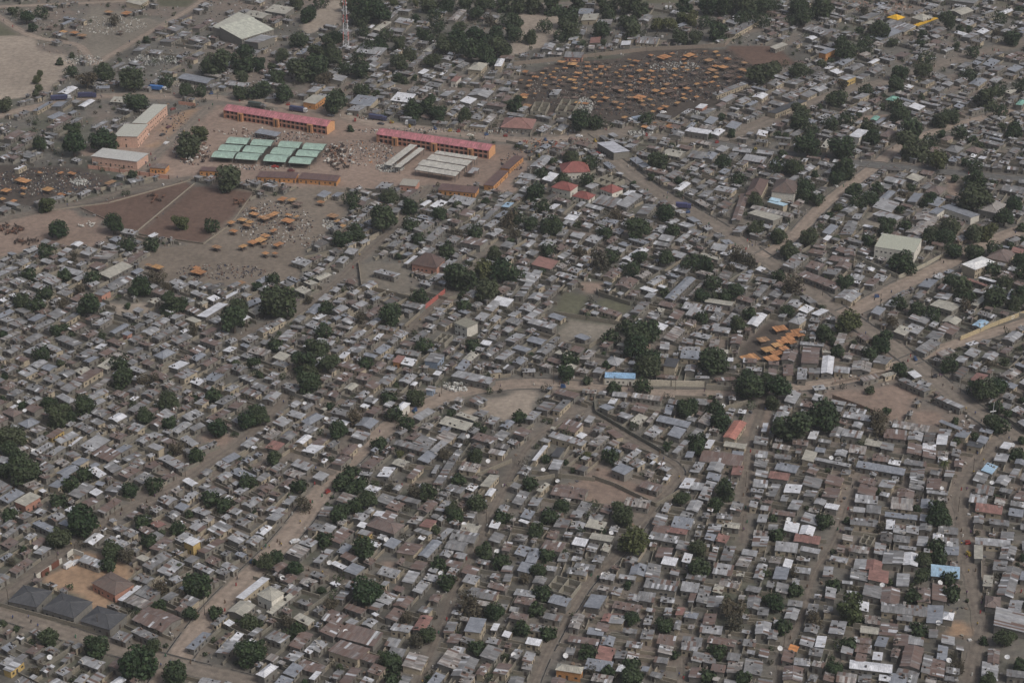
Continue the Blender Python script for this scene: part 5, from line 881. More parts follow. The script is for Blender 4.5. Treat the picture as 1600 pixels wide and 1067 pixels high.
# charcoal-roofed compound
landmark('charcoal_roofed_house', 'charcoal hip-roofed house, leftmost of the three beside the lower road', 'house', z7, (95,590,398,682,532,488), 3.6, 'h', 'k', 'n', phrase='the leftmost charcoal roof', pitch=.3)
landmark('charcoal_roofed_house', 'charcoal hip-roofed house, middle of the three', 'house', z7, (452,668,782,795,952,600), 3.6, 'h', 'k', 'n', phrase='the middle charcoal roof', pitch=.3)
landmark('charcoal_roofed_house', 'charcoal hip-roofed house, rightmost of the three', 'house', z7, (835,795,1150,905,1322,732), 3.6, 'h', 'k', 'n', phrase='the rightmost charcoal roof', pitch=.3)
landmark('brown_roofed_house', 'brown hip-roofed house with peach walls above the charcoal roofs', 'house', z7, (960,400,1200,552,1392,412), 3.8, 'h', 'r', 'p', tint=(.15,.12,.105), phrase='the brown peach walled house', pitch=.3)
landmark('open_carport', 'long pale metal carport along the back wall of the orange yard', 'carport', z7, (820,168,1040,258,1090,192), 2.8, 'm', 'l', 'm')
landmark('roadside_hall', 'lilac-white roofed hall at the far end of the diagonal road', 'hall', Z(800,0,.25), (545,908,650,985,722,942), 4.0, 'm', 'l', 'm', tint=(.45,.46,.50), phrase='the lilac white hall')
EXTRA_ANCH = [(300,850,'the yellow walled house'), (258,548,'the blue hip roofed house'), (488,702,'the white roof with orange yard'), (629,633,'the white two-storey house'), (714,660,'the long cream roofs'),
 (925,740,'the blue grey cube house'), (987,842,'the green tree at the lane bend'), (1045,876,'the bright white roof'), (1238,824,'the twin white roofs'), (1420,872,'the square white roof'), (1332,955,'the bright green bushy tree'),
 (1475,895,'the long sky blue and white roof'), (740,978,'the tall blue grey roofed house'), (432,935,'the cream roofed pair'), (20,1040,'the lower left corner'), (575,930,'the big tree beside the alley'), (892,1040,'the cream gabled house'),
 (940,1020,'the red striped roof'), (1500,980,'the round sand pit'), (1590,985,'the big pale blue roof'), (1470,690,'the pair of slate blue roofs'), (1393,735,'the long blue grey workshop'), (1290,575,'the white and rust roofed block'),
 (1370,625,'the pink sandy yard'), (1485,630,'the tan walled store'), (1185,605,'the huge tree clump'), (1250,648,'the two giant trees'), (120,645,'the tree grove'), (40,720,'the left edge grove'), (40,780,'the cream flat roof'), (150,770,'the pale blue long roof'),
 (185,655,'the square white roof by the trees'), (1290,1040,'the long white striped roof'), (1140,1000,'the bottom alley mouth'), (330,487,'the tall white roofed hall'), (180,425,'the long cream striped roof'), (430,470,'the great round tree'),
 (765,440,'the central tree belt'), (1000,525,'the dark tree pair'), (890,470,'the garden plots'), (1100,470,'the cream flat wall block'), (1205,530,'the orange drying mats'), (1000,130,'the dark mat market'), (1435,32,'the yellow roofs'),
 (1395,155,'the sea green roof'), (620,30,'the top tree belt'), (110,80,'the tan embankment'), (1535,495,'the light blue roof at the wall'), (700,90,'the upper tree clump'), (60,285,'the left mat market'), (300,330,'the brown bare field'),
 (420,340,'the rough field of mats'), (1200,90,'the brown corner plot'), (820,195,'the faded pink shop row'), (560,180,'the market street'), (740,560,'the beige and lilac roof pair'), (800,690,'the alley junction'), (660,800,'the young tree row')]
for a_ in EXTRA_ANCH: anchor(*a_)

# roofless shells of unfinished houses
def shell(z, c, h, label, col=(.27,.25,.205)):
    A, B, C = z(*c); cx, cy, lx, ly, th = rectify(A, B, C, h, False); mark(cx, cy, lx/2+.5, ly/2+.5, th); F = frame(cx, cy, th)
    root = empty('unfinished_house', (cx, cy, 0)); X, Y = lx/2, ly/2; rn = random.Random(int(cy))
    def wl(x0, y0, x1, y1):
        m = MB(); yard_wall(m, *F(x0, y0), *F(x1, y1), h*rn.uniform(.85, 1.05), jit(col, .08, rn)); m.build('block_wall', root, (cx, cy, 0))
    wl(-X, -Y, X, -Y); wl(-X, Y, X, Y); wl(-X, -Y+.15, -X, Y-.15); wl(X, -Y+.15, X, Y-.15); wl(-X+.2, 0, X-.2, 0)
    for k in range(1, max(2, int(lx/4))): x = -X+k*lx/max(2, int(lx/4)); wl(x, -Y+.15, x, -.15); wl(x, .15, x, Y-.15)
    cb = op_parts(root, cx, cy)
    for k in range(max(1, int(lx/4))): cb('window', *F(-X+(k+.5)*lx/max(1, int(lx/4)), -Y), 1.0, 1.1, .27, 1.1, th)
    fixed(root, label, 'unfinished house')
shell(z9, (225,860,400,885,445,765), 3.2, 'roofless grey block shell left of the sandy yard by the mat market')
shell(z9, (530,850,715,905,785,740), 3.2, 'roofless grey block shell right of the sandy yard by the mat market')
shell(z5, (775,500,980,575,1160,480), 3.2, 'roofless pale block shell among trees between the red roofed villas')
shell(Z(800,800,.25), (215,475,370,520,430,435), 2.6, 'weathered roofless grey shell of small rooms by the ditch lane')
shell(Z(600,440,.16872), (470,545,555,585,625,500), 2.8, 'small roofless block frame left of the cream two-storey house')
shell(Z(1200,800,.25), (570,185,640,200,672,150), 2.6, 'roofless square cream frame among tin roofs')
o_, _ = landmark('two_storey_house', 'two-storey pale yellow house with flat grey roof at the lane corner', 'house', Z(600,440,.16872), (650,385,770,440,872,380), 5.6, 'f', 'c', 'x', tint=(.24,.23,.19), phrase='the pale yellow two-storey house')

# boundary walls (polylines), each one thing
def wall_line(pts, h, col, label, name='boundary_wall', pil=0, thick=.25):
    g = [V2(P(*p)) for p in pts]; root = empty(name, (g[0][0], g[0][1], 0)); ori = (g[0][0], g[0][1], 0)
    for a, b_ in zip(g, g[1:]):
        m = MB(); L = math.hypot(b_[0]-a[0], b_[1]-a[1]); ang = math.atan2(b_[1]-a[1], b_[0]-a[0]); m.box((a[0]+b_[0])/2, (a[1]+b_[1])/2, 0, L-.3, thick, h, ang, col, M_WALL)
        m.build('wall_panel', root, ori); mark((a[0]+b_[0])/2, (a[1]+b_[1])/2, L/2, .8, ang, 3)
        if pil:
            n = int(L/pil)
            for i in range(n+1):
                x = a[0]+(b_[0]-a[0])*i/max(1, n); y = a[1]+(b_[1]-a[1])*i/max(1, n)
                m = MB(); m.box(x, y, 0, .5, .5, h+.2, ang, tuple(c*.35 for c in col), M_WALL); m.build('pillar', root, ori)
    fixed(root, label, 'wall'); return root, g
PEACH = (.50,.27,.20); BLK = (.25,.225,.18); WHT = (.55,.53,.47)
wall_line(z1(120,890,560,945,960,1000), 2.2, (.58,.33,.25), 'pink panelled wall with dark pillars in front of the peach hall', pil=6)
wall_line(z1(1058,222,1240,245), 2.2, PEACH, 'short pink wall right of the tall peach block')
wall_line(z7(380,370,650,190), 2.3, WHT, 'white roadside wall with brown gates at the orange yard')
wall_line(z7(700,145,765,95,880,140), 2.3, WHT, 'white corner wall behind the pale carport')
wall_line(z7(0,650,1150,960,1400,730), 1.9, BLK, 'grey block wall below the three charcoal roofs')
wall_line([(200,912),(232,885)], 1.9, BLK, 'short grey wall beside the brown peach-walled house')
wall_line(z8(228,215,1075,238), 3.0, (.52,.47,.38), 'long cream wall beside the straight road under the bright blue roof', pil=14)
wall_line(z8(1080,262,1300,270), 2.6, (.26,.24,.20), 'grey extension of the cream wall toward the huge trees')
wall_line(z8(820,345,1080,352,1090,300), 2.4, BLK, 'grey block wall across the straight road from the cream wall')
wall_line(z8(1230,440,1430,385), 2.6, BLK, 'grey wall above the salmon gabled house')
wall_line(z8(230,160,460,0,620,-90), 2.2, (.26,.20,.16), 'slanting brown lane wall behind the bright blue roof')
wall_line(z8(150,360,160,460,460,640,740,800), 1.9, (.17,.165,.135), 'mossy dark wall along the ditch lane')
wall_line(z6(95,645,440,805,690,690,870,590), 2.2, (.38,.35,.28), 'pale boundary wall round the flat pale office')
wall_line([(802,103),(930,89),(1010,80),(1132,74),(1140,66)], 2.6, (.24,.20,.165), 'long block wall along the far side of the mat market')
wall_line([(1000,72),(1060,66),(1085,70)], 2.4, (.25,.225,.19), 'grey block wall piece above the mat market')
wall_line(z12(530,950,850,690), 2.4, (.42,.14,.12), 'rose red wall slanting along the lane below the brown pyramid roof')
wall_line([(617,462),(660,477)], 2.2, BLK, 'grey wall left of the rose red wall')
wall_line([(1500,532),(1560,507),(1600,492),(1640,478)], 2.3, (.46,.38,.24), 'yellow roadside wall with white lettering beside the light blue roof')
wall_line([(1535,483),(1585,494),(1620,500)], 2.3, (.34,.32,.27), 'pale wall behind the light blue roof yard')
wall_line([(305,287),(215,362)], .8, (.30,.27,.22), 'pale low wall dividing the two brown bare fields')
wall_line([(398,300),(360,352),(318,382)], .8, (.27,.24,.19), 'low wall between brown field and field of mats')
wall_line([(215,367),(318,382)], .8, (.17,.15,.12), 'dark low wall along the near edge of the brown field')
wall_line([(125,325),(168,345)], .7, (.22,.18,.15), 'short low wall at the left of the brown field')
wall_line([(75,330),(170,318),(300,282)], .7, (.30,.26,.21), 'low kerb wall beside the left field track')
wall_line([(865,492),(950,505),(975,510),(920,545),(880,540)], 2.2, BLK, 'grey block wall round the empty plot below the garden plots')
wall_line([(932,455),(935,462),(985,478)], 2.3, (.20,.185,.15), 'dark block wall above the right garden plot')
wall_line([(925,748),(960,760),(1025,792),(1062,770)], 2.0, BLK, 'grey curved wall round the pink yard')
wall_line([(1130,588),(1155,592)], 2.2, BLK, 'short grey wall beside the huge tree clump')
wall_line([(1300,601),(1360,588),(1400,580)], 1.3, (.22,.18,.15), 'low wall of the stall row by the pink sandy yard')
wall_line([(1300,622),(1350,640),(1385,655)], 2.0, (.25,.18,.14), 'brown wall on the near side of the pink sandy yard')
wall_line([(792,760),(870,745),(930,752)], 1.9, BLK, 'grey wall left of the pink yard')
wall_line([(395,905),(500,935)], 1.8, BLK, 'grey wall behind the cream roofed pair')
wall_line([(745,745),(800,722)], 1.9, BLK, 'grey lane wall below the young tree row')
wall_line([(475,405),(520,395)], 1.6, BLK, 'short wall at the rough field corner')
wall_line([(640,455),(700,470),(735,462)], 2.0, BLK, 'grey wall below the brown pyramid roof')
wall_line([(560,412),(565,450),(650,470)], 2.2, (.28,.24,.18), 'tan wall round the dusty compound by the sloping lane')
# painted letters on the yellow wall
cu = bpy.data.curves.new('painted_words', 'FONT'); cu.body = 'GOOD'; cu.size = 2.9; cu.extrude = .02; cu.space_character = 1.25
to = bpy.data.objects.new('tmp_text', cu); COL.objects.link(to); bpy.context.view_layer.update()
tm = bpy.data.meshes.new_from_object(to.evaluated_get(bpy.context.evaluated_depsgraph_get())); bpy.data.objects.remove(to)
tm.materials.clear(); tm.materials.append(flat_mat('white_paint', (.75,.74,.70), .8))
g0 = V2(P(1562, 506)); g1 = V2(P(1600, 492)); ang = math.atan2(g1[1]-g0[1], g1[0]-g0[0])
wl_ = [o for o in bpy.data.objects if o.get('label', '').startswith('yellow roadside wall')][0]
lt = bpy.data.objects.new('painted_words', tm); COL.objects.link(lt); lt.parent = wl_
lt.location = (g0[0]+math.sin(ang)*.17-wl_.location.x, g0[1]-math.cos(ang)*.17-wl_.location.y, .15); lt.rotation_euler = (PI/2, 0, ang)
# brown gates in the white wall
for px, py in z7(475, 318, 578, 240):
    g = V2(P(px, py)); a0, b0 = [V2(P(*p)) for p in z7(380, 370, 650, 190)]; an = math.atan2(b0[1]-a0[1], b0[0]-a0[0])
    m = MB(); m.box(g[0], g[1], 0, 4.2, .5, 2.5, an, (.16,.07,.05), M_MISC); o = m.build('metal_gate', None, (g[0], g[1], 0)); 
    fixed(o, ('left' if px < 80 else 'right')+' dark brown metal gate in the white roadside wall', 'gate')

# lattice mast
def mast():
    x, y, _ = P(541, 76); root = empty('lattice_mast', (x, y, 0)); HM = 36.0; wb, wt = 1.9, .7
    cor = lambda z, i: (x+(1 if i in (1, 2) else -1)*(wb+(wt-wb)*z/HM), y+(1 if i > 1 else -1)*(wb+(wt-wb)*z/HM), z)
    for i in range(4):
        m = MB()
        for s in range(6):
            z0, z1_ = HM*s/6, HM*(s+1)/6; m.rod(cor(z0, i), cor(z1_, i), .17, (.5,.12,.1) if s % 2 else (.6,.6,.6), M_MISC, 4)
        m.build('leg', root, (x, y, 0))
    for s in range(18):
        z0, z1_ = HM*s/18, HM*(s+1)/18; m = MB()
        for i in range(4):
            j = (i+1) % 4; m.rod(cor(z0, i), cor(z1_, j), .08, (.45,.45,.46), M_MISC, 3); m.rod(cor(z1_, i), cor(z1_, j), .08, (.45,.45,.46), M_MISC, 3)
        m.build('bracing', root, (x, y, 0))
    for k, (zz, dx, dy) in enumerate(((33, -1.3, -.6), (32, 1.3, -.4), (29, 1.2, -.8), (27, -1.5, -.5), (21, -1.6, -.6), (19.5, 1.7, -.5), (16, 1.6, -.9))):
        m = MB(); m.rod((x+dx, y+dy-.3, zz), (x+dx, y+dy+.1, zz), .65, (.68,.68,.68), M_MISC, 10, .3); m.rod((x+dx, y+dy, zz), (x, y, zz), .06, (.4,.4,.4), M_MISC, 3); m.build('drum_antenna', root, (x, y, 0))
    fixed(root, 'tall red and white lattice mast with drum antennas among trees', 'mast'); anchor(541, 40, 'the lattice mast')
mast()
x, y, _ = P(1550, 657); root = empty('light_pole', (x, y, 0)); m = MB(); m.rod((x, y, 0), (x, y, 9.5), .13, (.55,.55,.55), M_MISC, 6); m.build('pole', root, (x, y, 0))
m = MB(); m.box(x, y, 4.6, 3.0, .5, .25, .3, (.6,.6,.6), M_MISC); m.build('cross_arm', root, (x, y, 0)); fixed(root, 'white pole with a cross arm beside the wide right road', 'pole')
# ------------------------------------------------------------------ surveyed roofs
HOUSES = []   # cx cy lx ly th h shape code wall px-area px py walls
def pxarea(cx, cy, lx, ly): 
    px, py, s = PX(cx, cy, 3); return lx*ly*s*s*.55, px, py
def add_house(cx, cy, lx, ly, th, h, shape, code, wall):
    a, px, py = pxarea(cx, cy, lx, ly); vis = -10 < px < 1610 and -10 < py < 1075
    HOUSES.append([cx, cy, lx, ly, th, h, shape, code, wall, a if vis else a*.01, px, py, []])
TREES = []
for (ti, tj), (ox, oy, roofs, trees) in T.items():
    for e in roofs.replace('\n', '').split(';'):
        t_ = e.split()
        if len(t_) < 7: continue
        try: n_ = [float(v) for v in t_[:6]]
        except ValueError: continue
        code = t_[6]; shape = t_[7] if len(t_) > 7 and t_[7] in 'mgfh' else ('m' if rnd.random() < .75 else 'g')
        h = float(t_[8]) if len(t_) > 8 else rnd.uniform(2.4, 3.1); wall = t_[9] if len(t_) > 9 else rnd.choice('mmnnqe')
        if len(t_) > 8 and shape not in 'mgfh': shape = 'm'
        pts = [(ox+n_[i]*.25, oy+n_[i+1]*.25) for i in (0, 2, 4)]
        cx, cy, lx, ly, th = rectify(*pts, h)
        if occ_frac(cx, cy, lx/2*.8, ly/2*.8, th) > .45:
            iy, ix = cells_rect(cx, cy, lx/2*.8, ly/2*.8, th)
            if (OCC[iy, ix] == 3).mean() > .35: continue
        mark(cx, cy, lx/2+.25, ly/2+.25, th); add_house(cx, cy, lx, ly, th, h, shape, code, wall)
    for e in trees.split(';'):
        t_ = e.split()
        if len(t_) < 3: continue
        w = t_[2]; kind = w[-1] if w[-1] in 'do' else ''
        TREES.append((ox+float(t_[0])*.25, oy+float(t_[1])*.25, float(w.rstrip('do'))*.25, kind))
NHAND = len(HOUSES)
# ground under tree trunks stays free of houses
for px, py, w, k in TREES:
    _, _, s = PX(*P(px, py)); g = P(px, py+.42*w); r = .22*w/s; mark(g[0], g[1], r, r, 0, 2)
# ------------------------------------------------------------------ the rest of the town, packed along the street grid
def in_view(x, y):
    px, py, s = PX(x, y); return -70 < px < 1670 and -45 < py < 1130
def density(px, py):
    d = 1.0
    if py < 150: d = .45
    elif py < 260: d = .7
    if px < 330 and py < 260: d = .30
    if 1150 < px and py < 420 and py > 150: d = .75
    if 330 < px < 800 and py < 60: d = .2
    if 760 < px < 1180 and py < 70: d = .25
    return d
CODES = 'ggggggggllllllllrrrrrsssbbddcw'
def rcode(px, py):
    q_ = CODES
    if py < 400: q_ = 'gggggggglllrrsbd'
    if 420 < px < 800 and py > 850: q_ = 'rrrrrrrsssgggglllllbw'
    if px > 1000 and py > 600: q_ = 'llllllllggggggggbbrrrssw'
    if px < 420 and 500 < py: q_ = 'llllllggggggggrrrrsbbw'
    return rnd.choice(q_)
def try_place(cx, cy, lx, ly, th, gap=.12):
    if not in_view(cx, cy): return False
    if not (GX0+8 < cx < GX0+GW-8 and GY0+8 < cy < GY0+GH-8): return False
    if occ_frac(cx, cy, lx/2+gap, ly/2+gap, th) > .015: return False
    px, py, _ = PX(cx, cy)
    mark(cx, cy, lx/2+.1, ly/2+.1, th)
    add_house(cx, cy, lx, ly, th, rnd.uniform(2.2, 3.0), 'm' if rnd.random() < .72 else 'g', rcode(px, py), rnd.choice('mmmnnnqqe'))
    return True
for nm, w, dr, pts in ROADM:
    rp = resample(pts, 1.0); tg = tangents(rp)
    for side in (-1, 1):
        i = rnd.randint(0, 5)
        while i < len(rp):
            L, W = rnd.uniform(5, 11), rnd.uniform(3.4, 5.2); p, t_ = rp[i], tg[i]; off = w/2+W/2+(1.4 if dr else .6)+rnd.uniform(0, .7)
            px, py, _ = PX(*p)
            if rnd.random() < density(px, py)*.85: try_place(p[0]-t_[1]*side*off, p[1]+t_[0]*side*off, L, W, math.atan2(t_[1], t_[0]), .1)
            i += int(L+rnd.choice((.3, .5, 1.5, 4)))
xs_lo, xs_hi, ys_lo, ys_hi = -420, 420, 560, 1560
NTRY = 170000
for it in range(NTRY):
    f = it/NTRY
    if f < .42: L, W = rnd.uniform(5, 11.5)*rnd.choice((1, 1, 1.25)), rnd.uniform(3.6, 5.9)
    elif f < .72: L, W = rnd.uniform(3.8, 7), rnd.uniform(2.8, 4.2)
    else: L, W = rnd.uniform(2.2, 4.6), rnd.uniform(1.9, 3.2)
    if rnd.random() < .5: L, W = W, L
    if rnd.random() < .55 and len(HOUSES) > 50:
        hb = HOUSES[rnd.randrange(len(HOUSES))]; th = hb[4]+rnd.uniform(-.02, .02); s = rnd.choice((-1, 1)); g = rnd.choice((.15, .2, .3, .4, 3.0, 4.5))
        F = frame(hb[0], hb[1], hb[4])
        cx, cy = F(s*(hb[2]/2+L/2+g), rnd.choice((-1, 1, 0))*(hb[3]-W)/2) if rnd.random() < .5 else F(rnd.choice((-1, 1, 0))*(hb[2]-L)/2, s*(hb[3]/2+W/2+g))
    else:
        cy = ys_lo+(ys_hi-ys_lo)*rnd.random(); hw = cy*.30; cx = rnd.uniform(-hw, hw); th = None
    px, py, _ = PX(cx, cy)
    if not (-70 < px < 1670 and -45 < py < 1130): continue
    if ((math.sin(cx*.13+cy*.07)*math.cos(cy*.11-cx*.05)+1)/2) > density(px, py)*1.15: continue
    ix, iy = int(cx-GX0), int(cy-GY0)
    if not (0 <= ix < GW and 0 <= iy < GH) or OCC[iy, ix]: continue
    if th is None: th = field(px, py)+rnd.uniform(-.035, .035)
    try_place(cx, cy, L, W, th)
# yard walls run from house corners to the next building
NW = 0
for hb in HOUSES:
    cx, cy, lx, ly, th = hb[:5]; F = frame(cx, cy, th)
    if density(hb[10], hb[11]) < .5 and rnd.random() < .5: continue
    for sx, sy in rnd.sample([(-1, -1), (1, -1), (1, 1), (-1, 1)], 3):
        if rnd.random() < .15: continue
        dx, dy = rnd.choice(((sx, 0), (0, sy))); x0, y0 = sx*(lx/2-.45), sy*(ly/2-.45)
        n = 0; hit = False; st0 = (.9 if dx else .9)
        while n < 15:
            n += 1; p = F(x0+dx*(st0+n), y0+dy*(st0+n)); ix, iy = int(p[0]-GX0), int(p[1]-GY0)
            if not (0 <= ix < GW and 0 <= iy < GH): break
            if OCC[iy, ix]: hit = OCC[iy, ix] == 3; break
        if n < 2 or (not hit and n > 9): continue
        if not hit: n -= 1
        a = F(x0, y0); b_ = F(x0+dx*(st0+n-.2), y0+dy*(st0+n-.2))
        mark((a[0]+b_[0])/2, (a[1]+b_[1])/2, (n+st0)/2 if dx else .3, .3 if dx else (n+st0)/2, th, 3); NW += 1
        hb[12].append((a[0], a[1], b_[0], b_[1], rnd.uniform(1.5, 2.0), jit(rnd.choice(((.26,.235,.19), (.225,.21,.175), (.29,.255,.20))), .12, rnd)))
order = sorted(range(len(HOUSES)), key=lambda i: -HOUSES[i][9])
near = set(order[:298])
ROOFMB, WALLMB, OPMB = MB(), MB(), MB()
cbf = op_stuff(OPMB)
SIZEW = lambda a: 'large' if a > 75 else ('small' if a < 32 else '')
for i, (cx, cy, lx, ly, th, h, shape, code, wall, ar, px, py, walls) in enumerate(HOUSES):
    rn = random.Random(i*13+5)
    if i in near:
        o = house_object('tin_roofed_house', cx, cy, lx, ly, th, h, shape, code, wall, rn, walls)
        r_ = max(lx, ly)/min(lx, ly); sh = 'long' if r_ > 2.1 else ('square' if r_ < 1.25 else '')
        words = ' '.join(w for w in (SIZEW(lx*ly), sh, PAL[code][3], 'house') if w)
        thing(o, words, 'house', 'tin roofed houses', cx, cy, h)
    else:
        s = PX(cx, cy)[2]
        make_house(cx, cy, lx, ly, th, h, shape, code, wall, rn, ROOFMB, WALLMB, cbf, 1.1 if s > 3 else 1.6)
        for w_ in walls: yard_wall(WALLMB, *w_)
RST = MB()
for hb in HOUSES:
    if hb[6] in 'hf' or rnd.random() < .3: continue
    F = frame(hb[0], hb[1], hb[4])
    for _ in range(rnd.randint(1, 5)):
        u, v = rnd.uniform(-.45, .45)*hb[2], rnd.uniform(-.45, .45)*hb[3]; q_ = rnd.random(); sz = rnd.uniform(.2, .55)
        RST.box(*F(u, v), hb[5]+.05, sz*rnd.uniform(1, 3.5), sz, .45+ (.12*min(hb[2], hb[3]) if hb[6] == 'g' else .05*hb[3]), hb[4]+rnd.uniform(-.3, .3), (.07,.065,.06) if q_ < .45 else ((.42,.40,.37) if q_ < .75 else (.2,.15,.12)), M_MISC)
RST.build('roof_weights')['kind'] = 'stuff'
for mb, nm in ((ROOFMB, 'town_roofs'), (WALLMB, 'town_walls'), (OPMB, 'town_doorways')):
    o = mb.build(nm); o['kind'] = 'stuff'
print('HOUSES', len(HOUSES), 'hand', NHAND, 'walls', NW, 'faces', len(ROOFMB.f)+len(WALLMB.f)+len(OPMB.f))
# ------------------------------------------------------------------ trees
def crown_mesh(name, seed, mat, n=2300, leaf=.062, flat=.85, hollow=.0):
    """leaf clumps spread through overlapping lobes; unit crown about 1 wide, centred on z=0"""
    r = np.random.RandomState(seed); nl = r.randint(8, 13)
    cen = []; rad = []
    for k in range(nl):
        a = r.rand()*2*PI; d = .31*math.sqrt(r.rand()) if k else 0; zz = (r.rand()-.5)*.52-.15*d
        cen.append((math.cos(a)*d*1.05, math.sin(a)*d*1.05, zz)); rad.append(.13+.12*r.rand() if k else .34)
    cen = np.array(cen); rad = np.array(rad)
    cen[:, :2] *= (1.0, .85)[seed % 2]; cen[:, 2] *= (1.0, 1.5, .75)[seed % 3]
    k = r.choice(nl, n, p=rad**2/np.sum(rad**2)); v = r.normal(size=(n, 3)); v /= np.linalg.norm(v, axis=1)[:, None]
    rr = rad[k]*(.55+.60*r.rand(n)**.85); pos = cen[k]+v*rr[:, None]; pos[:, 2] *= flat
    nrm = v*.7+r.normal(size=(n, 3))*.55+np.array((0, 0, .35)); nrm /= np.linalg.norm(nrm, axis=1)[:, None]
    t = np.cross(nrm, r.normal(size=(n, 3))); t /= np.linalg.norm(t, axis=1)[:, None]; b_ = np.cross(nrm, t)
    s = leaf*(.55+.8*r.rand(n))[:, None]
    A = pos-t*s*.5-b_*s*.35; B = pos+t*s*.5-b_*s*.5; C = pos+t*s*.35+b_*s*.5; D = pos-t*s*.5+b_*s*.4+nrm*s*.15
    co = np.stack([A, B, C, D], 1).reshape(-1, 3).astype(np.float32)
    me = bpy.data.meshes.new(name); me.vertices.add(len(co)); me.vertices.foreach_set('co', co.ravel())
    me.loops.add(4*n); me.loops.foreach_set('vertex_index', np.arange(4*n, dtype=np.int32)); me.polygons.add(n)
    me.polygons.foreach_set('loop_start', np.arange(0, 4*n, 4, dtype=np.int32)); me.update(calc_edges=True); me.materials.append(mat); return me
CROWNS = {'': [crown_mesh('crown', s, M_LEAF) for s in range(12)], 'o': [crown_mesh('crown', 20+s, M_LEAFO) for s in range(3)],
          'd': [crown_mesh('crown', 40+s, M_LEAFD, 700, .06) for s in range(4)], 's': [crown_mesh('crown', 60+s, M_LEAF, 420, .12) for s in range(4)]}
def trunk_mesh(seed):
    r = random.Random(seed); m = MB(); m.rod((0, 0, 0), (r.uniform(-.03, .03), r.uniform(-.03, .03), .42), .045, (.1,.08,.06), M_BARK, 6, .03)
    for k in range(5):
        a = k*2*PI/5+r.uniform(-.4, .4); m.rod((0, 0, .34+.03*k), (math.cos(a)*.26, math.sin(a)*.26, .55+r.uniform(0, .15)), .022, (.1,.08,.06), M_BARK, 5, .008)
    return m.mesh('trunk')
TRUNKS = [trunk_mesh(s) for s in range(3)]
TREES2 = []
for px, py, w, k in TREES:
    g0 = P(px, py); s = PX(*g0)[2]; D = w*1.15/s
    hc = .44*D; g = P(px, py, hc)               # crown centre sits hc above the ground
    TREES2.append((g[0], g[1], D, k, px, py, w))
TREES2.sort(key=lambda t: -t[6])
ntree = 0
SM = [t for t in TREES2 if t[6] <= 15.5]; BG = [t for t in TREES2 if t[6] > 15.5]
def leafy(name, cat, words, group, x, y, D, k, small=False):
    global ntree
    ntree += 1; root = empty(name, (x, y, 0), rnd.uniform(0, 6.28)); rz = rnd.uniform(.86, 1.12)
    cm = bpy.data.objects.new('crown', rnd.choice(CROWNS['s' if small and not k else k])); COL.objects.link(cm); cm.parent = root
    cm.location = (0, 0, .44*D); cm.scale = (D*rnd.uniform(.92, 1.1), D*rnd.uniform(.92, 1.1), D*rz)
    tk = bpy.data.objects.new('trunk', rnd.choice(TRUNKS)); COL.objects.link(tk); tk.parent = root; tk.scale = (D, D, D*.95)
    thing(root, words, cat, group, x, y, .5*D)
CW = {'': 'dark green', 'o': 'olive green', 'd': 'brownish dry'}
SZ = lambda w: 'huge' if w > 40 else ('large' if w > 29 else ('medium' if w > 21 else 'small'))
cnt = {'t': 0, 'd': 0, 'b': 0}
rest = []
for t in BG:
    x, y, D, k, px, py, w = t
    if k == 'd':
        leafy('dry_tree', 'tree', f'{SZ(w)} brownish thin-leaved tree', 'dry brownish trees', x, y, D, k)
    elif cnt['t'] < 298:
        cnt['t'] += 1; leafy('shade_tree', 'tree', f'{SZ(w)} {CW[k]} round tree', 'round shade trees', x, y, D, k)
    else: rest.append(t)
for t in SM:
    x, y, D, k, px, py, w = t
    leafy('bush', 'bush', f'{"tiny" if w < 12 else "low"} {CW[k]} bush', 'bushes between houses', x, y, D, k, True)
def scatter_leaves(name, items, mat, seed, nleaf):
    r = np.random.RandomState(seed); vs = []
    for x, y, D, n in items:
        v = r.normal(size=(n, 3)); v /= np.linalg.norm(v, axis=1)[:, None]; rr = (.35+.2*r.rand(n))*D
        lob = 1+.25*np.sin(3*np.arctan2(v[:, 1], v[:, 0])+x)[:, None]
        p = np.array((x, y, .48*D))+v*rr[:, None]*lob*np.array((1, 1, .85))
        nr = v+r.normal(size=(n, 3))*.6; nr /= np.linalg.norm(nr, axis=1)[:, None]; t_ = np.cross(nr, r.normal(size=(n, 3))); t_ /= np.linalg.norm(t_, axis=1)[:, None]; b_ = np.cross(nr, t_)
        s = nleaf*(.6+.8*r.rand(n))[:, None]*.5
        vs.append(np.stack([p-t_*s-b_*s, p+t_*s-b_*s, p+t_*s+b_*s, p-t_*s+b_*s], 1).reshape(-1, 3))
    co = np.concatenate(vs).astype(np.float32); n = len(co)//4
    me = bpy.data.meshes.new(name); me.vertices.add(len(co)); me.vertices.foreach_set('co', co.ravel()); me.loops.add(4*n); me.loops.foreach_set('vertex_index', np.arange(4*n, dtype=np.int32))
    me.polygons.add(n); me.polygons.foreach_set('loop_start', np.arange(0, 4*n, 4, dtype=np.int32)); me.update(calc_edges=True); me.materials.append(mat)
    o = bpy.data.objects.new(name, me); COL.objects.link(o); o['kind'] = 'stuff'; return o
if rest: scatter_leaves('distant_trees', [(t[0], t[1], t[2], 500) for t in rest], M_LEAF, 5, .7)
# undergrowth in yards and verges: nobody could count it
it_ = []
k_ = 0
while len(it_) < 1300 and k_ < 16000:
    k_ += 1; cy = rnd.uniform(570, 1500); cx = rnd.uniform(-.3, .3)*cy; ix, iy = int(cx-GX0), int(cy-GY0)
    if 0 <= ix < GW and 0 <= iy < GH and OCC[iy, ix] == 0 and in_view(cx, cy): D = rnd.uniform(1.0, 3.0)+rnd.random()**4*3; it_.append((cx, cy, D, int(30+D*22)))
scatter_leaves('undergrowth', it_[:820], M_LEAF, 8, .38); scatter_leaves('dry_undergrowth', it_[820:], M_LEAFD, 9, .34)
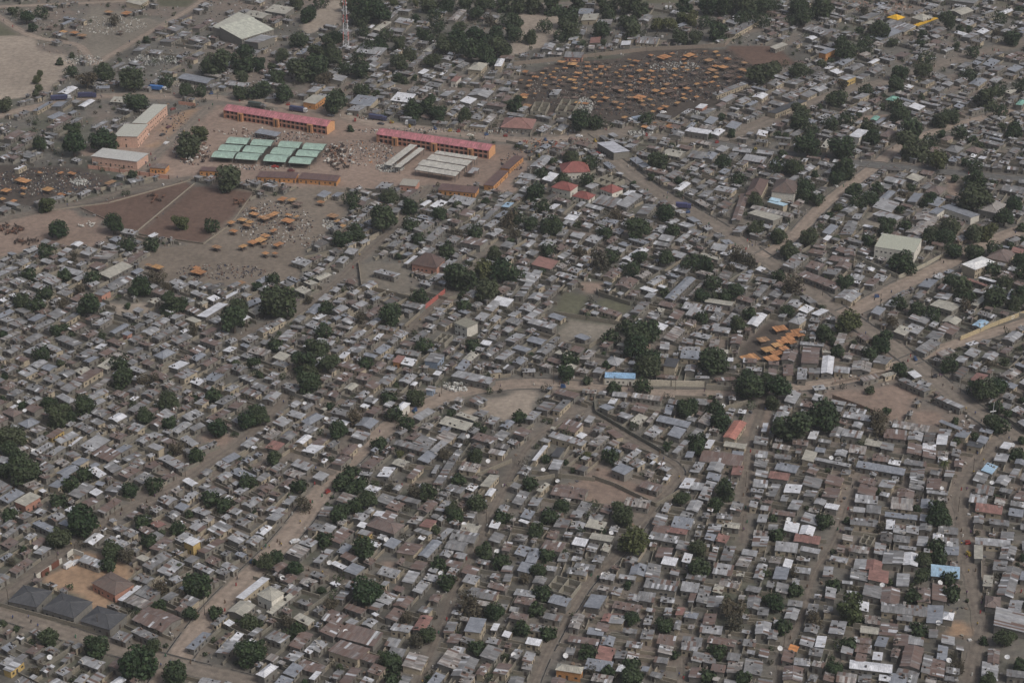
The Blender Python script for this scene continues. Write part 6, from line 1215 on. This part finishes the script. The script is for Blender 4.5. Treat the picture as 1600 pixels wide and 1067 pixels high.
# yard clutter: heaps, stacks of blocks, jars and scrap
CL = MB(); k_ = 0; n_ = 0
CC = [(.28,.25,.2), (.12,.11,.1), (.20,.19,.18), (.33,.30,.26), (.16,.11,.08), (.5,.49,.47), (.10,.10,.11), (.22,.16,.12)]
while n_ < 5200 and k_ < 40000:
    k_ += 1; cy = rnd.uniform(570, 1450); cx = rnd.uniform(-.3, .3)*cy; ix, iy = int(cx-GX0), int(cy-GY0)
    if 0 <= ix < GW and 0 <= iy < GH and OCC[iy, ix] == 0 and in_view(cx, cy):
        n_ += 1; a = rnd.uniform(.3, 1.5); CL.box(cx, cy, 0, a, a*rnd.uniform(.3, 1), rnd.uniform(.2, 1.1), rnd.uniform(0, 3), rnd.choice(CC), M_MISC)
CL.build('yard_clutter')['kind'] = 'stuff'
# one date palm
x, y, _ = P(1472, 745); root = empty('palm_tree', (x, y, 0)); m = MB(); m.rod((x, y, 0), (x+.2, y, 7), .28, (.1,.08,.06), M_BARK, 7, .2); m.build('trunk', root, (x, y, 0))
m = MB()
for k in range(26):
    a = k*2.4; el = rnd.uniform(-.3, .9); prev = Vector((x+.2, y, 7)); 
    for s in range(4):
        d = Vector((math.cos(a)*math.cos(el), math.sin(a)*math.cos(el), math.sin(el))); nx_ = prev+d*.85; w = Vector((-math.sin(a), math.cos(a), 0))*(.32 if s < 3 else .12)
        m.face([tuple(prev-w), tuple(prev+w), tuple(nx_+w*.8), tuple(nx_-w*.8)], (.04,.06,.03), M_LEAFO); prev = nx_; el -= .38
m.build('crown', root, (x, y, 0)); fixed(root, 'lone spiky palm tree between tin roofs near the right dirt street', 'palm')

# ------------------------------------------------------------------ mat shelters of the markets
def shelter_mesh(seed, code):
    r = random.Random(seed); m = MB(); n = 5; base_c = r.choice(((.44,.235,.115), (.40,.20,.10), (.36,.22,.13), (.46,.27,.13))) if code == 'o' else (.17,.125,.105)
    for i in range(n):
        x0 = -.5+i/n+r.uniform(-.01, .01); x1 = x0+1/n-.01; a, b_ = r.uniform(-.03, .05), r.uniform(-.03, .05); za, zb = r.uniform(-.02, .05), r.uniform(-.02, .05)
        c = jit(base_c, .3, r)
        for y0, y1 in ((-.5+a, -.02), (.0, .5+b_)):
            dz = r.uniform(0, .03)
            m.face([(x0, y0, za+dz), (x1, y0, za+dz), (x1, y1, zb+dz), (x0, y1, zb+dz)], jit(c, .1, r), M_MAT)
            m.face([(x0, y1, zb+dz-.03), (x1, y1, zb+dz-.03), (x1, y0, za+dz-.03), (x0, y0, za+dz-.03)], (.08,.06,.05), M_MAT)
            m.face([(x0, y0, za+dz-.03), (x1, y0, za+dz-.03), (x1, y0, za+dz), (x0, y0, za+dz)], jit(c, .1, r), M_MAT)
    return m.mesh('mat_roof')
SHM = {'o': [shelter_mesh(s, 'o') for s in range(12)], 'b': [shelter_mesh(9+s, 'b') for s in range(3)]}
m = MB(); m.rod((0, 0, 0), (0, 0, 1), .06, (.12,.09,.07), M_BARK, 4); POSTM = m.mesh('post')
m = MB(); m.box(0, 0, 0, 1, 1, 1, 0, (.10,.08,.07), M_WALL); STALLM = m.mesh('counter')
for ox, oy, sc, lst in SHEL:
    for e in lst.split(';'):
        a, b_, w = e.split(); code = 'b' if w.endswith('b') else 'o'; w = float(w.rstrip('b'))*sc; px, py = ox+float(a)*sc, oy+float(b_)*sc
        hh = 2.3; g = P(px, py, hh); s = PX(*g)[2]; L = w/s*.92; W = L*rnd.uniform(.55, .95); th = field(px, py)+rnd.choice((0, 0, PI/2))+rnd.uniform(-.1, .1)
        if oy == 480: th = field(px, py)+.62; W = L*.95; L *= 1.12
        root = empty('mat_shelter', (g[0], g[1], 0), th)
        o = bpy.data.objects.new('mat_roof', rnd.choice(SHM[code])); COL.objects.link(o); o.parent = root; o.location = (0, 0, hh); o.scale = (L, W, 3.0)
        for sx, sy in ((-1, -1), (1, -1), (1, 1), (-1, 1)):
            o = bpy.data.objects.new('post', POSTM); COL.objects.link(o); o.parent = root; o.location = (sx*L*.42, sy*W*.42, 0); o.scale = (1, 1, hh-.1)
        o = bpy.data.objects.new('counter', STALLM); COL.objects.link(o); o.parent = root; o.location = (0, 0, 0); o.scale = (L*.7, W*.6, .8)
        mk = 'large' if w > 15 else ('small' if w < 9 else ''); thing(root, ' '.join(q for q in (mk, 'orange' if code == 'o' else 'dull brown', 'mat roofed shelter') if q), 'shelter', 'mat shelters of the markets', g[0], g[1], hh)
k_ = 0; nx_ = 0          # the small faded stalls that fill the rows of the big mat market
mm_ = poly_mask([V2(P(*p)) for p in [(815,122),(880,102),(1000,92),(1135,80),(1172,104),(1165,132),(1100,158),(1000,176),(960,180),(890,165)]])
taken = [(o_[4], o_[5]) for o_ in THINGS if o_[2] == 'shelter']
while nx_ < 95 and k_ < 4000:
    k_ += 1; px = rnd.choice([815+i*17 for i in range(21)])+rnd.uniform(-3, 3); py = 85+rnd.choice(range(12))*8+(px-815)*-.04+rnd.uniform(-2, 2); g = P(px, py, 2)
    if not mm_[int(g[1]-GY0), int(g[0]-GX0)] or any(abs(px-a)*.45+abs(py-b_) < 6.5 for a, b_ in taken): continue
    taken.append((px, py)); nx_ += 1; L = rnd.uniform(2.4, 4.2); W = L*rnd.uniform(.6, .9); th = field(px, py)+rnd.uniform(-.1, .1); root = empty('mat_shelter', (g[0], g[1], 0), th); br = rnd.random() < .35
    o = bpy.data.objects.new('mat_roof', rnd.choice(SHM['b' if br else 'o'])); COL.objects.link(o); o.parent = root; o.location = (0, 0, 2.0); o.scale = (L, W, 2.5)
    for sx, sy in ((-1, -1), (1, -1), (1, 1), (-1, 1)): o = bpy.data.objects.new('post', POSTM); COL.objects.link(o); o.parent = root; o.location = (sx*L*.42, sy*W*.42, 0); o.scale = (1, 1, 1.9)
    thing(root, ('small dull brown' if br else 'small orange')+' mat roofed shelter', 'shelter', 'mat shelters of the markets', g[0], g[1], 2)
# sacks and litter in heaps
SK = MB()
def heap(px, py, rx, ry, n, cols, hh=.8, sz=.8):
    for _ in range(n):
        a, d = rnd.uniform(0, 6.28), math.sqrt(rnd.random()); x, y, _z = P(px+math.cos(a)*rx*d, py+math.sin(a)*ry*d)
        SK.box(x, y, 0, rnd.uniform(.4, 1.2)*sz, rnd.uniform(.3, .8)*sz, rnd.uniform(.15, hh), rnd.uniform(0, 3), jit(rnd.choice(cols), .2, rnd), M_MISC)
WH = [(.6,.6,.57), (.5,.5,.46), (.35,.33,.3), (.14,.13,.12)]; DK = [(.07,.06,.055), (.12,.10,.09), (.3,.28,.25), (.05,.06,.09), (.2,.12,.09)]
for a in [(913,168,14,14,260,WH,1.6), (1000,210,20,4,160,WH,1.6), (865,205,40,5,150,WH+DK), (588,185,28,4,80,WH+DK), (615,165,16,8,200,WH,1.2), (700,195,30,4,160,WH,1.2), (785,205,40,4,200,WH+DK,1.4), (1085,180,12,4,120,WH,2.2),
          (130,95,30,8,200,WH), (170,40,60,15,260,WH+[(.4,.35,.3)]), (445,215,60,8,200,WH+DK), (610,263,22,7,320,WH,1.0), (560,240,60,20,380,WH+DK+[(.5,.25,.12)]), (400,262,60,4,120,WH+DK), (520,350,18,10,160,WH), (500,380,30,12,120,WH+DK),
          (950,140,130,40,1500,DK+DK+WH[2:3]), (1080,120,110,40,1300,DK+DK+WH[2:3]), (1055,105,40,8,200,WH), (70,285,90,22,700,DK+DK+WH[1:2]), (125,285,14,5,120,WH,1.0), (430,350,60,35,500,DK+WH[:1]), (345,425,70,12,260,DK), (250,95,50,10,260,WH+[(.25,.25,.24)]*4,1.4,1.2), (300,130,40,8,120,DK+WH),
          (715,606,20,6,60,WH,1.6,1.4), (900,228,60,10,200,DK+[(.35,.12,.1)]), (840,230,40,12,220,DK+[(.45,.2,.1)]), (1365,12,60,10,300,[(.5,.3,.22),(.55,.5,.45),(.3,.2,.16)],1.4), (1230,590,60,5,60,DK), (1340,590,50,4,80,WH+DK), (650,205,100,5,160,DK+WH),
          (300,230,30,30,220,DK), (270,190,25,20,100,DK), (800,255,20,15,100,DK)]: heap(*a)
SK.build('market_goods')['kind'] = 'stuff'

# ------------------------------------------------------------------ vehicles
def wheel_set(root, L, W, r=.38, xs=(-.32, .32)):
    m = MB(); m.rod((0, -.12, 0), (0, .12, 0), r, (.03,.03,.03), M_MISC, 12); me = m.mesh('tyre'); m2 = MB(); m2.rod((0, -.13, 0), (0, .13, 0), r*.5, (.4,.4,.4), M_MISC, 8); me2 = m2.mesh('rim')
    for fx in xs:
        for sy in (-1, 1):
            o = bpy.data.objects.new('wheel', me); COL.objects.link(o); o.parent = root; o.location = (fx*L, sy*(W/2-.1), r)
            q_ = bpy.data.objects.new('rim', me2); COL.objects.link(q_); q_.parent = o
def profile_body(name, root, prof, W, col, mat, y_in=.0):
    m = MB(); n = len(prof); 
    for i in range(n):
        j = (i+1) % n; (x0, z0), (x1, z1_) = prof[i], prof[j]; ins0 = y_in*(z0 > .95); ins1 = y_in*(z1_ > .95)
        m.face([(x0, -W/2+ins0, z0), (x0, W/2-ins0, z0), (x1, W/2-ins1, z1_), (x1, -W/2+ins1, z1_)][::-1], col, mat)
    for sy in (-1, 1):
        pts = [(x, sy*(W/2-y_in*(z > .95)), z) for x, z in prof]; m.face(pts if sy > 0 else pts[::-1], col, mat)
    return m.build(name, root)
def car(px, py, ang, col, label, van=False, cat='car'):
    x, y, _ = P(px, py); root = empty('van' if van else 'car', (x, y, 0), ang); L, W = (4.9, 1.8) if van else (4.3, 1.7)
    if van: prof = [(-2.4,.3),(2.4,.3),(2.4,1.0),(1.7,1.95),(-2.35,2.0)]; gl = [(1.15,1.1),(1.98,1.15),(1.62,1.75),(1.15,1.75)]
    else: prof = [(-2.1,.3),(2.1,.3),(2.1,.75),(1.1,.92),(.55,1.42),(-1.1,1.42),(-1.65,.95),(-2.1,.9)]; gl = [(-1.35,.98),(.9,.98),(.48,1.36),(-1.02,1.36)]
    profile_body('body', root, prof, W, col, M_PAINT, .15)
    m = MB()
    for sy in (-1, 1):
        pts = [(gx_, sy*(W/2-.13), gz) for gx_, gz in gl]; m.face(pts if sy < 0 else pts[::-1], (.03,.03,.04), M_GLASS)
    m.build('side_window', root); m = MB()
    if not van:
        m.face([(1.06,-.62,.95),(1.06,.62,.95),(.58,.58,1.41),(.58,-.58,1.41)], (.03,.03,.04), M_GLASS)
    else: m.face([(2.36,-.7,1.06),(2.36,.7,1.06),(1.76,.66,1.92),(1.76,-.66,1.92)], (.03,.03,.04), M_GLASS)
    m.build('windscreen', root); wheel_set(root, L, W, .33); fixed(root, label, cat)
def truck(px, py, ang, col, cab, label, L=11.0):
    x, y, _ = P(px, py); root = empty('cargo_truck', (x, y, 0), ang); m = MB(); m.box(-.8, 0, 1.1, L-2.6, 2.5, 2.3, 0, col, M_PAINT)
    m.build('cargo_body', root); m = MB(); m.box(0, 0, .8, L-.6, 1.1, .3, 0, (.05,.05,.05), M_MISC); m.build('chassis', root)
    profile_body('cab', root, [(L/2-2.0,.7),(L/2,.7),(L/2,1.6),(L/2-.25,2.9),(L/2-2.0,2.9)], 2.4, cab, M_PAINT)
    m = MB(); m.face([(L/2+.01,-1.0,1.65),(L/2+.01,1.0,1.65),(L/2-.2,1.0,2.6),(L/2-.2,-1.0,2.6)], (.03,.03,.04), M_GLASS); m.build('windscreen', root)
    for k in range(7):
        m = MB(); xx = -.8-(L-2.6)/2+.4+k*(L-3.4)/6; m.box(xx, 0, 1.2, .12, 2.56, 2.15, 0, tuple(c*.6 for c in col), M_PAINT); m.build('side_rib', root)
    wheel_set(root, L, 2.5, .5, (-.4, -.28, .36)); fixed(root, label, 'truck')
NV, BL = (.06,.065,.13), (.05,.16,.42)
truck(95, 157, math.radians(8), NV, (.6,.6,.6), 'navy cargo truck on the far left beside a white roof', 13)
truck(136, 153, math.radians(2), NV, NV, 'dark navy cargo truck right of the white roof on the far left', 12)
truck(246, 142, math.radians(-14), BL, (.6,.6,.6), 'bright blue cargo truck with white cab by the market street', 12)
truck(466, 175, math.radians(-20), NV, (.6,.6,.6), 'navy truck with white cab behind the left pink gallery', 12)
truck(590, 188, math.radians(-20), NV, NV, 'long navy truck parked beside white sacks on the market street', 12)
truck(400, 168, math.radians(-20), (.07,.09,.08), (.1,.1,.1), 'dark green truck behind the left pink gallery roof', 11)
truck(642, 196, math.radians(170), (.10,.11,.13), (.55,.55,.55), 'short grey truck with white cab behind the right pink gallery', 7)
truck(993, 191, math.radians(205), (.30,.36,.45), (.62,.62,.62), 'blue-grey tanker truck with white cab below the mat market', 9)
truck(1067, 326, math.radians(-8), (.07,.07,.16), (.07,.07,.16), 'dark blue truck half hidden by a tree on the diagonal road', 9)
W_, G_, K_, R_ = (.65,.65,.65), (.3,.31,.32), (.06,.06,.065), (.35,.05,.04)
for c in [(75,232,.5,W_,'white car on the pale ground left of the big round trees'), (260,225,1.1,W_,'white car parked below the tall peach block'), (254,212,1.1,K_,'dark car beside the white one below the tall peach block'), (264,200,1.0,(.12,.06,.07),'dark maroon car in the peach block yard'),
          (228,212,.2,W_,'small white car close to the tall peach block'), (270,172,1.0,(.2,.06,.05),'dark red car at the yard end of the tall peach block'), (548,180,.0,(.5,.5,.45),'beige car on the market street'), (517,182,-.4,G_,'grey car right behind the left pink gallery end'),
          (595,195,-.3,K_,'black car near the long navy truck'), (905,214,-.1,W_,'white car at the head of the diagonal road'), (915,236,.1,W_,'white car next to the brown hut by the diagonal road'), (941,245,.0,W_,'white car parked under the lilac white hall'), (933,241,.1,R_,'small red car left of the white car under the hall'),
          (1036,177,.3,W_,'white car above the white sack heap'), (1162,230,.1,(.5,.5,.5),'silver car on the far market road'), (971,18,1.2,W_,'white car in the dirt lane at the top'), (1348,249,.3,K_,'black car alone on the far paved road'), (760,197,-.3,G_,'grey car behind the right pink gallery'),
          (735,213,-.2,(.6,.58,.5),'cream car on the market street by the gallery'), (461,847,.6,W_,'white car on the main dirt road'), (118,880,1.0,(.55,.56,.58),'small silver car in the orange yard'), (430,262,-.1,R_,'maroon car under the green shed edge'), (455,268,.0,(.15,.05,.05),'dark red car in front of the green sheds'),
          (825,18,.0,W_,'white car at the top between tree clumps'), (865,17,.1,W_,'white car at the top, second from the left'), (1535,210,.2,W_,'white car by the cream gable at the right edge')]: car(*c)
car(108, 885, 1.0, W_, 'white minibus parked in the orange yard', True, 'van'); car(1041, 14, 1.4, W_, 'left of two white vans parked at the top', True, 'van'); car(1048, 14, 1.4, W_, 'right of two white vans parked at the top', True, 'van')

# motor tricycles with canvas tops
def tricycle(px, py, ang, col, words):
    x, y, _ = P(px, py); root = empty('motor_tricycle', (x, y, 0), ang)
    profile_body('body', root, [(-1.2,.35),(.7,.35),(1.25,.55),(1.05,1.15),(.55,1.0),(-.5,1.0),(-1.2,1.0)], 1.25, col, M_PAINT)
    m = MB(); m.face([(-1.25,-.62,1.72),(.75,-.58,1.68),(.75,.58,1.68),(-1.25,.62,1.72)], tuple(c*.6 for c in col), M_MISC); m.face([(-1.25,.62,1.68),(.75,.58,1.64),(.75,-.58,1.64),(-1.25,-.62,1.68)], (.05,.05,.05), M_MISC); m.build('canopy', root)
    m = MB()
    for sx, sy in ((-1.2,-.6),(-1.2,.6),(.75,-.5),(.75,.5)): m.rod((sx, sy, .95), (sx, sy, 1.68), .04, (.1,.1,.1), M_MISC, 4)
    m.build('canopy_frame', root); m = MB(); m.rod((0,-.06,0), (0,.06,0), .25, (.03,.03,.03), M_MISC, 10); me = m.mesh('wheel')
    for wx_, wy_ in ((-.85,-.55),(-.85,.55),(1.0,0)): o = bpy.data.objects.new('wheel', me); COL.objects.link(o); o.parent = root; o.location = (wx_, wy_, .25)
    thing(root, words, 'tricycle', 'motor tricycles on the streets', x, y, 1)
for px, py in [(612,193),(680,203),(703,206),(716,207),(760,212),(790,214),(820,224),(838,228),(852,220),(868,226),(880,232),(826,240),(842,246),(640,199),(555,190),(930,222),(1010,213),(1120,224),(330,148),(450,165),(395,880),(512,770),(648,643),(880,606),(1430,563),(1460,590),(1370,465),(1512,850),(1513,868),(1290,250),(1180,235),(1075,333)]:
    c_, w_ = rnd.choice((((.40,.28,.05), 'yellow motor tricycle'), ((.05,.05,.055), 'black motor tricycle'), ((.30,.05,.04), 'red motor tricycle'), ((.05,.10,.22), 'blue motor tricycle'))); tricycle(px, py, rnd.uniform(0, 6.28), c_, w_)
# ------------------------------------------------------------------ satellite dishes
m = MB(); n = 14
for ring, (r0, r1, z0, z1_) in enumerate(((0, .35, 0, .03), (.35, .7, .03, .12), (.7, 1.0, .12, .26))):
    for k in range(n):
        a0, a1 = 2*PI*k/n, 2*PI*(k+1)/n; q_ = [(math.cos(a0)*r0, math.sin(a0)*r0, z0), (math.cos(a0)*r1, math.sin(a0)*r1, z1_), (math.cos(a1)*r1, math.sin(a1)*r1, z1_), (math.cos(a1)*r0, math.sin(a1)*r0, z0)]
        if r0 == 0: q_ = q_[:3]
        m.face(q_, (.66,.66,.66), M_MISC)
DISH = m.mesh('reflector'); m = MB(); m.rod((0, 0, 0), (0, 0, 1), .05, (.3,.3,.3), M_MISC, 5); DPOLE = m.mesh('pole')
m = MB(); [m.rod((math.cos(a)*.95, math.sin(a)*.95, .26), (0, 0, .9), .025, (.3,.3,.3), M_MISC, 3) for a in (0, 2.1, 4.2)]; m.rod((0, 0, .85), (0, 0, 1.0), .09, (.3,.3,.3), M_MISC, 6); DFEED = m.mesh('feed_horn')
for ox, oy, lst in ((400,534,'440 480;305 385;720 345;1325 590;1450 745;650 650'), (400,800,'815 170;945 243;560 745;1175 915;1505 245;1300 75;460 315;1155 380;165 410'), (800,800,'335 895;10 890;570 390;390 690;620 130'), (1200,800,'1065 690;1130 195;1130 925;1495 905;715 455;1075 440;75 850;130 45'),
                    (0,534,'155 430;120 375;210 680'), (1200,534,'395 725;1530 645;1085 915;1400 880'), (0,800,'740 155;225 220;1555 565;310 905'), (800,534,'195 800;1320 400;285 870')):
    for e in lst.split(';'):
        a, b_ = map(float, e.split()); px, py = ox+a*.25, oy+b_*.25; hh = 3.0; g = P(px, py, hh); root = empty('satellite_dish', (g[0], g[1], 0), rnd.uniform(-.5, .5))
        for me_, nm, loc, rot, sc_ in ((DISH, 'reflector', (0, 0, hh), (rnd.uniform(.3, .7), 0, 0), 1.0), (DPOLE, 'pole', (0, 0, 0), (0, 0, 0), None), (DFEED, 'feed_horn', (0, 0, hh), None, 1.0)):
            o = bpy.data.objects.new(nm, me_); COL.objects.link(o); o.parent = root; o.location = loc
            if nm == 'pole': o.scale = (1, 1, hh)
            if nm == 'reflector': rr_ = rot; 
            if nm != 'pole': o.rotation_euler = rr_
        thing(root, 'white satellite dish', 'satellite dish', 'satellite dishes', g[0], g[1], hh)

# ------------------------------------------------------------------ poles along the streets
def pole(px, py, label_words, hgt=7.5):
    x, y, _ = P(px, py); root = empty('power_pole', (x, y, 0), rnd.uniform(0, 3)); m = MB(); m.rod((0, 0, 0), (0, 0, hgt), .14, (.24,.21,.17), M_BARK, 5, .1); m.build('pole', root)
    m = MB(); m.box(0, 0, hgt-.7, 1.8, .12, .12, 0, (.2,.17,.14), M_BARK); m.build('cross_arm', root); thing(root, label_words, 'pole', 'power poles', x, y, hgt*.5)
for px, py in [(14,945),(154,985),(320,960),(395,885),(470,790),(535,725),(610,660),(690,615),(770,600),(865,600),(960,610),(1055,610),(1140,605),(1255,600),(1350,585),(1432,545),(1470,520),(1540,510),(1560,650),(1500,615),(1455,590),
               (1380,540),(1322,485),(1285,462),(1240,432),(1180,385),(1120,345),(1085,322),(1030,290),(992,268),(1400,440),(1470,405),(1520,740),(1497,800),(1540,960),(1165,760),(1160,830),(1080,300),(1375,480),(240,775),(290,745),(180,805),(90,880),
               (550,160),(630,178),(720,196),(340,155),(315,160),(192,142),(1330,180),(1380,238),(1300,240),(1200,232),(995,170),(1000,170),(735,440),(940,880),(760,820),(1225,1010)]: pole(px, py, 'thin wooden power pole')

# ------------------------------------------------------------------ people and livestock: one continuous skinned body each
def skinned(name, verts, edges, radii, mat):
    me = bpy.data.meshes.new(name); me.from_pydata(verts, edges, []); o = bpy.data.objects.new('tmp', me); COL.objects.link(o)
    md = o.modifiers.new('skin', 'SKIN'); md.use_smooth_shade = True
    for i, r in enumerate(radii): me.skin_vertices[0].data[i].radius = (r, r)
    me.skin_vertices[0].data[0].use_root = True
    bpy.context.view_layer.update(); nm_ = bpy.data.meshes.new_from_object(o.evaluated_get(bpy.context.evaluated_depsgraph_get())); bpy.data.objects.remove(o); bpy.data.meshes.remove(me)
    nm_.name = name; nm_.materials.clear()
    for m_ in (mat if isinstance(mat, list) else [mat]): nm_.materials.append(m_)
    return nm_
def person_mesh(k, mats, stride, robe):
    s = stride; V = [(0,0,.92),(0,0,1.18),(0,0,1.42),(0,0,1.52),(0,.01,1.66),(0,0,1.78),(-.20,0,1.40),(-.27,.03*s,1.13),(-.27,.10*s,.88),(.20,0,1.40),(.27,-.03*s,1.13),(.27,-.12*s,.88),
                     (-.10,0,.86),(-.11,-.14*s,.48),(-.11,-.24*s,.06),(-.11,-.36*s,.03),(.10,0,.86),(.11,.16*s,.48),(.11,.26*s,.06),(.11,.14*s,.03)]
    E = [(0,1),(1,2),(2,3),(3,4),(4,5),(2,6),(6,7),(7,8),(2,9),(9,10),(10,11),(0,12),(12,13),(13,14),(14,15),(0,16),(16,17),(17,18),(18,19)]
    leg = .15 if robe else .075; R = [.15,.14,.15,.055,.10,.075,.075,.05,.035,.075,.05,.035,.12,leg,.05 if not robe else .11,.04,.12,leg,.05 if not robe else .11,.04]
    me = skinned('person_body', V, E, R, mats)
    for p in me.polygons:
        z = p.center.z; p.material_index = 0 if z > 1.5 or abs(p.center.x) > .25 and z < 1.0 else (1 if z > .9 or robe else 2)
    return me
SKIN = flat_mat('dark_skin', (.055,.032,.022), .6)
def cloth(n, c): return flat_mat(n, c, .9, 6)
CLO = [('white', (.55,.54,.5)), ('blue', (.06,.09,.22)), ('red', (.32,.05,.05)), ('dark', (.03,.03,.035)), ('brown', (.12,.08,.05)), ('yellow', (.45,.32,.08)), ('green', (.05,.14,.08)), ('purple', (.13,.05,.14))]
PM = []
for k, (cn, cc) in enumerate(CLO):
    PM.append((cn, person_mesh(k, [SKIN, cloth(cn+'_cloth', cc), cloth('trouser_cloth', (.05,.05,.06)) if k else cloth('pale_cloth', (.4,.4,.38))], rnd.uniform(.5, 1.1), k % 2 == 0)))
npl = 0
for (nm, w, dr, pts), cnt_ in zip(ROADM, [46,14,12,26,10,10,20,10,26,2,2,0,12,3,14,8,12,4,12,8,10,8,26,6,3,3,2,2,3]):
    rp = resample(pts, 1.0); tg = tangents(rp); vis = [i for i, p in enumerate(rp) if 0 < PX(*p)[0] < 1600 and 0 < PX(*p)[1] < 1067]
    if not vis: continue
    for _ in range(cnt_):
        i = rnd.choice(vis); off = rnd.uniform(-.5, .5)*w; p = rp[i]; t_ = tg[i]; x, y = p[0]-t_[1]*off, p[1]+t_[0]*off
        cn, me_ = rnd.choice(PM); o = bpy.data.objects.new('person', me_); COL.objects.link(o); o.location = (x, y, .02+.006*len(ROADM)*0+.1); o.rotation_euler = (0, 0, math.atan2(t_[1], t_[0])+rnd.choice((PI/2, -PI/2))+rnd.uniform(-.5, .5))
        o.location.z = .06; npl += 1; thing(o, f'person in {cn} clothes', 'person', f'people walking on {nm}', x, y, 1)
def beast(name, mat, sc_=1.0):
    V = [(0,0,1.15),(.55,0,1.12),(.95,0,1.3),(1.3,0,1.55),(1.65,0,1.38),(-.55,0,1.15),(-.9,0,1.2),(-1.05,0,.6),(.5,-.2,.95),(.48,-.2,.5),(.5,-.2,.04),(.5,.2,.95),(.55,.2,.5),(.5,.2,.04),(-.7,-.2,.95),(-.8,-.2,.5),(-.72,-.2,.04),(-.7,.2,.95),(-.82,.2,.5),(-.75,.2,.04),(1.3,-.16,1.7),(1.35,-.4,2.05),(1.3,.16,1.7),(1.35,.4,2.05)]
    E = [(0,1),(1,2),(2,3),(3,4),(0,5),(5,6),(6,7),(1,8),(8,9),(9,10),(1,11),(11,12),(12,13),(5,14),(14,15),(15,16),(5,17),(17,18),(18,19),(3,20),(20,21),(3,22),(22,23)]
    R = [.36,.34,.22,.15,.09,.34,.16,.03,.13,.075,.06,.13,.075,.06,.15,.075,.06,.15,.075,.06,.05,.02,.05,.02]
    return skinned(name, [tuple(c*sc_ for c in v) for v in V], E, [r*sc_ for r in R], mat)
COW = {'dark': beast('cow_body', flat_mat('dark_hide', (.05,.035,.028))), 'white': beast('cow_body', flat_mat('white_hide', (.5,.48,.44))), 'brown': beast('cow_body', flat_mat('brown_hide', (.14,.07,.045)))}
SHEEP = {'white': beast('sheep_body', flat_mat('wool', (.55,.53,.48)), .62), 'brown': beast('sheep_body', flat_mat('brown_wool', (.12,.07,.05)), .62)}
def herd(kind, meshes, cols, px, py, rx, ry, n, where):
    for _ in range(n):
        a, d = rnd.uniform(0, 6.28), math.sqrt(rnd.random()); x, y, _z = P(px+math.cos(a)*rx*d, py+math.sin(a)*ry*d); cn = rnd.choice(cols)
        if OCC[int(min(GH-1, max(0, y-GY0))), int(min(GW-1, max(0, x-GX0)))] == 3: continue
        o = bpy.data.objects.new(kind, meshes[cn]); COL.objects.link(o); o.location = (x, y, .03); o.rotation_euler = (0, 0, rnd.uniform(0, 6.28)); thing(o, f'{cn} {kind}', kind, f'{kind} herd {where}', x, y, 1)
herd('cow', COW, ('dark', 'brown', 'dark'), 15, 360, 22, 8, 34, 'on the left pink field'); herd('cow', COW, ('dark', 'brown', 'dark'), 42, 380, 20, 5, 18, 'at the edge of the left field')
herd('sheep', SHEEP, ('white',), 135, 352, 14, 5, 20, 'on the orange bare patch'); herd('cow', COW, ('dark', 'brown'), 243, 312, 16, 6, 14, 'on the brown bare field'); herd('cow', COW, ('dark', 'brown'), 375, 318, 9, 6, 16, 'by the field wall')
herd('sheep', SHEEP, ('white', 'white', 'brown'), 612, 263, 26, 7, 60, 'in front of the beige sheds'); herd('cow', COW, ('dark', 'brown', 'dark', 'white'), 530, 248, 25, 20, 60, 'between the sheds and the gallery'); herd('cow', COW, ('dark', 'brown', 'white'), 300, 240, 28, 18, 36, 'near the market gate tree')
herd('sheep', SHEEP, ('white', 'brown'), 380, 207, 50, 8, 30, 'below the left pink gallery'); herd('cow', COW, ('dark', 'brown'), 650, 225, 40, 8, 20, 'below the right pink gallery')

# ------------------------------------------------------------------ labels: look first, then the nearest thing one can find
ORD = ['nearest', 'second nearest', 'third nearest', 'fourth nearest', 'fifth nearest', 'sixth nearest', 'seventh nearest', 'eighth nearest', 'ninth nearest', 'tenth nearest', 'eleventh nearest', 'twelfth nearest', 'thirteenth nearest', 'fourteenth nearest', 'fifteenth nearest']
for q_ in ('sixteenth', 'seventeenth', 'eighteenth', 'nineteenth', 'twentieth'): ORD.append(q_+' nearest')
for q_ in ('first', 'second', 'third', 'fourth', 'fifth', 'sixth', 'seventh', 'eighth', 'ninth'): ORD.append('twenty-'+q_+' nearest')
for q_ in ('', 'first', 'second', 'third', 'fourth', 'fifth', 'sixth', 'seventh', 'eighth', 'ninth'): ORD.append(('thirty-'+q_ if q_ else 'thirtieth')+' nearest')
DIRS = ['right of', 'behind and right of', 'behind', 'behind and left of', 'left of', 'in front and left of', 'in front of', 'in front and right of']
buck = {}
for t in THINGS:
    o, desc, cat, group, px, py = t; best = None
    for ax, ay, ph in ANCH:
        d = math.hypot(px-ax, (py-ay)*1.6)
        if d > 6 and (best is None or d < best[0]): best = (d, ax, ay, ph)
    d, ax, ay, ph = best; k = int(round(math.degrees(math.atan2(-(py-ay)*1.4, px-ax))/45)) % 8
    key = (desc, DIRS[k], ph)
    buck.setdefault(key, []).append((d, t))
for (desc, dr_, ph), lst in buck.items():
    lst.sort(key=lambda q_: q_[0]); desc = desc.replace('  ', ' ')
    for i, (d, (o, _, cat, group, px, py)) in enumerate(lst):
        if not ph: lab = desc
        elif len(lst) == 1: lab = f'{desc} {dr_} {ph}'
        else: lab = f'{desc}, {ORD[min(i, len(ORD)-1)]} {dr_} {ph}'
        w = lab.split()
        for dropw in ('metal', 'the', 'roofed', 'two-storey', 'patched', 'and'):
            if len(lab.split()) > 16: lab = ' '.join(q_ for q_ in lab.split() if q_ != dropw)
        o['label'] = lab; o['category'] = cat; o['group'] = group
print('THINGS', len(THINGS), 'trees', ntree, 'rest', len(rest), 'people', npl)
